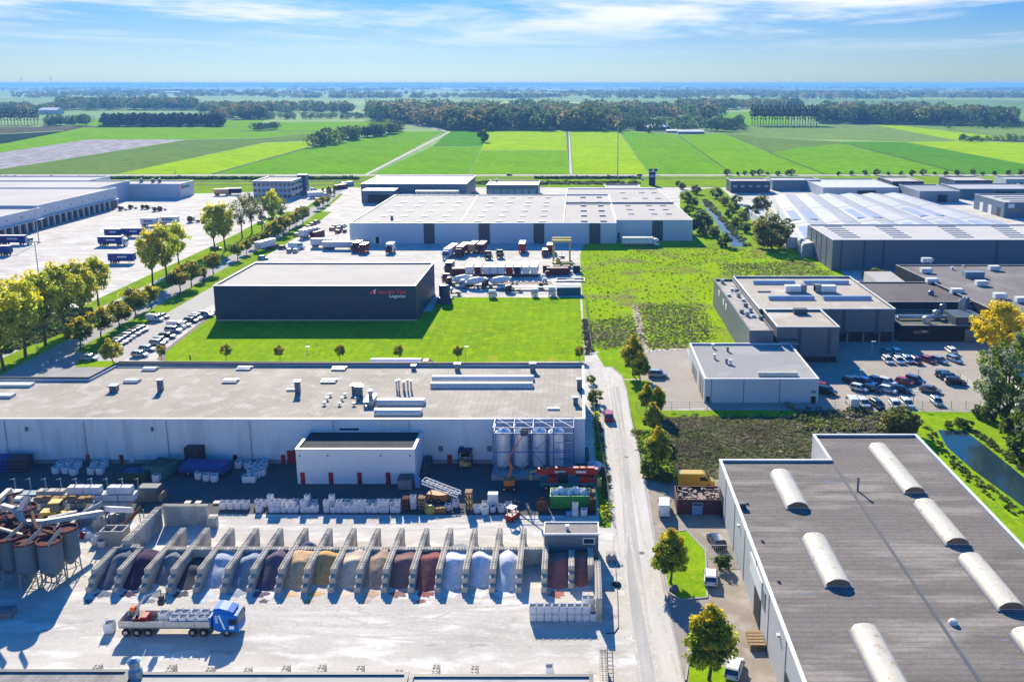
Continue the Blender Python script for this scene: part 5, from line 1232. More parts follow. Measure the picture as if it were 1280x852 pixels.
def car_proto(kind_, name='parked_car'):
    t = thing(name, 'car', 'car')
    if kind_ == 'hatch': L, Wd, roof, body = 4.1, .88, [(-1.95, .62), (-1.6, .74), (.35, .74), (1.15, .66)], 1.48
    elif kind_ == 'estate': L, Wd, roof, body = 4.6, .9, [(-2.15, .60), (-1.75, .73), (.45, .73), (1.3, .64)], 1.47
    else: L, Wd, roof, body = 4.6, .94, [(-2.15, .68), (-1.95, .78), (.5, .78), (1.25, .70)], 1.72
    hb = .88 if body < 1.6 else 1.02
    h = L / 2
    loft([(-h, csec(Wd * .86, .32, hb - .12)), (-h + .18, csec(Wd, .24, hb)), (-.3, csec(Wd * 1.01, .2, hb + .02)), (h - 1.15, csec(Wd, .22, hb - .02)), (h - .25, csec(Wd * .95, .25, hb - .16)), (h, csec(Wd * .78, .34, hb - .32))]).build('body', CP['white'], t, local=True, smooth=False)
    # glasshouse with a painted roof
    (xa, wa), (xb, wb), (xc, wc), (xd, wd) = roof
    zt = body - .05
    MB().add([(xa, -Wd * .93, hb - .01), (xa, Wd * .93, hb - .01), (xd, Wd * .9, hb - .05), (xd, -Wd * .9, hb - .05), (xb, -wb, zt), (xb, wb, zt), (xc, wc, zt), (xc, -wc, zt)],
             [(3, 2, 1, 0), (4, 7, 6, 5), (0, 1, 5, 4), (1, 2, 6, 5), (2, 3, 7, 6), (3, 0, 4, 7)]).build('windows', M_glass, t, local=True)
    rp = MB().add([(xb - .08, -wb - .01, zt - .03), (xb - .08, wb + .01, zt - .03), (xc + .1, wc, zt - .03), (xc + .1, -wc, zt - .03), (xb + .15, -wb + .1, zt + .05), (xb + .15, wb - .1, zt + .05), (xc - .1, wc - .1, zt + .05), (xc - .1, -wc + .1, zt + .05)],
             [(3, 2, 1, 0), (4, 5, 6, 7), (0, 4, 7, 3), (1, 2, 6, 5), (0, 1, 5, 4), (3, 7, 6, 2)])
    for s in (-1, 1):   # pillars
        for (x0, z0, x1, z1) in ((xd - .02, hb - .02, xc + .06, zt), (xa + .02, hb, xb - .02, zt), (-.35, hb, -.3, zt)):
            rp.tube((x0, s * Wd * .91, z0), (x1, s * wb, z1), .045, 5)
    rp.build('roof', CP['white'], t, local=True)
    for x in (-h + .85, h - .85):
        for s in (-1, 1): wheel(t, x, s * (Wd - .07), .33, .22)
    for s in (-1, 1):
        MB().cbox(h - .2, s * Wd * .66, hb - .36, .3, .36, .15).build('headlight', M_lamp, t, local=True)
        MB().cbox(-h + .06, s * Wd * .74, hb - .3, .16, .26, .2).build('tail_light', M_tail, t, local=True)
        MB().cbox(.85, s * (Wd + .08), hb - .02, .14, .2, .13).build('mirror', M_chass, t, local=True)
    return t
car_h, car_e, car_s = car_proto('hatch'), car_proto('estate'), car_proto('suv')
def van_proto(L=5.6, Hh=2.5, name='van'):
    t = thing(name, 'van', 'van'); h = L / 2
    loft([(-h, csec(.94, .38, Hh - .05)), (-h + .1, csec(.99, .3, Hh)), (h - 1.9, csec(.99, .28, Hh)), (h - 1.55, csec(.95, .28, Hh - .12)), (h - .75, csec(.96, .28, 1.35)), (h - .15, csec(.92, .3, 1.05)), (h, csec(.84, .36, .85))]).build('body', CP['white'], t, local=True)
    MB().add([(h - 1.5, -.86, Hh - .22), (h - 1.5, .86, Hh - .22), (h - .72, .84, 1.40), (h - .72, -.84, 1.40), (h - 1.56, -.86, Hh - .26), (h - 1.56, .86, Hh - .26), (h - .8, .84, 1.34), (h - .8, -.84, 1.34)],
             [(0, 1, 2, 3), (7, 6, 5, 4), (0, 4, 5, 1), (1, 5, 6, 2), (2, 6, 7, 3), (3, 7, 4, 0)]).build('windscreen', M_glass, t, local=True)
    for s in (-1, 1): MB().add([(h - 2.3, s * 1.0, 1.35), (h - 1.05, s * 1.0, 1.35), (h - 1.5, s * .985, 2.0), (h - 2.3, s * 1.0, 2.0), (h - 2.3, s * .94, 1.35), (h - 1.05, s * .94, 1.35), (h - 1.5, s * .93, 2.0), (h - 2.3, s * .94, 2.0)],
             [(0, 1, 2, 3), (7, 6, 5, 4), (0, 4, 5, 1), (1, 5, 6, 2), (2, 6, 7, 3), (3, 7, 4, 0)]).build('side_window', M_glass, t, local=True)
    for x in (-h + 1.1, h - .95):
        for s in (-1, 1): wheel(t, x, s * .88, .36, .24)
    for s in (-1, 1):
        MB().cbox(h - .12, s * .68, .72, .2, .3, .2).build('headlight', M_lamp, t, local=True); MB().cbox(-h + .02, s * .84, .9, .1, .14, .5).build('tail_light', M_tail, t, local=True)
        MB().cbox(h - 1.2, s * 1.12, 1.3, .12, .2, .32).build('mirror', M_chass, t, local=True)
    return t
van_p = van_proto()
def heading(a, b):
    """rotation about z so that local +x looks from picture foot a to picture foot b"""
    p, q = G(*a), G(*b); return math.atan2(q[1] - p[1], q[0] - p[0])
def car(px, py, rz, colour, label, group=None, proto=None, z=.17):
    p = proto or (car_h, car_e)[int(abs(px * 7 + py)) % 2]
    x, y = G(px, py, .5)
    m = CP[colour]
    return place(p, (x, y, z), rz, label, group, None, {'body': m, 'roof': m})
D45 = R(-48)
S_ = R(-90); N_ = R(90)
CN = dict(white='white', silver='silver', grey='grey', black='black', navy='navy blue', red='red', paleblue='pale blue', blue='bright blue', darkred='dark red', beige='beige')
GP = 'cars in the right car park'
for row, lst in (('rear shaded row', [(1107.7, 440, N_, 'paleblue'), (1119.6, 440, N_, 'white'), (1188.4, 438.5, N_, 'white')]),
                 ('second shaded row', [(1109.8, 451, S_, 'white'), (1123.6, 451.5, S_, 'white'), (1134.6, 450.5, S_, 'paleblue'), (1145.4, 452, S_, 'darkred'), (1160.5, 450.6, R(-70), 'red'), (1174.3, 451, R(-62), 'silver'), (1193.3, 450, R(-72), 'paleblue')]),
                 ('upper slanting row', [(1064.7, 477, D45, 'black'), (1073.5, 477, D45, 'navy'), (1083, 478, D45, 'blue'), (1096, 476.6, D45, 'navy'), (1108.5, 478, D45, 'white'), (1130.4, 478, R(-40), 'red'), (1144, 476.6, D45, 'grey')]),
                 ('lower slanting row', [(1074, 486, R(-40), 'white'), (1090.5, 487, R(-36), 'black'), (1110, 488, R(-42), 'white'), (1127, 488, R(-36), 'black'), (1162.8, 488, R(-30), 'grey')]),
                 ('dark fence cluster', [(1181, 468.5, R(-18), 'grey'), (1187, 472, R(-18), 'black'), (1194, 478, R(-12), 'black')]),
                 ('front fence row', [(1079.5, 504.5, S_, 'white'), (1096.4, 506.4, R(-80), 'black'), (1118.7, 506.4, R(-95), 'white'), (1133.5, 505, S_, 'white'), (1170.8, 503, S_, 'silver')])):
    for i, (a, b, r, c) in enumerate(lst):
        car(a, b, r, c, '%s car in the %s of the right car park, %s from left' % (CN[c], row, ordn(i)), GP, car_s if (row[0] == 'd' and i == 2) or (i == 6 and row[0] == 'u') else None)
x, y = G(1065, 504.5, .5); place(van_p, (x, y, .17), N_, 'white van at the left end of the front row in the right car park', None, (.82, .9, .85))
car(1033, 490, R(-38), 'black', 'black car parked at the end wall of the pale blue hall', None, car_s); car(1029.5, 484.5, R(-40), 'red', 'red car behind the black one at the end wall of the pale blue hall', None, car_h)
GL = 'cars in the parking lane by the avenue'
for i, (a, b, c) in enumerate(((139, 437, 'darkred'), (142.5, 434, 'silver'), (146, 430, 'navy'), (150, 427, 'silver'), (155, 424, 'black'), (160.5, 420.5, 'white'), (166, 417, 'grey'), (172, 414, 'navy'), (177, 411.5, 'silver'), (202.5, 396, 'black'))):
    car(a, b, R(-14), c, '%s car in the west parking lane row, %s from the near end' % (CN[c], ordn(i)), GL)
x, y = G(194, 399.5, .5); place(van_p, (x, y, .17), R(-12), 'white van in the west row of the parking lane near the porch', None, (.9, .92, .8), {'body': CP['white']})
for i, (a, b, c) in enumerate(((175, 443.5, 'silver'), (184.5, 436.5, 'paleblue'), (197, 429, 'silver'), (201, 425.5, 'paleblue'), (209, 420.5, 'black'), (217, 413.5, 'silver'), (230, 406, 'beige'), (239, 401, 'navy'), (244, 398, 'grey'), (248, 395.5, 'white'), (257.5, 394, 'silver'))):
    car(a, b, R(-6), c, '%s car in the east parking lane row, %s from the near end' % (CN[c], ordn(i)), GL, car_s if i in (5, 10) else None)
x, y = G(221, 409, .5); place(van_p, (x, y, .17), R(-6), 'white van in the east row of the parking lane beside the lawn', None, (.9, .92, .85), {'body': CP['white']})
car(112, 448, R(-4), 'paleblue', 'pale blue car alone at the grass corner behind the long pale roof')
car(760.5, 521, R(92), 'red', 'red car driving up the dusty road', None, car_s)
car(822, 469, R(-5), 'silver', 'silver people carrier parked on the tan paving beside the roadside tree', None, car_s)
car(888.5, 722, R(82), 'white', 'white car parked right of the kerbed grass island', None, car_h)
car(895.5, 677, R(101), 'navy', 'navy blue car parked along the pale wall of the brown-roofed hall', None, car_e)
car(918, 836, R(70), 'white', 'white car half hidden under the bottom orange tree', None, car_h)
x, y = G(830.5, 633, 1); place(van_p, (x, y, .17), R(84), 'white van on the kerb paving beside the dusty road', None, None, {'body': CP['white']})
x, y = G(870, 601, 1); yv = place(van_p, (x, y, .17), R(-1), 'yellow high-roofed van parked beside the scrub', None, (1.12, 1.0, 1.0), {'body': mat('van_yellow', (.62, .38, .01), rough=.35, coat=.4)})
GA = 'cars around the office and avenue'
for i, (a, b, r, c, lb) in enumerate(((330, 273, 20, 'white', 'white car among the bare trees, left of three'), (340, 274, 20, 'black', 'black car among the bare trees, middle of three'), (350, 273, 20, 'grey', 'grey car among the bare trees, right of three'), (352, 266, 15, 'white', 'white car before the office building'),
    (270, 311, 10, 'black', 'black car under the tall loose avenue trees'), (327, 279, 20, 'silver', 'silver car on the yard below the bare trees'), (372, 294, 60, 'silver', 'silver car at the near end of the street row beside the trailers'), (377, 290.5, 60, 'beige', 'beige car in the street row by the trailers, second from the near end'),
    (382, 287, 60, 'white', 'white car in the street row by the trailers, third from the near end'), (387, 284, 60, 'darkred', 'dark red car in the street row by the trailers, fourth from the near end'), (391, 281, 60, 'grey', 'grey car in the street row by the trailers, fifth from the near end'), (396, 278, 60, 'red', 'red car at the far end of the street row beside the trailers'),
    (354, 310, 5, 'black', 'black car left of the parked van on the trailer yard'), (362, 314, 95, 'silver', 'silver car parked below the van on the trailer yard'), (369.5, 314, 95, 'white', 'white car beside the silver one below the van'), (329, 323, 0, 'paleblue', 'pale blue car just behind the navy hall roof'),
    (392, 237, 30, 'white', 'white car on the office street, farthest'), (386, 240.5, 25, 'silver', 'silver car on the office street in front of the white one'), (380, 243.5, 20, 'black', 'black car near the foot of the office tower'), (637, 219, 0, 'navy', 'dark car on the far road above the teal office'), (799, 219.3, 180, 'black', 'dark car on the far road at the junction'), (803, 224.5, -90, 'white', 'white car turning off the far road'))):
    car(a, b, R(r), c, lb, GA)

# ---- lorries
M_wtrail = mat('trailer_white', (.70, .70, .70), rough=.45, fine=.03, wave=(0, 1.2, .08, .03))
PT = {k: paint(c) for k, c in dict(red=(150, 22, 26), dred=(96, 24, 30), blue=(20, 50, 130), navy=(16, 30, 70), white=(225, 226, 228), tan=(222, 168, 105), black=(20, 21, 24), lblue=(120, 160, 205), teal=(24, 92, 110), cab_blue=(6, 105, 190)).items()}
def axles(t, xs_, r=.5, wd=2.5):
    for x in xs_:
        for s in (-1, 1): wheel(t, x, s * (wd / 2 - .17), r, .34)
def cab(t, x, Hc=3.1, L=2.2, m=None, sleeper=True):
    c = loft([(x, csec(1.22, .75, Hc, .15)), (x + .5, csec(1.25, .55, Hc + .12, .15)), (x + 1.2, csec(1.25, .5, Hc + .05, .15)), (x + L - .12, csec(1.22, .5, Hc - .45, .15)), (x + L, csec(1.15, .5, 1.6, .15))]).build('cab', m or PT['white'], t, local=True)
    MB().add([(x + L - .045, -1.05, 1.66), (x + L - .045, 1.05, 1.66), (x + L - .13, 1.02, Hc - .62), (x + L - .13, -1.02, Hc - .62), (x + L + .03, -1.05, 1.66), (x + L + .03, 1.05, 1.66), (x + L - .07, 1.02, Hc - .62), (x + L - .07, -1.02, Hc - .62)],
             [(3, 2, 1, 0), (4, 5, 6, 7), (0, 1, 5, 4), (2, 3, 7, 6), (1, 2, 6, 5), (0, 4, 7, 3)]).build('windscreen', M_glass, c, local=True)
    for s in (-1, 1):
        MB().cbox(x + L - .75, s * 1.245, 1.65, .8, .06, .75).build('side_window', M_glass, c, local=True)
        MB().cbox(x + L - .04, s * .85, .62, .12, .4, .22).build('headlight', M_lamp, c, local=True)
        MB().cbox(x + L - .15, s * 1.42, 1.75, .12, .22, .7).build('mirror', M_chass, c, local=True)
    return c
def trailer_proto(name='box_trailer', L=13.6, Hb=3.95, semi=False):
    t = thing(name, 'trailer', 'trailer' if not semi else 'lorry')
    MB().box(-L / 2, L / 2, -1.27, 1.27, 1.2, Hb - .08).build('box', M_wtrail, t, local=True)
    MB().box(-L / 2 - .02, L / 2 + .02, -1.29, 1.29, Hb - .077, Hb).build('roof', mat('trailer_roof', (.72, .72, .71), rough=.5), t, local=True)
    MB().box(-L / 2 - .03, -L / 2 + .005, -1.22, 1.22, 1.25, Hb - .15).build('rear_door', M_wtrail, t, local=True)
    MB().box(-L / 2 + .1, L / 2 - .4, -.5, .5, .8, 1.197).cbox(L / 2 - 3, -.8, .1, .15, .15, 1).cbox(L / 2 - 3, .8, .1, .15, .15, 1).build('chassis', M_chass, t, local=True)
    axles(t, (-L / 2 + 1.4, -L / 2 + 2.7, -L / 2 + 4.0))
    for s in (-1, 1): MB().cbox(-L / 2 - .02, s * 1.0, .85, .08, .35, .18).build('tail_light', M_tail, t, local=True)
    if semi:
        cab(t, L / 2 + .35, 3.3, 2.2, PT['white']); MB().box(L / 2 - 3.2, L / 2 + .4, -.45, .45, .55, .797).build('tractor_frame', M_chass, t, local=True); axles(t, (L / 2 - 2.4, L / 2 + 1.4))
    return t
tr_p, semi_p = trailer_proto(), trailer_proto('semi_trailer_truck', semi=True)
def lorry_proto(name='lorry'):
    t = thing(name, 'lorry', 'lorry'); cab(t, 2.6, 3.0, 2.0, PT['white'])
    MB().box(-4.6, 2.4, -1.26, 1.26, 1.15, 3.7).build('box', M_wtrail, t, local=True); MB().box(-4.62, 2.42, -1.28, 1.28, 3.703, 3.78).build('roof', MATS['trailer_roof'], t, local=True)
    MB().box(-4.5, 3.6, -.45, .45, .6, 1.147).build('chassis', M_chass, t, local=True); axles(t, (-3.2, -1.9, 3.6)); return t
lor_p = lorry_proto()
def tractor_proto():
    t = thing('tractor_unit', 'tractor unit', 'lorry'); cab(t, .9, 3.1, 2.2, PT['white']); MB().box(-2.8, 1.6, -.45, .45, .6, .98).cbox(-1.4, 0, .98, 1.0, .9, .2).build('chassis', M_chass, t, local=True); axles(t, (-1.9, 2.1))
    MB().cbox(.45, 0, 1.0, .5, 2.2, 1.6).build('air_tank', M_steel, t, local=True); return t
tru_p = tractor_proto()
def contr_proto(L, name='container'):
    t = thing(name, 'container', 'container')
    MB().box(-L / 2 + .05, L / 2 - .05, -1.2, 1.2, .05, 2.55).build('body', mat('container_sheet', (.7, .7, .7), rough=.5, wave=(0, .28, .18, .5)), t, local=True)
    f_ = MB()
    for x in (-L / 2 + .07, L / 2 - .07):
        for s in (-1, 1): f_.cbox(x, s * 1.15, 0, .18, .18, 2.62)
    for s in (-1, 1): f_.box(-L / 2 + .17, L / 2 - .17, s * 1.15 - .08, s * 1.15 + .08, 2.52, 2.62).box(-L / 2 + .17, L / 2 - .17, s * 1.15 - .08, s * 1.15 + .08, 0, .12)
    f_.build('frame', mat('container_frame', (.6, .6, .6), rough=.5), t, local=True)
    MB().box(-L / 2 - .03, -L / 2 + .03, -1.05, 1.05, .15, 2.48).build('door', M_wtrail, t, local=True); return t
con_p = contr_proto(6.1)
def mixer_proto():
    t = thing('concrete_mixer_truck', 'mixer', 'lorry'); cab(t, 2.3, 2.9, 1.9, PT['white'])
    MB().box(-4.4, 3.4, -.45, .45, .6, 1.1).build('chassis', M_chass, t, local=True); axles(t, (-3.3, -2.0, 1.6, 3.3))
    d = MB(); prof = [(.35, -4.2), (.6, -4.0), (1.15, -2.2), (1.22, -.8), (1.05, .8), (.55, 1.6), (.3, 1.7)]
    d.lathe(0, 0, prof, 18, ax='x'); d.v = [(x, y, z + 2.35 - x * .16) for x, y, z in d.v]
    d.build('drum', mat('mixer_drum', (.66, .70, .76), (.58, .62, .68), rough=.4), t, local=True)
    MB().cbox(-4.2, 0, 2.5, .9, 1.0, 1.0).tube((-4.5, 0, 2.5), (-5.2, 0, 1.3), .25, 8).build('chute', M_galv, t, local=True); return t
mix_p = mixer_proto()
def put(proto, px, py, rz, label, group=None, mats=None, scale=None, z=.17, hz=1.0):
    x, y = G(px, py, hz); return place(proto, (x, y, z), rz, label, group, scale, mats)
GT = 'trailers on the middle yard'
bx = lambda c: {'box': c, 'rear_door': c}
put(semi_p, 564, 317, R(-98), 'white and red semi-trailer truck facing the viewer left of the tan box trailer', GT, {'box': PT['white'], 'cab': PT['lblue'], 'roof': PT['white']}, (.9, 1, 1))
put(semi_p, 579, 315, R(-97), 'dark red semi-trailer truck with a white roof beside the tan box trailer', GT, {'box': PT['dred'], 'cab': PT['dred']}, (.85, 1, 1))
put(tr_p, 592, 312.5, R(83), 'tan box trailer in the shade line of the central hall', GT, bx(PT['tan']), (.62, 1, 1))
put(tr_p, 603, 312.5, R(85), 'dark red box trailer right of the tan one', GT, bx(PT['dred']), (.62, 1, 1))
put(tru_p, 611, 320, R(-92), 'black tractor unit right of the dark red box trailer', GT, {'cab': PT['black']})
put(tru_p, 625.5, 318.5, R(-92), 'black tractor unit standing apart with a white stripe', GT, {'cab': PT['black'], 'air_tank': PT['white']})
put(tr_p, 653, 312, R(90), 'lone red box trailer with a white roof at the hall docks', GT, bx(PT['red']), (.62, 1, 1))
put(lor_p, 688, 313, R(88), 'red and white lorry left of the yellow gantry', GT, {'box': PT['red'], 'cab': PT['dred']}, (.9, 1, 1))
put(lor_p, 681.5, 317, R(-92), 'dark red lorry in the shade next to the yellow gantry', GT, {'box': PT['dred'], 'cab': PT['dred']}, (.7, .9, .7))
put(lor_p, 562, 337, R(-92), 'red lorry above the red tractor unit at the lawn corner', GT, {'box': PT['dred'], 'cab': PT['dred']}, (.8, 1, 1))
put(tru_p, 559.5, 349, R(-95), 'red tractor unit at the lawn corner', GT, {'cab': PT['red']})
GC = 'containers on the middle yard'
for i, (a, c, lb) in enumerate(((588, 'white', 'white'), (599, 'dred', 'dark red-ended'), (609.5, 'white', 'white'), (619, 'white', 'white'), (628, 'white', 'white'), (638, 'red', 'bright red-ended'), (648, 'navy', 'blue-ended'), (658, 'white', 'white'), (668.5, 'white', 'white'))):
    t = put(tr_p, a, 340.5, R(88.5), '%s box trailer in the row behind the concrete mixers, %s from the left' % (lb, ordn(i)), GT, {'rear_door': PT[c] if c != 'white' else M_wtrail}, (.62, .92, .95))
put(mix_p, 573, 354, R(182), 'concrete mixer truck with a pale drum, leftmost of the three', 'concrete mixers', {'cab': PT['black']})
put(mix_p, 590, 357, R(184), 'concrete mixer truck with a pale drum, middle of the three', 'concrete mixers', {'cab': PT['lblue']}, (1, 1, 1))
put(mix_p, 620, 356, R(181), 'concrete mixer truck with a pale drum, rightmost of the three', 'concrete mixers', {'cab': PT['black']}, (1.1, 1, 1))
put(tru_p, 566, 366, R(-170), 'dark tractor unit in front of the left concrete mixer', None, {'cab': PT['navy']}); put(tru_p, 643, 362, R(185), 'dark low truck at the lawn edge right of the mixers', None, {'cab': PT['black']}, (1, 1, .8)); put(tru_p, 616, 367.5, R(-90), 'pale cab tractor unit at the lawn edge between the mixers', None, {'cab': PT['white']}, (.9, .9, .8))
put(tru_p, 690, 365, R(-88), 'white tractor unit left of the teal container', None, {'cab': PT['white']}, .9); put(tru_p, 668, 366, R(-85), 'small white tractor unit at the lawn edge', None, {'cab': PT['white']}, .8)
put(con_p, 711, 368, R(2), 'long teal container at the corner of the lawn and the plot', GC, {'body': PT['teal'], 'frame': PT['teal'], 'door': PT['teal']}, (1.25, 1, 1), hz=.2)
# low-loader frames and pallets of red goods
lt_ = thing('low_loader', 'red low loader frame lying between the box trailers and the lawn', 'trailer', (*G(658, 355, .5), .17))
q = MB(); 
for k_ in range(9): q.box(-8 + k_ * 2, -7.7 + k_ * 2, -1.25, 1.25, .9, 1.1)
q.box(-8.5, 8.5, -1.2, -.9, .7, .95).box(-8.5, 8.5, .9, 1.2, .7, .95); q.build('frame', PT['dred'], lt_, local=True); axles(lt_, (-6, -4.6, -3.2), .42)
lt_ = thing('low_loader', 'long white low loader standing along the lawn edge', 'trailer', (*G(656, 360.5, .5), .17))
MB().box(-9, 9, -1.25, 1.25, .85, 1.1).build('deck', PT['white'], lt_, local=True); axles(lt_, (-7.5, -6.1, -4.7), .42)
# yellow gantry (straddle crane)
gx, gy = G(702, 330, 0); M_yel = mat('gantry_yellow', (.55, .40, .06), rough=.5)
tg = thing('gantry_crane', 'yellow gantry crane on wheels at the right end of the trailer yard', 'crane', (gx, gy, .16))
for sx in (-3.1, 3.1): MB().box(sx - .3, sx + .3, -.4, .4, .9, 8.2).box(sx - .3, sx + .3, 5.6, 6.4, .9, 8.2).box(sx - .35, sx + .35, -2, 8, .6, 1.1).build('leg', M_yel, tg, local=True)
MB().box(-3.6, 3.6, -.45, .45, 8.2, 9.0).build('beam', M_yel, tg, local=True); MB().box(-3.6, 3.6, 5.55, 6.45, 8.2, 9.0).build('beam', M_yel, tg, local=True)
for sx in (-3.1, 3.1):
    for yy in (-1.6, 7.4): MB().lathe(yy, .65, [(.3, sx - .25), (.65, sx - .22), (.65, sx + .22), (.3, sx + .25)], 12, ax='x').build('wheel', M_tyre, tg, local=True)
MB().box(-1.2, 1.2, 2, 3.4, 1.4, 2.6).tube((0, 2.7, 2.6), (0, 2.7, 8.2), .06, 6).build('hoist', M_steel, tg, local=True)
gx2, gy2 = G(703, 341, 0)
ty = thing('forklift_attachment', 'row of black heavy forklift frames below the yellow gantry', 'machine', (gx2, gy2, .16))
for k_ in range(4): MB().box(-7 + k_ * 3.6, -4.4 + k_ * 3.6, -1, 1, .0, 2.6).cbox(-5.7 + k_ * 3.6, -1.2, 1, 1.8, .3, 1.2).build('frame', M_chass, ty, local=True)
ty = thing('yellow_loader', 'yellow heavy lifting machine at the foot of the gantry', 'machine', (*G(706, 334.5, 0), .16))
MB().box(-4.2, 3, -1.2, 1.2, .7, 2.0).cbox(-2.4, 0, 2.0, 1.6, 2, 1.5).build('body', M_yel, ty, local=True); axles(ty, (-2.8, 1.6), .7, 3.0)
ty = thing('ground_grid', 'flat pale steel grid on the ground before the teal container', 'grid', (*G(713, 351, 0), .17))
MB().box(-5, 5, -2.6, -2.2, .0, .35).box(-5, 5, 2.2, 2.6, 0, .35).box(-5, -4.6, -2.2, 2.2, .0, .35).box(4.6, 5, -2.2, 2.2, .0, .35).cbox(0, 0, 0, 3, 1.8, .25).build('frame', M_steel, ty, local=True)
for i, (a, b) in enumerate(((679, 350), (684, 346), (681, 355), (676, 361))):
    o = MB().cbox(*G(a, b, 0), .16, 1.6, 1.2, 1.5).cbox(*G(a, b, 0), 1.66, 1.2, .9, .5).build('stacked_goods', PT['dred'] if i % 2 else PT['white']); tag(o, 'stack of %s goods left of the gantry, %s from the top' % ('red' if i % 2 else 'white', ordn(i)), 'goods', 'stacked goods on the trailer yard')
# west part of the yard
put(lor_p, 446.5, 311, R(-94), 'dark red lorry facing the viewer behind the navy hall, left of the pair', None, {'box': PT['dred'], 'cab': PT['dred']}); put(lor_p, 455, 313, R(-92), 'dark red lorry facing the viewer behind the navy hall, right of the pair', None, {'box': PT['dred'], 'cab': PT['red']}, (.8, 1, .95))
put(lor_p, 488, 313, R(-91), 'lone lorry with a gleaming white top behind the navy hall', None, {'box': PT['white'], 'cab': PT['dred']}, (.8, 1, 1))
put(tr_p, 425, 309, R(0), 'long low white trailer parked across the yard left of the central hall', None, None, (1.0, 1, .85)); put(tr_p, 402, 306.5, R(0), 'white trailer with a blue cover parked across the yard', None, {'roof': PT['blue']}, (.62, 1, .95))
put(con_p, 697, 343, R(2), 'dark red container at the foot of the yellow gantry', GC, {'body': PT['dred'], 'frame': PT['dred'], 'door': PT['dred']}, hz=.2)
put(con_p, 574, 343.5, R(3), 'dark red container behind the left concrete mixer', GC, {'body': PT['dred'], 'frame': PT['dred'], 'door': PT['dred']}, (.8, 1, 1), hz=.2)
put(tr_p, 638, 315, R(89), 'red box trailer between the black tractor and the lone trailer', GT, bx(PT['dred']), (.55, .95, .9)) if False else None
put(tr_p, 332, 309.5, R(-108), 'red-ended white trailer beside the avenue behind the navy hall', None, {'rear_door': PT['red']}, (.8, 1, 1)); put(semi_p, 386, 294, R(70), 'white semi-trailer truck parked up the street row', None, None, (.8, 1, 1)); put(con_p, 397, 295.5, R(72), 'dark red container right of the white semi-trailer truck', GC, {'body': PT['dred'], 'frame': PT['dred'], 'door': PT['dred']}, hz=.2)
put(van_p, 371, 308.5, R(-6), 'white van at the kerb of the trailer yard', None, {'body': CP['white']}, (1.2, 1, 1.1))
put(con_p, 426, 236, R(60), 'dark red container at the far end of the office street', GC, {'body': PT['dred'], 'frame': PT['dred'], 'door': PT['dred']}, (1.6, 1.1, 1.1), hz=.2); put(con_p, 434, 232.5, R(60), 'grey blue container behind the dark red one on the office street', GC, {'body': PT['lblue'], 'frame': PT['lblue'], 'door': PT['lblue']}, (1.6, 1.1, 1.1), hz=.2)
put(lor_p, 397, 246, R(10), 'white lorry beside the dark conifers', None, {'box': PT['white']}, (1.2, 1, 1))
for i, (a, b) in enumerate(((417, 287), (421, 284), (425, 286), (429, 283), (423, 290), (431, 289))):
    car(a, b, R(20 * i), ('red', 'black', 'darkred', 'white', 'red', 'black')[i], '%s small vehicle in the cluster before the central hall corner, %s from the left' % (('red', 'black', 'dark red', 'white', 'red', 'black')[i], ordn(i)), 'vehicles at the hall corner')
put(semi_p, 797, 305, R(0), 'white semi-trailer truck along the shaded front of the right-hand pale hall', None, {'cab': PT['white']}, (.95, 1, .95))
# tanker behind the long hall
tt = thing('tanker_truck', 'white tanker truck with a red cab behind the long pale roof', 'lorry', (*G(500, 466, 0), .17))
MB().lathe(0, 2.3, [(.3, -6.9), (1.0, -6.8), (1.15, -6.4), (1.15, 5.0), (1.0, 5.3), (.3, 5.4)], 18, ax='x').build('tank', PT['white'], tt, local=True)
MB().box(-6.5, 6.5, -.5, .5, .7, 1.15).build('chassis', M_chass, tt, local=True); axles(tt, (-5.4, -4.1, -2.8, 4.4, 6.6)); cab(tt, 5.6, 3.0, 2.1, PT['red'])
# trailers of the distribution centre: blue tilts with a red spot and a white stripe
for i, (proto, a, b, r, c, lb, sc_) in enumerate(((semi_p, 16, 303, 0, 'blue', 'dark blue semi-trailer truck with a white cab below the docks', (.85, 1, 1)), (tr_p, -4, 316.5, 180, 'blue', 'dark blue trailer cut off at the left edge', (.85, 1, 1)),
    (semi_p, 139, 304.5, 0, 'blue', 'dark blue semi-trailer truck in the middle of the trailer yard', (.72, 1, 1)), (tr_p, 142, 294, 0, 'blue', 'dark blue short trailer behind the truck in the trailer yard', (.5, 1, .95)), (tr_p, 167, 293.5, 0, 'blue', 'dark blue trailer beside the short one in the trailer yard', (.62, 1, 1)),
    (tr_p, 153, 326, 0, 'blue', 'dark blue trailer nearest the avenue trees', (.7, 1, 1)), (tr_p, 187, 280.5, 0, 'white', 'white trailer left of its twin on the far trailer yard', (.55, 1, 1)), (tr_p, 211, 278.5, 0, 'white', 'white trailer right of its twin on the far trailer yard', (.7, 1, 1)),
    (tr_p, 277, 242.5, 8, 'tan', 'brown covered trailer at the far edge of the yard, left', (.6, 1, 1)), (tr_p, 292, 241.5, 8, 'navy', 'dark covered trailer at the far edge of the yard, right', (.7, 1, 1)))):
    t = put(proto, a, b, R(r), lb, 'trailers of the distribution centre', bx(PT[c]) if c != 'white' else None, sc_)
    if c in ('blue', 'white') and r == 0:
        e = MB().box(-3.6, -2.4, -1.31, -1.275, 2.0, 3.2).build('red_mark', PT['red'], t, local=True); e2 = MB().box(-1.8, 3.4, -1.31, -1.275, 2.3, 2.9).build('pale_stripe', PT['white'] if c == 'blue' else PT['blue'], t, local=True)
put(tru_p, 243, 275.5, R(180), 'red and white tractor unit at the far trees', None, {'cab': PT['dred']}, 1.0)
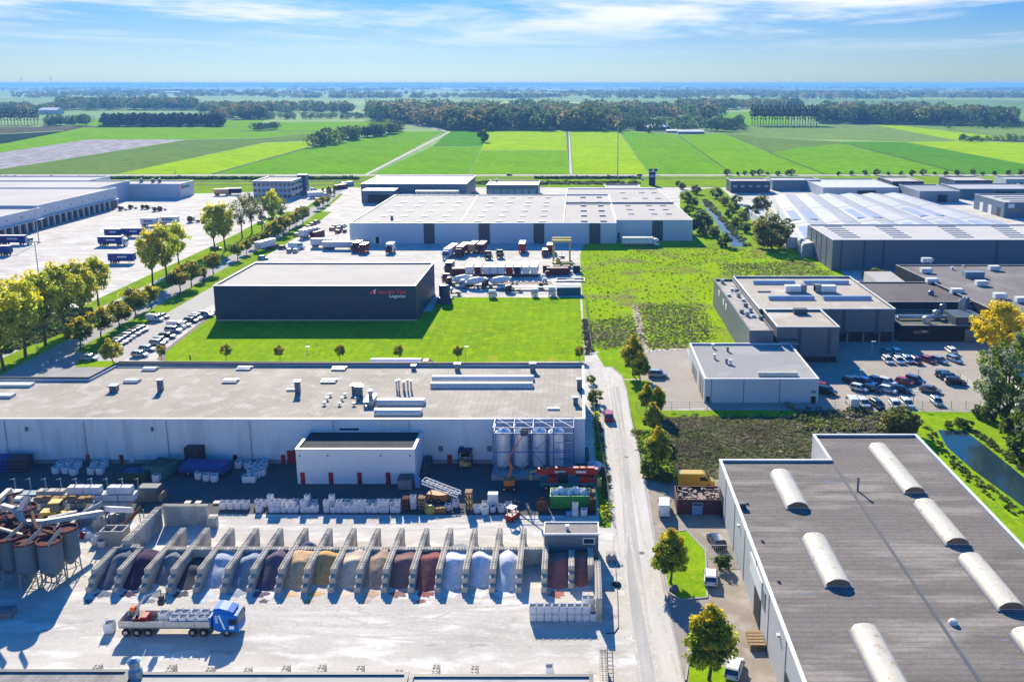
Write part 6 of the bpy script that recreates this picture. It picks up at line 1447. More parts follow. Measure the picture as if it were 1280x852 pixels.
for i, (a, b) in enumerate(((154, 261), (166.5, 259), (182, 259), (187.5, 259), (197, 262), (203, 261))):
    put(tru_p, a, b, R(175 + 9 * i), 'small red tractor unit in the row before the distribution centre, %s from the left' % ordn(i), 'red tractor units', {'cab': PT['dred']}, .75)
# ================================================================== THE STORAGE YARD
M_block = mat('concrete_block', (.56, .51, .42), (.44, .40, .33), sc=.5, amt=1, rough=.95, c3=(.30, .28, .26), sc3=.35, fine=.15, fsc=4)
def xw(px, s): return HP * (px - PX) / s
def block_wall(x, y0, y1, rows, name='bay_divider', steps=0, ax='y', cross=None, z0=.16, w=.8):
    """stacked interlocking blocks with knobs on top; the near end steps down"""
    m = MB(); L = 1.6
    n = max(1, int(round((y1 - y0) / L))); L = (y1 - y0) / n
    for r in range(rows):
        st_ = min(n - 1, int(max(0, r - rows + 1 + steps)))
        off = .5 * L if r % 2 else 0
        y = y0 + st_ * L * .55
        while y < y1 - .05:
            e = min(y1, y + (L if not (off and y == y0 + st_ * L * .55) else L / 2))
            a = (x - w / 2, x + w / 2, y + .012, e - .012); za, zb = z0 + r * .8 + .008, z0 + (r + 1) * .8
            if ax == 'y': m.box(a[0], a[1], a[2], a[3], za, zb)
            else: m.box(a[2], a[3], a[0], a[1], za, zb)
            top = r == rows - 1 or (r == rows - 2 and y < y0 + steps * L * .55 and steps)
            if top:
                k = y + .2
                while k < e - .1:
                    for q in (-.2, .2):
                        p = (x + q - .1, x + q + .1, k - .1, k + .1)
                        if ax == 'y': m.box(*p, zb, zb + .1)
                        else: m.box(p[2], p[3], p[0], p[1], zb, zb + .1)
                    k += .4
            y = e
    return m.build(name, M_block)
NEAR = [112, 145, 179, 212, 245.5, 279.6, 312.7, 347.4, 380.5, 413.8, 447, 480, 514, 547, 580.6, 615, 648, 680]
XD = [xw(a, 637) for a in NEAR]
YN, YC1, YF = 109.9, 117.5, 123.4
GW = 'block walls between the gravel bays'
MB_proto = None
for i, x in enumerate(XD):
    if i in (0, 1): o = block_wall(x, YN, YC1 + .4, 3, steps=2)
    else:
        if MB_proto is None:
            MB_proto = o = block_wall(x, YN, YF, 3, steps=2); px_ = o.location.x
        else:
            o = MB_proto.copy(); COL.objects.link(o); o.location.x = x
    tag(o, 'block wall dividing the gravel bays, %s from the left' % ordn(i), 'wall', GW)
o = block_wall(xw(714, 637), YN + 1, YC1 - .5, 3, steps=2); tag(o, 'short block wall between the two red gravel bays', 'wall', GW)
for i in range(len(XD)):       # the cross wall, one length per bay
    if i < 2 or i > 16: continue
    x0, x1 = XD[i] + .42, XD[i + 1] - .42
    o = block_wall(YC1, x0, x1, 3, ax='x'); tag(o, 'cross wall behind gravel bay, %s length from the left' % ordn(i - 2), 'wall', 'cross walls behind the gravel bays')
o = block_wall(YC1 + .6, XD[0] + .42, XD[1] - .42, 3, ax='x'); tag(o, 'curved-looking cross wall closing the leftmost gravel bay', 'wall')
o['label'] = 'cross wall closing the leftmost gravel bay'
xr_ = G(747.5, 720, 3)[0]
o = block_wall(xr_, 103.2, 112.6, 4); tag(o, 'tall block wall at the right end beside the white bags', 'wall')
o = block_wall(xr_ - .9, 112.8, 117.8, 3); tag(o, 'block wall closing the right red gravel bay', 'wall')
x_ = G(172, 661, 3.2)[0]
o = block_wall(x_, YC1 + .6, 128.6, 4, w=.9); tag(o, 'long high block wall at the left end of the gravel bays', 'wall')
o = block_wall(129.2, x_ + .5, x_ + 7.2, 4, ax='x'); tag(o, 'back block wall of the high left bay in shade', 'wall')
o = block_wall(128.4, x_ + 7.3, x_ + 8.9, 2, ax='x'); tag(o, 'low end blocks right of the high left bay', 'wall')
for i, (a, b) in enumerate(((121, 833), (214, 833), (262, 836), (309, 837), (357, 834), (402, 833), (450, 834), (498, 839), (545, 833), (593, 834))):
    x, y = G(a, b, 1.7); o = block_wall(x, y - 1.4, y + .6, 2); tag(o, 'knobbed block wall end peeping over the bottom shed roof, %s from the left' % ordn(i), 'wall', 'block wall ends at the bottom')
x0, y0 = G(755, 866, 2.4); _, y1 = G(755, 813, 2.4); o = block_wall(x0 + .1, y0, y1, 3); tag(o, 'knobbed block wall at the bottom beside a steel ladder', 'wall')
lx, ly = G(763, 840, 1); t = tag(MB().tube((lx - .3, ly - 3, .2), (lx - .3, ly + 2.4, 2.6), .05, 6).tube((lx + .3, ly - 3, .2), (lx + .3, ly + 2.4, 2.6), .05, 6).build('ladder', M_steel), 'dark steel ladder lying against the bottom block wall', 'ladder')
q = MB()
for k_ in range(12): f_ = (k_ + .5) / 12; q.tube((lx - .3, ly - 3 + 5.4 * f_, .2 + 2.4 * f_), (lx + .3, ly - 3 + 5.4 * f_, .2 + 2.4 * f_), .035, 5)
q.build('rungs', M_steel, t)

# ---- gravel heaps
def heap_mat(n, c):
    c = tuple(min(.75, v * 1.45) for v in c)
    return mat('gravel_' + n, c, tuple(v * .7 for v in c), sc=1.2, amt=.9, rough=.97, fine=.16, fsc=5, bump=.15)
HM = {k: heap_mat(k, c) for k, c in dict(slate=(.10, .115, .14), purple=(.055, .035, .06), grey=(.16, .165, .17), dark=(.06, .06, .065), light=(.40, .42, .45), ash=(.20, .23, .27), violet=(.10, .075, .10), tan=(.50, .32, .17), ochre=(.44, .26, .10), cream=(.52, .40, .29), brown=(.36, .25, .17), maroon=(.20, .075, .07), umber=(.19, .11, .10), pale=(.52, .55, .60), rust=(.34, .12, .09), rose=(.30, .11, .09), sand=(.52, .42, .34), blush=(.34, .20, .17)).items()}
def heap(x0, x1, y0, y1, h, m, label, seed, group='gravel heaps in the bays', n=28, back=False):
    """material poured against the back wall, sloping down toward the mouth of the bay"""
    r_ = random.Random(seed); nx, ny = 15, 28; vs = []; fs = []
    p1, p2 = r_.uniform(0, 6), r_.uniform(0, 6); mouth = r_.uniform(.86, 1.06)
    for j in range(ny):
        t_ = j / (ny - 1)
        for i in range(nx):
            u = i / (nx - 1); edge = math.sin(math.pi * min(1, max(0, u)))
            reach = mouth * (0.90 + .10 * edge)
            y = y1 - (y1 - y0) * reach * t_ if not back else y0 + (y1 - y0) * reach * t_
            prof = 1 if t_ < .3 else 1 - ((t_ - .3) / .7) ** 1.1; step = .18 * math.exp(-((t_ - .45) / .12) ** 2) * (1 if seed % 2 else -.3)
            z = .17 + h * max(0, prof * (0.90 + .14 * edge ** 1.2 + .07 * math.sin(5 * u + p1) + .05 * math.sin(9 * t_ + p2)) + step * edge + r_.uniform(-.008, .008) * (1 if 0 < i < nx - 1 else 0))
            vs.append((x0 + (x1 - x0) * u, y, z if j < ny - 1 else .165))
    for j in range(ny - 1):
        for i in range(nx - 1): a = j * nx + i; fs.append((a, a + 1, a + nx + 1, a + nx) if back else (a, a + nx, a + nx + 1, a + 1))
    b = len(vs); vs += [(x, y, .165) for x, y, _ in vs[:nx]]
    for i in range(nx - 1): fs.append((i, i + 1, b + i + 1, b + i) if not back else (i + 1, i, b + i, b + i + 1))
    m_ = MB(); m_.add(vs, fs); o = m_.build('gravel_heap', m, smooth=True); tag(o, label, 'gravel heap', group)
    return o
FRONT = [('slate', 1.6, 'blue grey'), ('purple', 1.7, 'black violet'), ('grey', 1.5, 'shaded grey'), ('dark', .9, 'thin dark'), ('light', 1.5, 'light blue grey'), ('ash', 1.6, 'ash blue'), ('violet', 1.9, 'dark violet'), ('tan', 1.9, 'tan'), ('ochre', 1.9, 'ochre'), ('cream', 1.8, 'cream'), ('brown', 1.7, 'pale brown'), ('umber', 1.9, 'umber'), ('maroon', 1.8, 'maroon'), ('pale', 1.8, 'icy white'), ('pale', 1.7, 'pale white'), ('pale', 1.6, 'bluish white'), None, ('rose', 1.6, 'reddish brown')]
for i, e in enumerate(FRONT):
    if e is None: continue
    x0, x1 = (XD[i] + .41, XD[i + 1] - .41) if i < 17 else (XD[17] + .41, xw(714, 637) - .41)
    heap(x0, x1, YN + .2 + (i % 3) * .5, YC1 - .42 if i > 1 else YC1, min(2.3, e[1] * 1.32), HM[e[0]], '%s gravel heap in the front bays, %s bay from the left' % (e[2], ordn(i)), i)
heap(xw(714, 637) + .41, xr_ - 1.35, YN + .4, YC1 + .2, 1.9, HM['rust'], 'rust red gravel heap in the rightmost bay under the cabin', 40)
BACK = {4: ('grey', .9, 'low grey'), 5: ('slate', 1.0, 'blue grey'), 6: ('dark', 1.0, 'dark'), 7: ('slate', 2.1, 'dark blue round'), 8: ('ash', 1.2, 'ash blue'), 9: ('sand', .9, 'sandy'), 10: ('blush', 1.0, 'reddish'), 11: ('sand', .5, 'thin pink'), 12: ('slate', 1.3, 'blue'), 13: ('ash', 1.9, 'grey blue'), 14: ('pale', 1.0, 'pale'), 15: ('pale', .5, 'thin pale'), 16: ('dark', 1.6, 'dark')}
for i, e in BACK.items(): heap(XD[i] + .41, XD[i + 1] - .41, YC1 + .42, YC1 + 4.6, e[1], HM[e[0]], '%s gravel heap behind the cross wall, %s bay from the left' % (e[2], ordn(i)), i + 50, 'gravel heaps behind the cross wall', back=True)
# gravel that has spilled out of the bay mouths
def spill(x, y, rx, ry, m, z, seed):
    r_ = random.Random(seed); n = 18; P = []
    for k in range(n): a = 2 * math.pi * k / n; q = r_.uniform(.55, 1.25); P.append((x + rx * q * math.cos(a), y + ry * q * math.sin(a)))
    sheet('spilled_gravel', P, z, m)
for i, e in enumerate(FRONT):
    if e is None: continue
    xc_ = XD[i] + 1.75; spill(xc_ + rng.uniform(-.3, .3), YN - .3, 1.15, .9, HM[e[0]], .1615 + .0004 * i, i)
    if i % 2 == 0: spill(xc_ + rng.uniform(-.8, .8), YN - 2.0, .7, .5, HM[e[0]], .1695 + .0004 * i, i + 90)
# cabin over the right bays
yc0, yc1 = YC1 + .75, YC1 + 4.2
xc0, xc1 = W(680.5, 680, yc0)[0], W(748, 680, yc0)[0]
zt_ = W(715, 667.5, yc0)[1]
t = thing('site_cabin', 'blue grey site cabin behind the red gravel bays', 'cabin', ((xc0 + xc1) / 2, yc0, .16))
MB().box(xc0, xc1, yc0, yc1, .2, zt_ - .1).build('wall', mat('cabin_wall', (.15, .19, .22), (.12, .155, .18), rough=.6, sc=.3, wave=(0, 1.45, .35, .03)), t)
MB().walls(rect(xc0 - .1, xc1 + .1, yc0 - .1, yc1 + .1), zt_ - .1, zt_ + .15, .15).build('roof_rim', M_trim, t); MB().box(xc0 + .03, xc1 - .03, yc0 + .05, yc1 - .05, zt_ - .12, zt_ - .02).build('roof', mat('cabin_roof', (.30, .27, .25), rough=.9), t)
fw = MB().box(xc1 - 2.2, xc1 - .5, yc0 - .08, yc0 + .02, zt_ - 1.5, zt_ - .5).build('window', M_trim, t); MB().box(xc1 - 2.05, xc1 - .65, yc0 - .1, yc0 - .085, zt_ - 1.35, zt_ - .65).build('pane', M_glass, fw)
vent(t, 709, 661, .4, .35, M_trim, z=zt_ - .02)

# ---- bulk bags
M_bag = mat('bag_fabric', (.66, .67, .70), (.56, .57, .60), sc=1.5, amt=.7, rough=.8, fine=.08)
M_bagin = mat('bag_fill', (.12, .13, .15), rough=.95, fine=.3)
def bag_proto():
    t = thing('bulk_bag', 'bag', 'bag'); s = .46
    def ring(w, z, r=.12): return [(-w + r, -w, z), (w - r, -w, z), (w, -w + r, z), (w, w - r, z), (w - r, w, z), (-w + r, w, z), (-w, w - r, z), (-w, -w + r, z)]
    rs = [ring(.40, .0), ring(.46, .08), ring(.485, .45), ring(.455, .88), ring(.43, 1.0), ring(.38, .98), ring(.34, .84)]
    vs = [p for r in rs for p in r]; fs = [(k * 8 + i, k * 8 + (i + 1) % 8, (k + 1) * 8 + (i + 1) % 8, (k + 1) * 8 + i) for k in range(len(rs) - 1) for i in range(8)] + [tuple(range(7, -1, -1))]
    MB().add(vs, fs).build('body', M_bag, t, local=True)
    MB().add(ring(.37, .86) + [(0, 0, .93)], [(i, (i + 1) % 8, 8) for i in range(8)]).build('fill', M_bagin, t, local=True)
    q = MB()
    for sx in (-1, 1):
        for sy in (-1, 1): q.path([(sx * .42, sy * .30, .95), (sx * .44, sy * .36, 1.14), (sx * .36, sy * .44, 1.14), (sx * .30, sy * .42, .95)], .022, 4)
    q.build('loops', M_trim, t, local=True)
    return t
bag_p = bag_proto()
def bag(x, y, z, label, group, s=1.0): return place(bag_p, (x, y, z), rng.uniform(-.12, .12), label, group, s)
x, y = G(662, 777, 0); LB = 'white bulk bag in the double-stacked row before the red gravel bays'
for i in range(9):
    for lv in (0, 1):
        xx = x + .45 + i * .955
        if i == 8 and lv == 1: continue
        bag(xx, y + .3, .16 + lv * 1.02, 'white bulk bag stacked before the red bays, %s, %s from left' % (('lower', 'upper')[lv], ordn(i)), 'stacked bags before the red bays')
for i, a in enumerate((732, 739)):
    xx, yy = G(a, 765, 0)
    for lv in (0, 1): bag(xx, yy, .16 + lv * 1.02, '%s %s white bulk bag behind the stacked row at the tall block wall' % (('left', 'right')[i], ('lower', 'upper')[lv]), 'bags at the tall block wall')
# long shaded row
GB = 'bags in the long row before the annex'
k = 0
for px in np.arange(280, 316, 9.3): xx, yy = G(px, 636, 0); bag(xx, yy, .16, 'big white bulk bag at the left end of the long row, %s' % ordn(k), GB, 1.18); k += 1
cnt = {0: 0, 1: 0, 2: 0}
for px in list(np.arange(323, 371, 7.6)) + list(np.arange(378, 502, 7.4)):
    for ln, dy in ((0, 0), (1, 7.0)):
        if rng.uniform() < .12: continue
        xx, yy = G(px + rng.uniform(-1, 1) + 2 * ln, 633.5 + dy, 0)
        bag(xx, yy, .16, 'white bulk bag in the long row, %s line, %s from left' % (('rear', 'front')[ln], ordn(cnt[ln])), GB, rng.uniform(.92, 1.08)); cnt[ln] += 1
        if rng.uniform() < .22:
            bag(xx, yy, .16 + 1.0, 'white bulk bag standing on the long row, %s of the upper ones' % ordn(cnt[2]), GB, .95); cnt[2] += 1
for i, (a, b, s) in enumerate(((517, 636, 1.1), (517, 637, 1.1), (560, 638, 1.0), (570, 634, 1.1), (597, 641, 1.05), (606.5, 643, 1.2), (606.5, 636, 1.1), (616, 640, 1.0), (627, 640, 1.1), (636, 637, 1.1))):
    xx, yy = G(a, b, 0); bag(xx, yy, .16 + (1.15 if i == 1 else 0), 'loose white bulk bag right of the long row, %s from the left' % ordn(i), 'loose bags right of the long row', s)
# bags on pallets in the shade of the hall
kk = 0
M_pal = mat('pallet_wood', (.36, .25, .14), (.28, .19, .11), sc=2, rough=.9, fine=.2)
for g_, lst in enumerate(([(71, 592), (83, 592), (93, 594), (77, 586), (88, 585), (98, 586)], [(115, 593), (126, 593), (119, 586), (131, 585)], [(249, 599), (259, 601), (268.5, 602)], [(299, 585), (310, 586), (316, 588), (314, 594), (320, 591), (328, 590), (324, 586), (331, 585), (322, 597), (328, 595), (308, 603), (316, 603)])):
    for (a, b) in lst:
        xx, yy = G(a, b, 0); bag(xx, yy, .16, 'pale bulk bag in the shade, %s of %s' % (ordn(kk), ('the left group', 'the second group', 'the blue tarpaulin trio', 'the group left of the annex')[g_]), 'bags in the shade of the hall', 1.22); kk += 1
xx, yy = G(196.5, 602, 0); bag(xx, yy, .16, 'white bulk bag in front of the teal skip', None, 1.3)
xx, yy = G(167, 578.5, 0); bag(xx, yy, .16, 'pale bag leaning behind the teal skip', None, 1.3)
xx, yy = G(138, 790, 0); bag(xx, yy, .16, 'black and white bulk bag standing behind the blue truck', None, 1.25)
xx, yy = G(687, 843, 0); bag(xx, yy, .16, 'white bulk bag at the bottom on a concrete block', None, 1.0)

# ---- skips, crane, lift and machines
def skip(name, label, cat, px0, px1, py, hh_, depth, m, rz=0, lid=None):
    a, b = G(px0, py, 0), G(px1, py, 0); L = math.dist(a, b); x, y = (a[0] + b[0]) / 2, a[1] + depth / 2
    t = thing(name, label, cat, (x, y, .16), rz)
    o = [(-L / 2, 0.15), (L / 2, .15), (L / 2, hh_), (-L / 2, hh_)]
    q = MB(); D = depth / 2
    q.box(-L / 2, L / 2, -D, -D + .1, .15, hh_).box(-L / 2, L / 2, D - .1, D, .15, hh_).box(-L / 2, -L / 2 + .1, -D + .1, D - .1, .15, hh_).box(L / 2 - .1, L / 2, -D + .1, D - .1, .15, hh_).box(-L / 2 + .1, L / 2 - .1, -D + .1, D - .1, .15, .3)
    q.build('tub', m, t, local=True)
    MB().box(-L / 2 - .06, L / 2 + .06, D + .003, D + .06, hh_ - .18, hh_ + .02).build('rim', m, t, local=True)
    r = MB().box(-L / 2 - .06, L / 2 + .06, -D - .06, -D - .003, hh_ - .18, hh_ + .02)
    0 and r.box(-L / 2 - .06, L / 2 + .06, D + .003, D + .06, hh_ - .18, hh_ + .02)
    for k_ in range(7): r.cbox(-L / 2 + .4 + k_ * (L - .8) / 6, -D - .05, .2, .12, .09, hh_ - .4)
    r.build('ribs', m, t, local=True)
    if lid: MB().box(-L / 2 + .12, L / 2 - .12, -D + .12, D - .12, .3, hh_ - .25).build('load', lid, t, local=True)
    return t
M_green = mat('skip_green', (.035, .30, .05), (.03, .25, .045), sc=.8, rough=.45, fine=.05)
M_tealskip = mat('skip_teal', (.04, .17, .15), rough=.5); M_dkgreen = mat('skip_dark_green', (.02, .075, .055), rough=.6)
ts = skip('skip', 'bright green open skip filled with white bags by the dusty road', 'skip', 687.5, 737.5, 637.5, 2.3, 3.0, M_green, lid=M_bagin)
for i, (dx, dy, s) in enumerate(((-2.4, -.2, 1.0), (-1.2, .3, 1.25), (-.1, -.1, 1.0), (1.0, .2, 1.3), (2.2, -.3, 1.1))):
    o = MB().lump(ts.location.x + dx, ts.location.y + dy, 2.1, .75 * s, .8, .85 * s, 10, 5, .3, i).build('bag_of_waste', M_bag); tag(o, 'crumpled white bag in the green skip, %s from the left' % ordn(i), 'bag', 'bags in the green skip')
skip('skip', 'teal covered skip in the shade of the long hall', 'skip', 181, 211, 600, 2.2, 4.2, M_tealskip, R(-14), M_dkgreen)
skip('skip', 'low dark green skip with blue rubbish beside the teal one', 'skip', 147, 184, 603, 1.6, 3.4, M_dkgreen, R(-4), mat('blue_rubbish', (.06, .12, .25), (.02, .03, .05), sc=.8, amt=1))
# dark truck with blue tarpaulin
t = thing('tarpaulin_truck', 'dark truck with a low blue tarpaulin load in the shade', 'lorry', (*G(258, 592, 0), .16), R(-8)); 
MB().box(-4, 4.2, -1.9, 1.9, .7, 1.7).extr([(-1.7, 1.703), (1.7, 1.703), (1.2, 2.1), (-1.2, 2.1)], -3.6, 4.0).build('tarpaulin', mat('blue_tarp', (.02, .06, .22), (.015, .045, .17), sc=.6, rough=.6), t, local=True)
MB().cbox(-3.6, 3.2, .5, 2.9, 2.6, 3.1).cbox(-3.0, 1.85, 1.9, .9, .06, .9).build('cab', M_chass, t, local=True); axles(t, (-2.5, 2.8), .45, 3.0)
for i, (a, b) in enumerate(((5, 588), (27, 588))):
    xx, yy = G(a, b, 0); t = thing('pallet_stack', ('blue wrapped stack at the left edge by the hall', 'dark stack of long boards at the left edge by the hall')[i], 'stack', (xx, yy, .16))
    for k_ in range(4): MB().box(-1.6, 1.6, -1.2, 1.2, .1 + k_ * .65, .6 + k_ * .65).box(-1.5, -1.2, -1.1, 1.1, k_ * .65 + (0 if k_ == 0 else -.048), .098 + k_ * .65).box(1.2, 1.5, -1.1, 1.1, k_ * .65 + (0 if k_ == 0 else -.048), .098 + k_ * .65).build('layer', (mat('blue_wrap', (.02, .06, .25)), mat('dark_boards', (.05, .05, .06)))[i], t, local=True)
# grey tipping container and bin beside the annex
t = thing('tipping_skip', 'grey tipping container at the right corner of the annex', 'skip', (*G(507.5, 611, 0), .16)); MB().extr([(-1.1, .2), (1.0, .2), (1.3, 1.9), (-1.1, 1.9)], -1.15, 1.15).build('tub', mat('grey_tub', (.24, .25, .24)), t, local=True); MB().box(-1.2, 1.2, -1.15, 1.35, 1.905, 2.0).build('lid', M_gpan, t, local=True)
t = thing('wheelie_bin', 'pale blue bin right of the grey tipping container', 'bin', (*G(522, 610, 0), .16), .2); MB().cbox(0, 0, .1, .9, .9, 1.5).build('body', PT['lblue'], t, local=True); MB().cbox(0, 0, 1.603, 1.0, 1.0, .12).build('lid', PT['lblue'], t, local=True)
# stairs at the annex side
q = MB()
for k_ in range(7): q.box(-27.0, -25.8, 146 + k_ * .8, 146.78 + k_ * .8, .16, .3 + k_ * .28)
tag(q.build('stair', M_dtrim), 'dark steel stair along the right side of the annex', 'stair')
# small forklift by the hall
t = thing('forklift', 'small pale forklift parked at the blue canopy of the hall', 'forklift', (*G(582, 584, 0), .16), R(10)); MB().cbox(0, 0, .25, 2.2, 1.3, .7).cbox(-.7, 0, .953, .8, 1.2, .5).build('body', PT['tan'], t, local=True)
q = MB()
for sx in (-.6, .5):
    for sy in (-.55, .55): q.cbox(sx, sy, .96, .1, .1, 1.2)
q.cbox(0, 0, 2.163, 1.5, 1.3, .1).build('roof_guard', PT['black'], t, local=True); MB().cbox(1.2, -.35, .2, .12, .12, 2.2).cbox(1.2, .35, .2, .12, .12, 2.2).cbox(1.8, -.35, .15, 1.1, .12, .06).cbox(1.8, .35, .15, 1.1, .12, .06).build('fork', M_chass, t, local=True)
for sx in (-.75, .75):
    for sy in (-.6, .6): wheel(t, sx, sy, .3, .24)
t = thing('canopy', 'dark blue canopy on the wall of the long hall', 'canopy', (*G(583, 580, 0), .16)); x_, y_ = t.location.x, YA; MB().box(x_ - 1.2, x_ + 1.2, y_ - 2, y_ - .1, 3.0, 3.2).build('roof', PT['navy'], t); MB().box(x_ - 1.15, x_ - 1.0, y_ - 1.9, y_ - 1.75, .16, 2.997).box(x_ + 1.0, x_ + 1.15, y_ - 1.9, y_ - 1.75, .16, 2.997).build('posts', PT['navy'], t)
# orange boom lift
bx_, by_ = G(637, 612, 0); M_or = mat('lift_orange', (.58, .16, .03), rough=.45)
t = thing('boom_lift', 'orange boom lift with a raised articulated arm before the silos', 'boom lift', (bx_, by_, .16))
MB().cbox(0, 0, .45, 2.4, 2.0, .5).build('chassis', M_chass, t, local=True); MB().cbox(0, 0, .97, 1.8, 1.9, .9).build('turret', M_or, t, local=True)
MB().tube((-.2, .2, 1.8), (.35, .6, 3.6), .2, 8).tube((.35, .6, 3.6), (-.4, .8, 5.0), .22, 8).build('lower_arm', M_or, t, local=True); MB().tube((-.4, .8, 5.0), (2.4, 1.6, 9.0), .14, 8, .09).build('boom', M_or, t, local=True)
MB().cbox(2.5, 1.7, 8.9, 1.3, .8, .1).cbox(2.5, 1.32, 9.003, 1.3, .05, .95).cbox(2.5, 2.08, 9.003, 1.3, .05, .95).cbox(1.88, 1.7, 9.003, .05, .7, .95).build('basket', M_dtrim, t, local=True)
for sx in (-.85, .85):
    for sy in (-.95, .95): wheel(t, sx, sy, .45, .35)
# red mobile crane
cx_, cy_ = G(710, 611, 0); M_cr = mat('crane_red', (.52, .025, .02), rough=.4)
t = thing('mobile_crane', 'red mobile crane with its boom laid flat behind the green skip', 'crane', (cx_, cy_, .16))
MB().box(-4.6, 4.8, -1.25, 1.25, .8, 1.5).build('chassis', mat('crane_teal', (.05, .20, .22)), t, local=True); axles(t, (-3.6, -1.9, 2.0, 3.6), .6, 2.6)
MB().box(-5.2, 5.0, -.45, .45, 2.6, 3.6).box(-3.2, 4.4, -.35, .35, 3.603, 3.8).build('boom', M_cr, t, local=True); MB().cbox(3.2, 0, 1.503, 2.4, 2.3, 1.0).cbox(-2.6, 0, 1.503, 1.6, 2.2, 1.0).build('counterweight', M_cr, t, local=True)
MB().cbox(-.8, -.9, 1.503, 1.5, .8, 1.6).build('cab', M_glass, t, local=True); MB().tube((-5.2, 0, 3.2), (-6.3, 0, 2.9), .15, 6).cbox(-6.2, 0, 1.5, .4, .3, .9).tube((-6.2, 0, 2.4), (-6.2, 0, 2.9), .04, 5).build('hook_block', M_yel, t, local=True)
MB().cbox(5.2, -1.2, .9, .7, .5, 1.5).build('outrigger', M_yel, t, local=True)
MB().box(-2.2, -.4, -.47, -.453, 2.95, 3.3).box(1.3, 3.0, -.47, -.453, 2.95, 3.3).build('white_marking', M_signwhite, t, local=True)
# cable drum, timber, small goods around the skip
xx, yy = G(678, 639, 0); t = thing('cable_drum', 'brown wooden cable drum left of the green skip', 'drum', (xx, yy, .16)); M_rust = mat('rusty_brown', (.16, .075, .045), (.10, .05, .035), sc=1.5, rough=.9)
for k_ in (0, 1): MB().lathe(0, 1.0, [(.2, -.7 + k_ * 1.2), (1.0, -.7 + k_ * 1.2), (1.0, -.6 + k_ * 1.2), (.2, -.6 + k_ * 1.2)], 18, ax='y').build('flange', M_rust, t, local=True)
MB().lathe(0, 1.0, [(.55, -.59), (.55, .49)], 16, ax='y').build('core', M_chass, t, local=True)
def stack_of(px, py, w, d, h, m, label, n=4, cat='pallet stack', nm='pallet_stack', rz=0.0, grp=None):
    xx, yy = G(px, py, 0); q = MB()
    for k_ in range(n):
        z0_ = k_ * h / n
        for s in (-.4, 0, .4): q.cbox(s * w, 0, z0_, .1, d * .98, h / n * .55)
        for s in (-.42, -.21, 0, .21, .42): q.cbox(0, s * d, z0_ + h / n * .55 + .003, w, d * .15, h / n * .40)
    o = q.build(nm, m, local=True); o.location = (xx, yy, .16); o.rotation_euler = (0, 0, rz); return tag(o, label, cat, grp)
stack_of(741, 640, 1.0, 1.2, 2.4, M_rust, 'tall stack of worn pallets at the right end of the green skip', 8)
stack_of(740, 634, 1.0, 1.2, 2.8, M_pal, 'pale stack of pallets behind the worn one at the green skip', 9)
xx, yy = G(719, 645, 0); bag(xx, yy, .16, 'white bulk bag in front of the green skip', None, 1.1); bag(xx, yy, 1.26, 'white bulk bag stacked on the one before the green skip', None, .95)
xx, yy = G(730, 645, 0); bag(xx, yy, .16, 'white bag with blue rubbish before the green skip', None, 1.1)
tag(MB().cbox(*G(711, 645, 0), .16, .8, .7, .5).cbox(*G(711, 645, 0), .663, .84, .74, .06).build('blue_crate', PT['lblue']), 'small blue crate before the green skip', 'crate')
xx, yy = G(743, 588, 0); o = MB().lump(xx, yy, .16, 1.7, 1.3, 1.6, 12, 6, .35, 3).build('plastic_heap', M_bag); tag(o, 'heap of crumpled white plastic right of the silos', 'heap'); stack_of(738, 593, 2.0, 1.2, .8, M_pal, 'low pile of pale timber right of the silos', 2, 'timber', 'timber_pile')
# white screening conveyor, brown box stacks, yellow grab
xx, yy = G(556, 628, 0)
t = thing('screening_machine', 'white lattice conveyor machine with orange base right of the bulk bags', 'machine', (xx, yy, .16), R(-16))
q = MB()
for s in (-.7, .7): q.tube((-3.6, s, 3.0), (2.6, s, 1.4), .12, 6).tube((-3.6, s, 3.5), (2.6, s, 1.9), .1, 6)
for k_ in range(9): a = k_ / 8; q.tube((-3.6 + 6.2 * a, -.7, 3.0 - 1.6 * a), (-3.6 + 6.2 * a, -.7, 3.5 - 1.6 * a), .06, 5).tube((-3.6 + 6.2 * a, -.7, 3.5 - 1.6 * a), (-3.6 + 6.2 * a, .7, 3.5 - 1.6 * a), .06, 5)
q.build('conveyor', M_trim, t, local=True); MB().cbox(-1.2, 0, .4, 3.2, 1.6, 1.0).build('base', mat('rust_orange', (.42, .16, .05), rough=.7), t, local=True); MB().tube((-2.4, 0, 1.4), (-2.4, 0, 2.7), .12, 6).tube((1.2, 0, .2), (1.2, 0, 1.7), .12, 6).build('legs', M_steel, t, local=True)
for sy in (-.8, .8): wheel(t, -1.9, sy, .4, .25); wheel(t, -.7, sy, .4, .25)
xx, yy = G(538, 641, 0); t = thing('sorting_grab', 'yellow and orange grab lying in front of the screening machine', 'grab', (xx, yy, .16)); MB().lathe(0, 0, [(.9, .0), (1.0, .4), (.6, 1.0), (.3, 1.3)], 10).build('bucket', M_yel, t, local=True); MB().cbox(1.7, .2, .0, 1.5, 1.1, .8).build('hopper', MATS['rust_orange'], t, local=True)
stack_of(586.5, 637, 1.1, 1.3, 3.2, mat('brown_boxes', (.30, .18, .09), rough=.8), 'tall brown stack of crates before the shaded yard', 3); stack_of(528, 637, 1.1, 1.2, 2.2, M_pal, 'brown stack of crates left of the screening machine', 4); stack_of(508, 638, 1.0, 1.2, 2.2, M_rust, 'dark rusty stack at the right end of the bulk bag row', 3)
t = thing('wrapped_pallet', 'tall pale wrapped pallet among the loose bags', 'pallet', (*G(616.5, 634, 0), .16)); MB().cbox(0, 0, .15, 1.6, 1.2, 2.2).build('load', M_bag, t, local=True); MB().cbox(0, 0, 0, 1.7, 1.2, .147).build('pallet', M_pal, t, local=True)
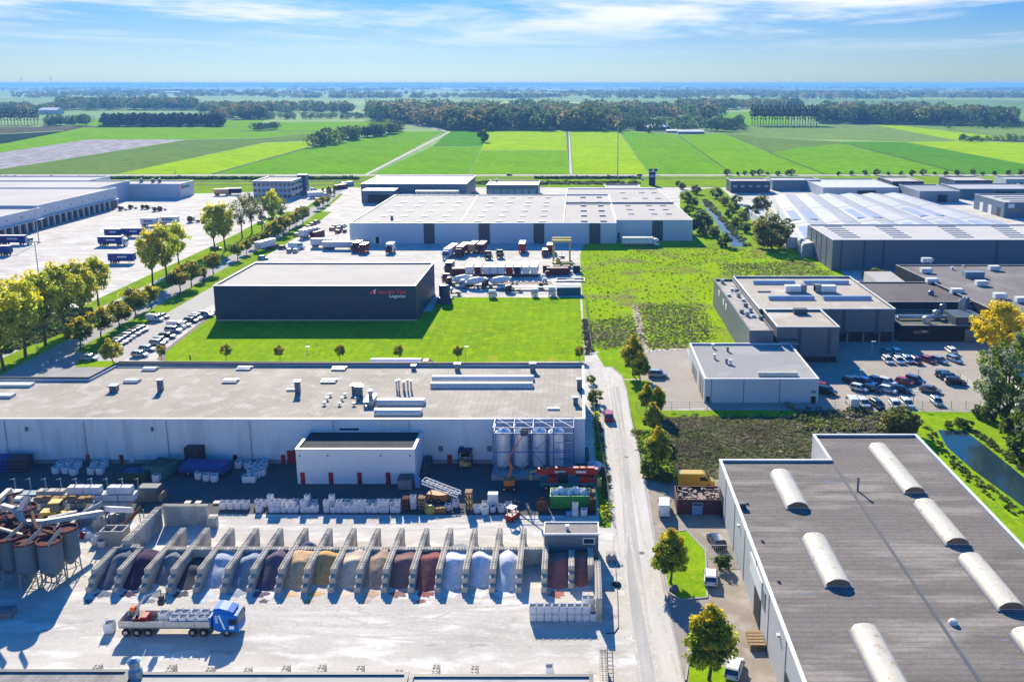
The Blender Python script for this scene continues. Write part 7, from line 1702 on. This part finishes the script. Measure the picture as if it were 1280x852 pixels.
t = thing('forklift', 'red forklift with a white roof at the edge of the shade', 'forklift', (*G(641, 650, 0), .16), R(60)); MB().cbox(0, 0, .25, 2.2, 1.3, .8).build('body', PT['red'], t, local=True); MB().cbox(-.2, 0, 2.1, 1.3, 1.2, .12).cbox(.3, -.5, 1.053, .1, .1, 1.044).cbox(.3, .5, 1.053, .1, .1, 1.044).cbox(-.7, -.5, 1.053, .1, .1, 1.044).cbox(-.7, .5, 1.053, .1, .1, 1.044).build('roof_guard', M_trim, t, local=True); MB().cbox(1.2, -.35, .2, .12, .12, 2.4).cbox(1.2, .35, .2, .12, .12, 2.4).build('mast', M_chass, t, local=True)
for sx in (-.75, .75):
    for sy in (-.6, .6): wheel(t, sx, sy, .32, .26)
# ---- storage rack with wrapped packs
M_rack = mat('rack_steel', (.17, .23, .27), rough=.5); rk0, rk1 = G(18, 634, 0), G(172, 634, 0)
t = thing('cantilever_rack', 'long steel rack with wrapped packs and boards behind the hoppers', 'rack', ((rk0[0] + rk1[0]) / 2, rk0[1], .16))
for i in range(9):
    x = rk0[0] + (rk1[0] - rk0[0]) * i / 8; MB().box(x - .08, x + .08, rk0[1] + .9, rk0[1] + 1.05, .16, 4.6).box(x - .08, x + .08, rk0[1] - .9, rk0[1] + .897, .16, .3).tube((x, rk0[1] + .9, 4.55), (x, rk0[1] - .2, 4.9), .06, 5).build('post', M_rack, t)
sh = MB()
for z in (1.3, 2.5): sh.box(rk0[0], rk1[0], rk0[1] - .8, rk0[1] + .85, z, z + .1)
sh.build('shelves', M_rack, t)
GPk = 'packs on the steel rack'
def pack(px, z, w, h, m, label, d=1.3):
    x = xw(px, 525); tag(MB().cbox(x, rk0[1], z + .02, w, d, h).cbox(x, rk0[1], z + .023 + h, w - .1, d - .1, .05).build('wrapped_pack', m), label, 'pack', GPk)
for i, px in enumerate((100, 109.5, 120, 130, 149, 159, 168.5)): pack(px, 2.6, 1.25, 1.05, M_bag, 'white wrapped pack on the top shelf of the steel rack, %s from the left' % ordn(i))
for i, px in enumerate((132, 142, 151.5, 162, 171)): pack(px, 1.4, 1.2, 1.0, M_bag, 'white wrapped pack on the middle shelf of the steel rack, %s from the left' % ordn(i))
for i, px in enumerate((131, 142, 153, 163)): pack(px, .15, 1.2, .95, M_bag, 'white wrapped pack on the ground under the steel rack, %s from the left' % ordn(i))
for i, px in enumerate((29, 62, 74, 85)): pack(px, 2.6 if i < 1 else 2.6, 1.8 if i < 1 else 1.3, .25 if i < 1 else .4, M_trim if i < 1 else M_block, '%s on the top shelf of the steel rack, %s from the left' % ('pale board pack' if i < 1 else 'grey board pack', ordn(i)))
for i, px in enumerate((31, 57, 67, 77, 86, 98, 110, 120)): pack(px, 1.4, 1.15, .3 + .1 * (i % 3), M_trim if i == 0 else M_pal, 'wooden board pack on the middle shelf of the steel rack, %s from the left' % ordn(i) if i else 'pale board pack at the left of the middle rack shelf')
for i, px in enumerate((64, 83, 100, 108)): pack(px, .15, .9, .8, M_bag if i == 1 else M_block, 'small stone pack under the steel rack, %s from the left' % ordn(i))
# grey tarpaulin stack beside the rack
t = thing('covered_stack', 'dark grey covered stack right of the steel rack', 'stack', (*G(189, 624, 0), .16)); MB().extr([(-1.3, 0), (1.3, 0), (1.3, 1.9), (.9, 2.3), (-.9, 2.3), (-1.3, 1.9)], -1.6, 1.6).build('cover', mat('grey_cover', (.13, .15, .15), wave=(0, .5, .3, .2)), t, local=True); MB().cbox(1.9, 0, 0, .5, 2, 1.2).build('boards', M_pal, t, local=True)
for i, (a, b) in enumerate(((235, 630), (248, 630), (271, 630))): stack_of(a, b, .9, .8, .3, M_trim, 'small white pallet lying in the shade behind the bays, %s from the left' % ordn(i), 1, 'pallet', 'pallet')
# ---- hoppers, lower left
M_hop = mat('hopper_steel', (.06, .12, .17), (.085, .13, .17), sc=.7, amt=.9, rough=.6, c3=(.11, .085, .07), sc3=.35, wave=(2, 1.9, .3, .03)); M_hin = mat('hopper_rust', (.15, .055, .045), (.10, .04, .035), sc=1.2, rough=.9)
def hopper_proto():
    t = thing('hopper', 'hopper', 'hopper'); r = 1.5
    MB().lathe(0, 0, [(.35, 1.5), (r, 2.7), (r, 6.6), (r - .06, 6.6), (r - .06, 5.5)][:3] + [(r, 6.6)], 28).build('tank', M_hop, t, local=True)
    q = MB(); q.lathe(0, 0, [(r + .07, 6.605), (r + .07, 6.85)], 28); 
    vs, fs = [], []
    n = 28
    for rr, z in ((r + .08, 6.605), (r + .08, 6.9), (r - .05, 6.9), (r - .12, 6.62)):
        vs += [(rr * math.cos(2 * math.pi * i / n), rr * math.sin(2 * math.pi * i / n), z) for i in range(n)]
    for k_ in range(3): fs += [(k_ * n + i, k_ * n + (i + 1) % n, (k_ + 1) * n + (i + 1) % n, (k_ + 1) * n + i) for i in range(n)]
    fs += [tuple(range(3 * n, 4 * n))]
    MB().add(vs, fs).build('rim', M_hin, t, local=True)
    for a in (.8, 2.35, 3.9, 5.5): MB().tube((1.35 * math.cos(a), 1.35 * math.sin(a), 2.9), (1.5 * math.cos(a), 1.5 * math.sin(a), 0), .1, 6).build('leg', M_rack, t, local=True)
    b = MB()
    for a in (.8, 2.35, 3.9, 5.5): b.tube((1.42 * math.cos(a), 1.42 * math.sin(a), 1.2), (1.42 * math.cos(a + 1.55), 1.42 * math.sin(a + 1.55), 1.2), .06, 5)
    b.build('brace', M_rack, t, local=True)
    return t
hop = hopper_proto()
for i, (a, b) in enumerate(((61, 676), (32, 676), (8, 672), (83, 660.5), (52, 665), (25, 661), (-2, 655), (33, 650), (9, 645), (31, 634), (-20, 680), (-16, 642))):
    x, y = G(a, b, 6.85); place(hop, (x, y, .16), .3 * i, 'round steel hopper with a rusty rim, %s' % ('front right one', 'front middle one', 'front left one', 'right one set back', 'second row right', 'second row middle', 'second row left', 'third row right', 'third row left', 'rearmost by the rack', 'cut off at the left edge, front', 'cut off at the left edge, rear')[i], 'hoppers', (1, 1, 1) if i != 3 else (.9, .9, 1))
M_pipe = mat('conveyor_pale', (.46, .44, .42), (.30, .24, .20), sc=1, amt=1, rough=.6)
def conveyor(pts, r, label, m=None, legs=True):
    P = [(*G(a, b, z), z) for a, b, z in pts]; c = P[0]
    t = thing('conveyor', label, 'conveyor', (c[0], c[1], .16)); q = MB()
    for p_, q_ in zip(P[:-1], P[1:]):
        d = (Vector(q_) - Vector(p_)).normalized(); sd_ = d.cross(Vector((0, 0, 1))).normalized() * r; up = Vector((0, 0, r * .9))
        V = [Vector(p_) - sd_ - up, Vector(p_) + sd_ - up, Vector(p_) + sd_ + up, Vector(p_) - sd_ + up, Vector(q_) - sd_ - up, Vector(q_) + sd_ - up, Vector(q_) + sd_ + up, Vector(q_) - sd_ + up]
        q.add([tuple(v) for v in V], [(0, 1, 2, 3), (7, 6, 5, 4), (4, 5, 1, 0), (5, 6, 2, 1), (6, 7, 3, 2), (7, 4, 0, 3)])
    q.build('trough', m or M_pipe, t)
    if legs:
        for p_ in P[::max(1, len(P) - 1)]:
            for dx in (-.3, .3): MB().tube((p_[0] + dx, p_[1], .16), (p_[0] + dx, p_[1], p_[2] - r), .08, 5).build('leg', M_rack, t)
conveyor([(34, 653, 7.4), (55, 652, 6.8), (128, 640, 4.4)], .38, 'long pale conveyor reaching from the hoppers toward the rack', mat('conveyor_blue', (.30, .36, .42), rough=.5))
conveyor([(3, 632, 9.2), (18, 636, 8.8), (26, 651, 7.6)], .35, 'bent pale conveyor above the left hoppers')
conveyor([(34, 622, 9.6), (24, 640, 8.6), (29, 653, 7.5)], .35, 'brown and pale conveyor arm crossing above the hoppers')
conveyor([(-12, 634, 9.0), (12, 612, 7.4)], .35, 'pale conveyor arm rising at the left edge')
conveyor([(76, 661, 9.0), (60, 680, 7.2)], .3, 'dark feed chute into the front right hopper', M_steel, False)
conveyor([(52, 661, 9.0), (32, 679, 7.2)], .3, 'dark feed chute into the front middle hopper', M_steel, False)
conveyor([(28, 655, 9.0), (9, 673, 7.2)], .3, 'dark feed chute into the front left hopper', M_steel, False)
conveyor([(134, 636, 3.4), (164, 637, 1.2)], .5, 'pale toothed conveyor end near the high block wall', M_trim)
conveyor([(150, 660, 1.2), (176, 634, 3.8)], .32, 'brown lattice conveyor leaning at the high block wall', M_rust)
conveyor([(98, 645, 1.0), (127, 629, 3.2)], .4, 'grey blue conveyor behind the yellow loader', mat('conveyor_blue', (.30, .36, .42)))
for i, (p_, lb) in enumerate((([(-6, 622, 8.6), (26, 615, 6.8)], 'thin rusty pipe rising over the rear hoppers, upper one'), ([(8, 640, 8.2), (33, 628, 8.0)], 'thin rusty pipe rising over the rear hoppers, lower one'), ([(40, 640, 7.8), (46, 660, 7.6), (70, 668, 7.2)], 'rusty crooked pipe between the right hoppers'), ([(0, 660, 8.2), (28, 668, 7.4)], 'rusty pipe lying over the left hoppers'), ([(14, 620, 8.4), (20, 652, 7.8)], 'steep rusty pipe over the left hoppers'), ([(60, 648, 2.6), (96, 640, 2.8)], 'grey trough beside the yellow loader'))):
    conveyor(p_, .17 if i < 5 else .3, lb, M_rust if i % 2 == 0 else M_pipe, i == 5)
xx, yy = G(72, 652, 0); t = thing('wheel_loader', 'yellow wheel loader with a yellow cab roof behind the hoppers', 'loader', (xx, yy, .16), R(8)); M_ldr = mat('loader_yellow', (.58, .36, .02), rough=.5)
MB().cbox(-.9, 0, .8, 2.4, 1.6, 1.1).cbox(1.5, 0, .7, 1.8, .9, .8).build('body', M_ldr, t, local=True); MB().cbox(.1, 0, 1.903, 1.4, 1.4, 1.3).build('cab', M_glass, t, local=True); MB().cbox(.1, 0, 3.206, 1.7, 1.6, .16).build('cab_roof', M_ldr, t, local=True)
MB().extr([(2.4, .2), (3.4, .2), (3.2, .5), (2.6, 1.2), (2.4, 1.2)], -1.3, 1.3, ax='y').build('bucket', M_steel, t, local=True)
for sx in (-1.2, 1.3):
    for sy in (-.95, .95): wheel(t, sx, sy, .65, .5)
xx, yy = G(145, 678, 0); t = thing('block_bin', 'square concrete bin with two open cells beside the high block wall', 'bin', (xx, yy, .16)); q = MB(); q.walls(rect(-1.75, 1.75, -1.1, 1.1), 0, 2.2, .22); q.box(-.11, .11, -.88, .88, 0, 2.19); q.build('wall', M_kerb, t, local=True)
for k_ in (-1, 1): MB().box(k_ * .82 - .7, k_ * .82 + .7, -.87, .87, .05, 1.5).build('fill', M_bagin, t, local=True)
for i, (a, b, z) in enumerate(((120, 681, 0), (128, 684, 0), (124, 676, 0), (129, 678, 0))): xx, yy = G(a, b, 0); bag(xx, yy, .16, 'white bulk bag at the concrete bin, %s' % ('left front', 'right front', 'left rear', 'right rear')[i], 'bags at the concrete bin', 1.0)
for i, (a, b, c) in enumerate(((104, 672, 'red'), (108, 668, 'lblue'), (111, 672, 'white'))): xx, yy = G(a, b, 0); tag(MB().lump(xx, yy, .16, .7, .6, .8, 10, 5, .35, i).build('rubbish_bag', PT[c]), '%s rubbish bag left of the concrete bin' % ('red', 'pale blue', 'white')[i], 'bag')
for i, (a, b, w_, d_, h_) in enumerate(((100, 655, 2.4, 1.2, 1.2), (112, 655, 2.2, 1.4, 1.5), (125, 660, 1.6, 1.2, 1.6), (118, 650, 2.6, 1.2, 1.0), (140, 655, 1.6, 1.2, 1.3), (156, 650, 1.4, 1.2, 1.2), (92, 662, 1.8, 1.0, .9), (62, 655, 2.0, 1.0, .8))):
    xx, yy = G(a, b, 0); tag(MB().cbox(xx, yy, .16, w_, d_, h_, .3 * i).cbox(xx + .2, yy, .163 + h_, w_ * .6, d_ * .6, .4, .3 * i).cbox(xx - w_ * .3, yy - d_ * .5 - .2, .16, .4, .3, h_ * .7, .3 * i).build('machine_part', (M_steel, M_rack, M_block, M_rust)[i % 4]), 'heap of %s machine parts behind the hoppers, %s from the right' % (('grey', 'blue grey', 'pale', 'rusty')[i % 4], ordn((4, 3, 2, 5, 1, 0, 6, 7)[i])), 'machine part', 'machine parts behind the hoppers')
tag(MB().cbox(*G(5, 770, 0), .16, 2.6, 1.8, .8, .15).cbox(*G(5, 770, 0), .963, 2.2, 1.4, .12, .15).build('steel_box', M_steel), 'low dark steel box at the left edge of the bright yard', 'box')
# ---- the blue truck with trailer bed and loader crane
x0, y0 = G(145, 797, 0); x1, _ = G(299, 797, 0); L = x1 - x0
t = thing('flatbed_truck', 'bright blue articulated truck with a long pale flatbed and a folding crane', 'lorry', (x0, y0 + 1.3, .16))
def lc(f_): return L * f_
MB().box(lc(.03), lc(.77), -1.27, 1.27, 1.15, 1.32).build('bed', mat('bed_floor', (.20, .21, .22)), t, local=True)
sb = mat('side_board', (.56, .52, .46), (.46, .43, .38), sc=1, rough=.8)
for k_ in range(6):
    a, b = lc(.03) + k_ * lc(.74) / 6, lc(.03) + (k_ + 1) * lc(.74) / 6
    for s in (-1, 1): MB().box(a + .03, b - .03, s * 1.25 - .03, s * 1.25 + .03, 1.323, 2.05).build('side_board', sb, t, local=True)
MB().box(lc(.03) - .05, lc(.03) + .02, -1.2, 1.2, 1.323, 2.05).build('tail_board', sb, t, local=True); MB().box(lc(.765), lc(.78), -1.27, 1.27, 1.323, 2.6).build('head_board', PT['cab_blue'], t, local=True)
MB().box(lc(.04), lc(.97), -.5, .5, .6, 1.147).build('chassis', M_chass, t, local=True); axles(t, (lc(.08), lc(.17), lc(.26), lc(.62), lc(.71), lc(.90)), .5, 2.5)
c_ = cab(t, lc(.80), 3.15, lc(.20), PT['cab_blue']); loft([(lc(.80) + .05, csec(1.18, 3.0, 3.6, .2)), (lc(.80) + .7, csec(1.2, 3.0, 3.68, .25)), (lc(.80) + 1.7, csec(1.1, 3.0, 3.4, .15)), (lc(.80) + 2.4, csec(1.0, 2.9, 3.08, .05))]).build('roof_deflector', PT['cab_blue'], c_, local=True)
q = MB(); yy_ = -1.262
q.add([(lc(.845), yy_, 2.9), (lc(.855), yy_, 2.9), (lc(.895), yy_, 1.0), (lc(.88), yy_, 1.0), (lc(.845), yy_ - .015, 2.9), (lc(.855), yy_ - .015, 2.9), (lc(.895), yy_ - .015, 1.0), (lc(.88), yy_ - .015, 1.0)], [(0, 1, 2, 3), (7, 6, 5, 4), (0, 4, 5, 1), (1, 5, 6, 2), (2, 6, 7, 3), (3, 7, 4, 0)])
for k_ in range(4): q.box(lc(.818), lc(.837), yy_ - .015, yy_, 2.7 - k_ * .27, 2.82 - k_ * .27)
q.build('white_stripe', M_signwhite, c_, local=True); MB().box(lc(.925), lc(.965), -1.268, -1.25, 1.0, 1.45).build('white_marking', M_signwhite, c_, local=True)
k2 = MB().cbox(lc(.165), 0, 1.35, .9, 1.9, .9).build('crane_base', PT['dred'], t, local=True); MB().tube((lc(.155), 0, 2.2), (lc(.155), 0, 3.2), .22, 8).build('column', M_galv, k2, local=True)
MB().tube((lc(.155), 0, 3.2), (lc(.215), .4, 4.5), .18, 8).tube((lc(.215), .4, 4.5), (lc(.34), .6, 5.2), .14, 8).build('jib', M_galv, k2, local=True); MB().cbox(lc(.125), -.1, 2.9, .6, .6, .5).build('crane_seat', mat('signal_orange', (.75, .12, .02)), k2, local=True)
MB().cbox(lc(.34), .6, 4.0, .5, .5, .5).tube((lc(.34), .6, 4.5), (lc(.34), .6, 5.2), .05, 6).extr([(lc(.32), 3.3), (lc(.36), 3.3), (lc(.365), 4.0), (lc(.315), 4.0)], .2, 1.0, ax='y').build('grab', M_chass, k2, local=True)
MB().cbox(lc(.225), -.3, 1.33, .7, 1.2, 1.1).build('tool_box', PT['red'], t, local=True)
for i, (f_, dy, z) in enumerate(((.47, -.55, 0), (.53, .5, 0), (.47, .55, 0), (.54, -.55, 0), (.61, -.5, 0), (.61, .55, 0), (.69, -.55, 0), (.69, .55, 0), (.74, -.5, 0))):
    bag(x0 + lc(f_), y0 + 1.3 + dy, .16 + 1.325, 'white bulk bag on the flatbed of the blue truck, %s from the left' % ordn(i), 'bags on the blue truck', 1.08)
xx = x0 + lc(.36); bag(xx, y0 + 1.5, .16 + 1.325, 'tall white bulk bag held under the crane grab', None, 1.15)
# ---- road side: concrete block, boulders, pallets, container with scrap
x, y = G(764, 700, 0); o = MB().cbox(x, y, .17, 1.5, 1.3, .9); o.cbox(x - .35, y, 1.073, .3, .9, .12).cbox(x + .35, y, 1.073, .3, .9, .12)
tag(o.build('concrete_block', M_kerb), 'pale concrete block beside the dusty road', 'block')
x, y = G(771, 732, 0); tag(MB().lump(x, y, .17, .6, .45, .5, 10, 5, .3, 2).build('black_bag', M_chass), 'small black bag on the road edge below the concrete block', 'bag')
for i, (a, b, s) in enumerate(((830.5, 677, 1.0), (837, 703, .85), (844, 739, .95))): x, y = G(a, b, 0); tag(MB().lump(x, y, .2, .75 * s, .6 * s, .85 * s, 9, 5, .3, i + 5).build('boulder', mat('boulder_stone', (.16, .17, .20), (.10, .11, .13), sc=1.5, rough=.95)), '%s dark boulder on the kerbed grass island' % ('rear', 'middle', 'front')[i], 'boulder')
for i, (a, b, n_) in enumerate(((944, 797, 3),)): stack_of(a, b + 8, 1.9, 3.0, .8, M_pal, 'stack of pale wooden pallets beside the doorway of the brown-roofed hall', n_)
xx, yy = G(877, 643, 0); t = thing('scrap_container', 'open dark red container full of scrap at the brown-roofed hall', 'container', (xx, yy + 1.4, .17), R(-1)); q = MB(); q.walls(rect(-3.9, 3.9, -1.6, 3.4), 0, 2.5, .12); q.box(-3.77, 3.77, -1.47, 3.27, .05, .2); q.build('tub', mat('brown_red_steel', (.13, .035, .035), (.09, .03, .03), sc=1), t, local=True)
q = MB()
for k_ in range(60): a, b = rng.uniform(-3.5, 3.5), rng.uniform(-1.2, 3.0); q.cbox(a, b, 1.9 + rng.uniform(0, .5), rng.uniform(.2, 1.3), rng.uniform(.1, .5), rng.uniform(.05, .3), rng.uniform(0, 3))
q.box(-3.75, 3.75, -1.45, 3.25, .2, 1.9); q.build('scrap', mat('scrap_metal', (.30, .22, .18), (.12, .09, .08), sc=2, amt=1, rough=.8, fine=.3), t, local=True)
t = thing('gas_cage', 'small grey cage standing against the scrap container', 'cage', (*G(871, 643, 0), .17)); q = MB()
for sx in (-.8, .8):
    for sy in (-.5, .5): q.cbox(sx, sy, 0, .08, .08, 2)
q.cbox(0, 0, 2.003, 1.8, 1.2, .08).build('frame', M_galv, t, local=True); MB().cbox(0, 0, .1, 1.5, .9, 1.5).build('content', PT['lblue'], t, local=True)
t = thing('gate', 'grey steel gate beside the navy car and hall wall', 'gate', (*G(900, 697, 0), .17)); q = MB()
for k_ in range(12): q.cbox(-1.6 + k_ * .3, 0, 0, .05, .05, 1.8)
q.cbox(0.05, 0, 1.803, 3.5, .07, .07).cbox(.05, .06, .3, 3.5, .05, .06).build('bars', M_galv, t, local=True)
for i, a in enumerate((899, 908)): put_tree(bush[0], a, 712, 695, 4.0, 'dark shrub at the grey gate beside the brown-roofed hall, %s one' % ('left', 'right')[i], None, .6)
# skip fence posts: low mesh fence behind the hall car park and along the lawn
M_fence = mat('fence_steel', (.30, .32, .33), rough=.5, metal=.4)
def fence(pts, label, h=1.8, step=3.0, z=.16):
    P = pix(pts); t = thing('mesh_fence', label, 'fence', (*P[0], z)); r = MB()
    for a, b in zip(P[:-1], P[1:]):
        L = math.dist(a, b); n = max(1, int(L / step))
        for k_ in range(n + 1):
            x, y = a[0] + (b[0] - a[0]) * k_ / n, a[1] + (b[1] - a[1]) * k_ / n
            MB().box(x - .04, x + .04, y - .04, y + .04, z, z + h).build('post', M_fence, t)
        d = Vector((b[0] - a[0], b[1] - a[1])).normalized()
        for zz in (.1, .6, 1.1, 1.65): r.tube((*a, z + zz), (*b, z + zz), .018, 4)
        for k_ in range(int(L / .6)): x, y = a[0] + d.x * (k_ + .5) * .6, a[1] + d.y * (k_ + .5) * .6; r.tube((x, y, z + .08), (x, y, z + h - .1), .01, 3)
    r.build('mesh', M_fence, t)
fence([(795, 512.5), (884, 512.5)], 'grey mesh fence along the tan paving beside the small hall'); fence([(1025, 513), (1225, 512)], 'grey mesh fence along the front row of the car park'); fence([(1200, 477), (1226, 497)], 'short dark fence at the right end of the car park')
fence([(731, 372), (740, 440)], 'thin fence between lawn and wild meadow'); fence([(741, 505), (759, 610), (763, 650)], 'grey fence between long hall and dusty road')
# guard rail and tyre-like kerb arcs by the road
q = MB(); P = pix([(768, 690), (772, 745), (773, 785), (768, 792), (757, 793)]); q.path([(*p, .22) for p in P], .06, 5); tag(q.build('hose', M_chass), 'black hose lying in a curve beside the dusty road', 'hose')
# ---- far things: two wind turbines, masts
TURB = []
M_far = mat('far_white', (.62, .64, .66), rough=.6)
for i, (px, hub) in enumerate(((28.7, 112), (65.2, 124))):
    x, y = G(px, 110.6, 0); TURB.append((x, 12000.0))
    x = (px - PX) / F * (12000 * CT + CH * ST)
    TURB[-1] = (x, 12000.0)
    t = thing('wind_turbine', 'tiny distant wind turbine on the horizon, %s of the two' % ('left', 'right')[i], 'wind turbine', (x, 12000.0, 0), group='wind turbines')
    MB().tube((0, 0, 0), (0, 0, hub), 2.6, 8, 1.8).build('tower', M_far, t, local=True)
    MB().cbox(0, -2, hub - 2, 5, 10, 5).build('nacelle', M_far, t, local=True)
    for k_ in range(3):
        a = R(90 + 120 * k_ + 14 * i); MB().tube((0, -8, hub), (44 * math.cos(a), -8, hub + 44 * math.sin(a)), 2.2, 6, .8).build('blade', M_far, t, local=True)
def mast(px, py, top, r, label, name='mast', cat='mast', lampn=0):
    x, y = G(px, py, 0); h = hgt(py, top)
    t = thing(name, label, cat, (x, y, .15)); MB().tube((0, 0, 0), (0, 0, h), r, 8, r * .55).build('pole', M_galv, t, local=True)
    MB().cbox(0, 0, -.02, r * 5, r * 5, .3).build('base', M_kerb, t, local=True)
    if lampn: MB().box(-1.3, 1.3, -.15, .15, h - .1, h + .15).cbox(-1, -.2, h - .05, .5, .5, .25).cbox(1, -.2, h - .05, .5, .5, .25).cbox(0, -.2, h - .05, .5, .5, .25).build('lamp_head', M_steel, t, local=True)
    return t
mast(772, 228, 147, .35, 'tall thin grey mast between the central hall and the far road')
mast(49, 304, 259, .22, 'grey light mast with floodlights before the loading docks', 'light_mast', 'lamp', 1)
mast(48.5, 344, 303, .22, 'grey light mast with floodlights behind the yellowing avenue trees', 'light_mast', 'lamp', 1)
mast(219, 217, 212.5, .3, 'small post at the farm field corner near the far road', 'post', 'post')
for i, (a, b, c) in enumerate(((384, 452, 434), (582, 452, 434), (46, 440, 430), (1074.5, 478, 463), (1147, 480, 462), (1089, 446, 427.5), (1141, 507, 490), (686, 372, 357))):
    h = hgt(b, c); x, y = G(a, b, 0)
    t = thing('street_lamp', 'slim street lamp %s' % ('on the lawn edge behind the long pale roof', 'at the right end of the lawn behind the long pale roof', 'under the avenue trees', 'between slanting cars in the car park', 'at the right end of the slanting cars', 'in the shade beside the grey factory', 'by the car park fence', 'beside the teal container')[i], 'lamp', (x, y, .15), group='street lamps')
    MB().tube((0, 0, 0), (0, 0, h), .09, 6, .06).build('pole', M_galv, t, local=True); MB().cbox(.35, 0, h - .05, 1.0, .3, .16).build('lamp_head', M_trim, t, local=True)
# blue signs at the junction
x, y = G(815, 232, 0)
t = thing('totem_sign', 'dark blue advertising column at the estate entrance behind the central hall', 'sign', (x, y, .15)); MB().cbox(0, 0, 0, 4.2, 1.2, 9).build('panel', PT['navy'], t, local=True); MB().cbox(0, -.62, 5.5, 3, .06, 1.6).build('pale_panel', PT['lblue'], t, local=True)
for i, a in enumerate((813.5, 819.5)):
    x, y = G(a, 219, 0); t = thing('road_sign', 'blue road sign at the far junction, %s one' % ('left', 'right')[i], 'sign', (x, y, .15), group='road signs'); MB().tube((0, 0, 0), (0, 0, 4.6), .15, 6).build('post', M_galv, t, local=True); MB().cbox(0, -.12, 2.6, 2.6, .1, 2.0).build('panel', PT['blue'], t, local=True)
# farm sheds
for i, (a, b, c, d, hh_, lb) in enumerate(((794, 820, 163.5, 158, 8, 'long farm shed with a pale roof at the edge of the wood'), (818, 838, 163, 158.5, 8, 'second farm shed with a pale roof right of the long one'), (853, 872, 160.5, 156.5, 8, 'farm barn with a pale ridge roof among the trees'), (834, 846, 166, 163, 4, 'low white farm shed in front of the barns'), (848, 880, 167.5, 163.5, 5, 'low grey farm stable at the field edge'))):
    p0, p1, p2 = G(a, c, 0), G(b, c, 0), G(b, d, 0); x0, x1, y0 = p0[0], p1[0], p0[1]; y1 = y0 + 26
    t = thing('farm_shed', lb, 'barn', ((x0 + x1) / 2, y0, 0), group='farm sheds')
    MB().box(x0, x1, y0, y1, 0, hh_ * .55).build('wall', M_blueg, t)
    MB().extr([(y0 - .5, hh_ * .55 + .02), (y1 + .5, hh_ * .55 + .02), (y1 + .5, hh_ * .6), ((y0 + y1) / 2, hh_), (y0 - .5, hh_ * .6)], x0 - .5, x1 + .5).build('roof', M_white2, t)
for i, (a, b, w_) in enumerate(((60, 143, 24), (202, 117.2, 60), (218, 117.2, 40), (745, 113, 60), (690, 114.5, 40), (1190, 118.8, 60), (1217, 118.5, 50), (880, 113.8, 60), (1008, 115.5, 50), (560, 112, 60), (30, 116, 40))):
    p = G(a, b, 0); t = thing('far_building', 'tiny pale building in the hazy distance, %s from the left' % ordn([60, 202, 218, 745, 690, 1190, 1217, 880, 1008, 560, 30].index(a)), 'building', (p[0], p[1], 0), group='buildings in the distance')
    t['label'] = 'tiny pale building in the haze %s' % ('behind the left poplar row', 'at a green strip, left one', 'at a green strip, right one', 'above the farm wood', 'left above the farm wood', 'far right among fields, left one', 'far right among fields, right one', 'right of the farm wood', 'above the poplar row', 'above the farm track', 'near the wind turbines')[i]
    w_ *= .8; MB().box(p[0] - w_, p[0] + w_, p[1], p[1] + 30, 0, 9).build('wall', M_far, t); MB().extr([(p[1] - 1, 9.05), (p[1] + 31, 9.05), (p[1] + 15, 14)], p[0] - w_ - 1, p[0] + w_ + 1).build('roof', M_far, t)
# ------------------------------------------------------------------ air
hz = bpy.data.materials.new('air'); hz.use_nodes = True
hn, hl = hz.node_tree.nodes, hz.node_tree.links
hn.clear()
ho = hn.new('ShaderNodeOutputMaterial'); hv = hn.new('ShaderNodeVolumePrincipled')
hv.inputs['Color'].default_value = (0.20, 0.49, 1.0, 1)
hv.inputs['Density'].default_value = 0.00011
hv.inputs['Anisotropy'].default_value = 0.1
hl.new(hv.outputs[0], ho.inputs['Volume'])
# one closed box, its lid raised only where the two wind turbines stand
gxs = sorted([-61000, 61000] + [v for x_ in TURB for v in (x_[0] - 90, x_[0] + 90)]); gys = [-310, TURB[0][1] - 90, TURB[0][1] + 90, 61000]
def lid(i, j): return 175.0 if j == 1 and any(abs((gxs[i] + gxs[i + 1]) / 2 - x_[0]) < 1 for x_ in TURB) else 72.0
hb_ = MB()
NX, NY = len(gxs) - 1, len(gys) - 1
hv_, hf_ = {}, []
def vid(*p):
    if p not in hv_: hv_[p] = len(hv_)
    return hv_[p]
for i in range(NX):
    for j in range(NY):
        x0, x1, y0, y1, z = gxs[i], gxs[i + 1], gys[j], gys[j + 1], lid(i, j)
        hf_.append([vid(x0, y0, z), vid(x1, y0, z), vid(x1, y1, z), vid(x0, y1, z)]); hf_.append([vid(x0, y1, -1.0), vid(x1, y1, -1.0), vid(x1, y0, -1.0), vid(x0, y0, -1.0)])
        for (ni, nj, a, b) in ((i - 1, j, (x0, y1), (x0, y0)), (i + 1, j, (x1, y0), (x1, y1)), (i, j - 1, (x0, y0), (x1, y0)), (i, j + 1, (x1, y1), (x0, y1))):
            zn = lid(ni, nj) if 0 <= ni < NX and 0 <= nj < NY else -1.0
            if zn < z: hf_.append([vid(*a, zn), vid(*b, zn), vid(*b, z), vid(*a, z)])
hb_.add([k_ for k_, _ in sorted(hv_.items(), key=lambda q: q[1])], hf_)
kind(hb_.build('haze', hz), 'stuff')
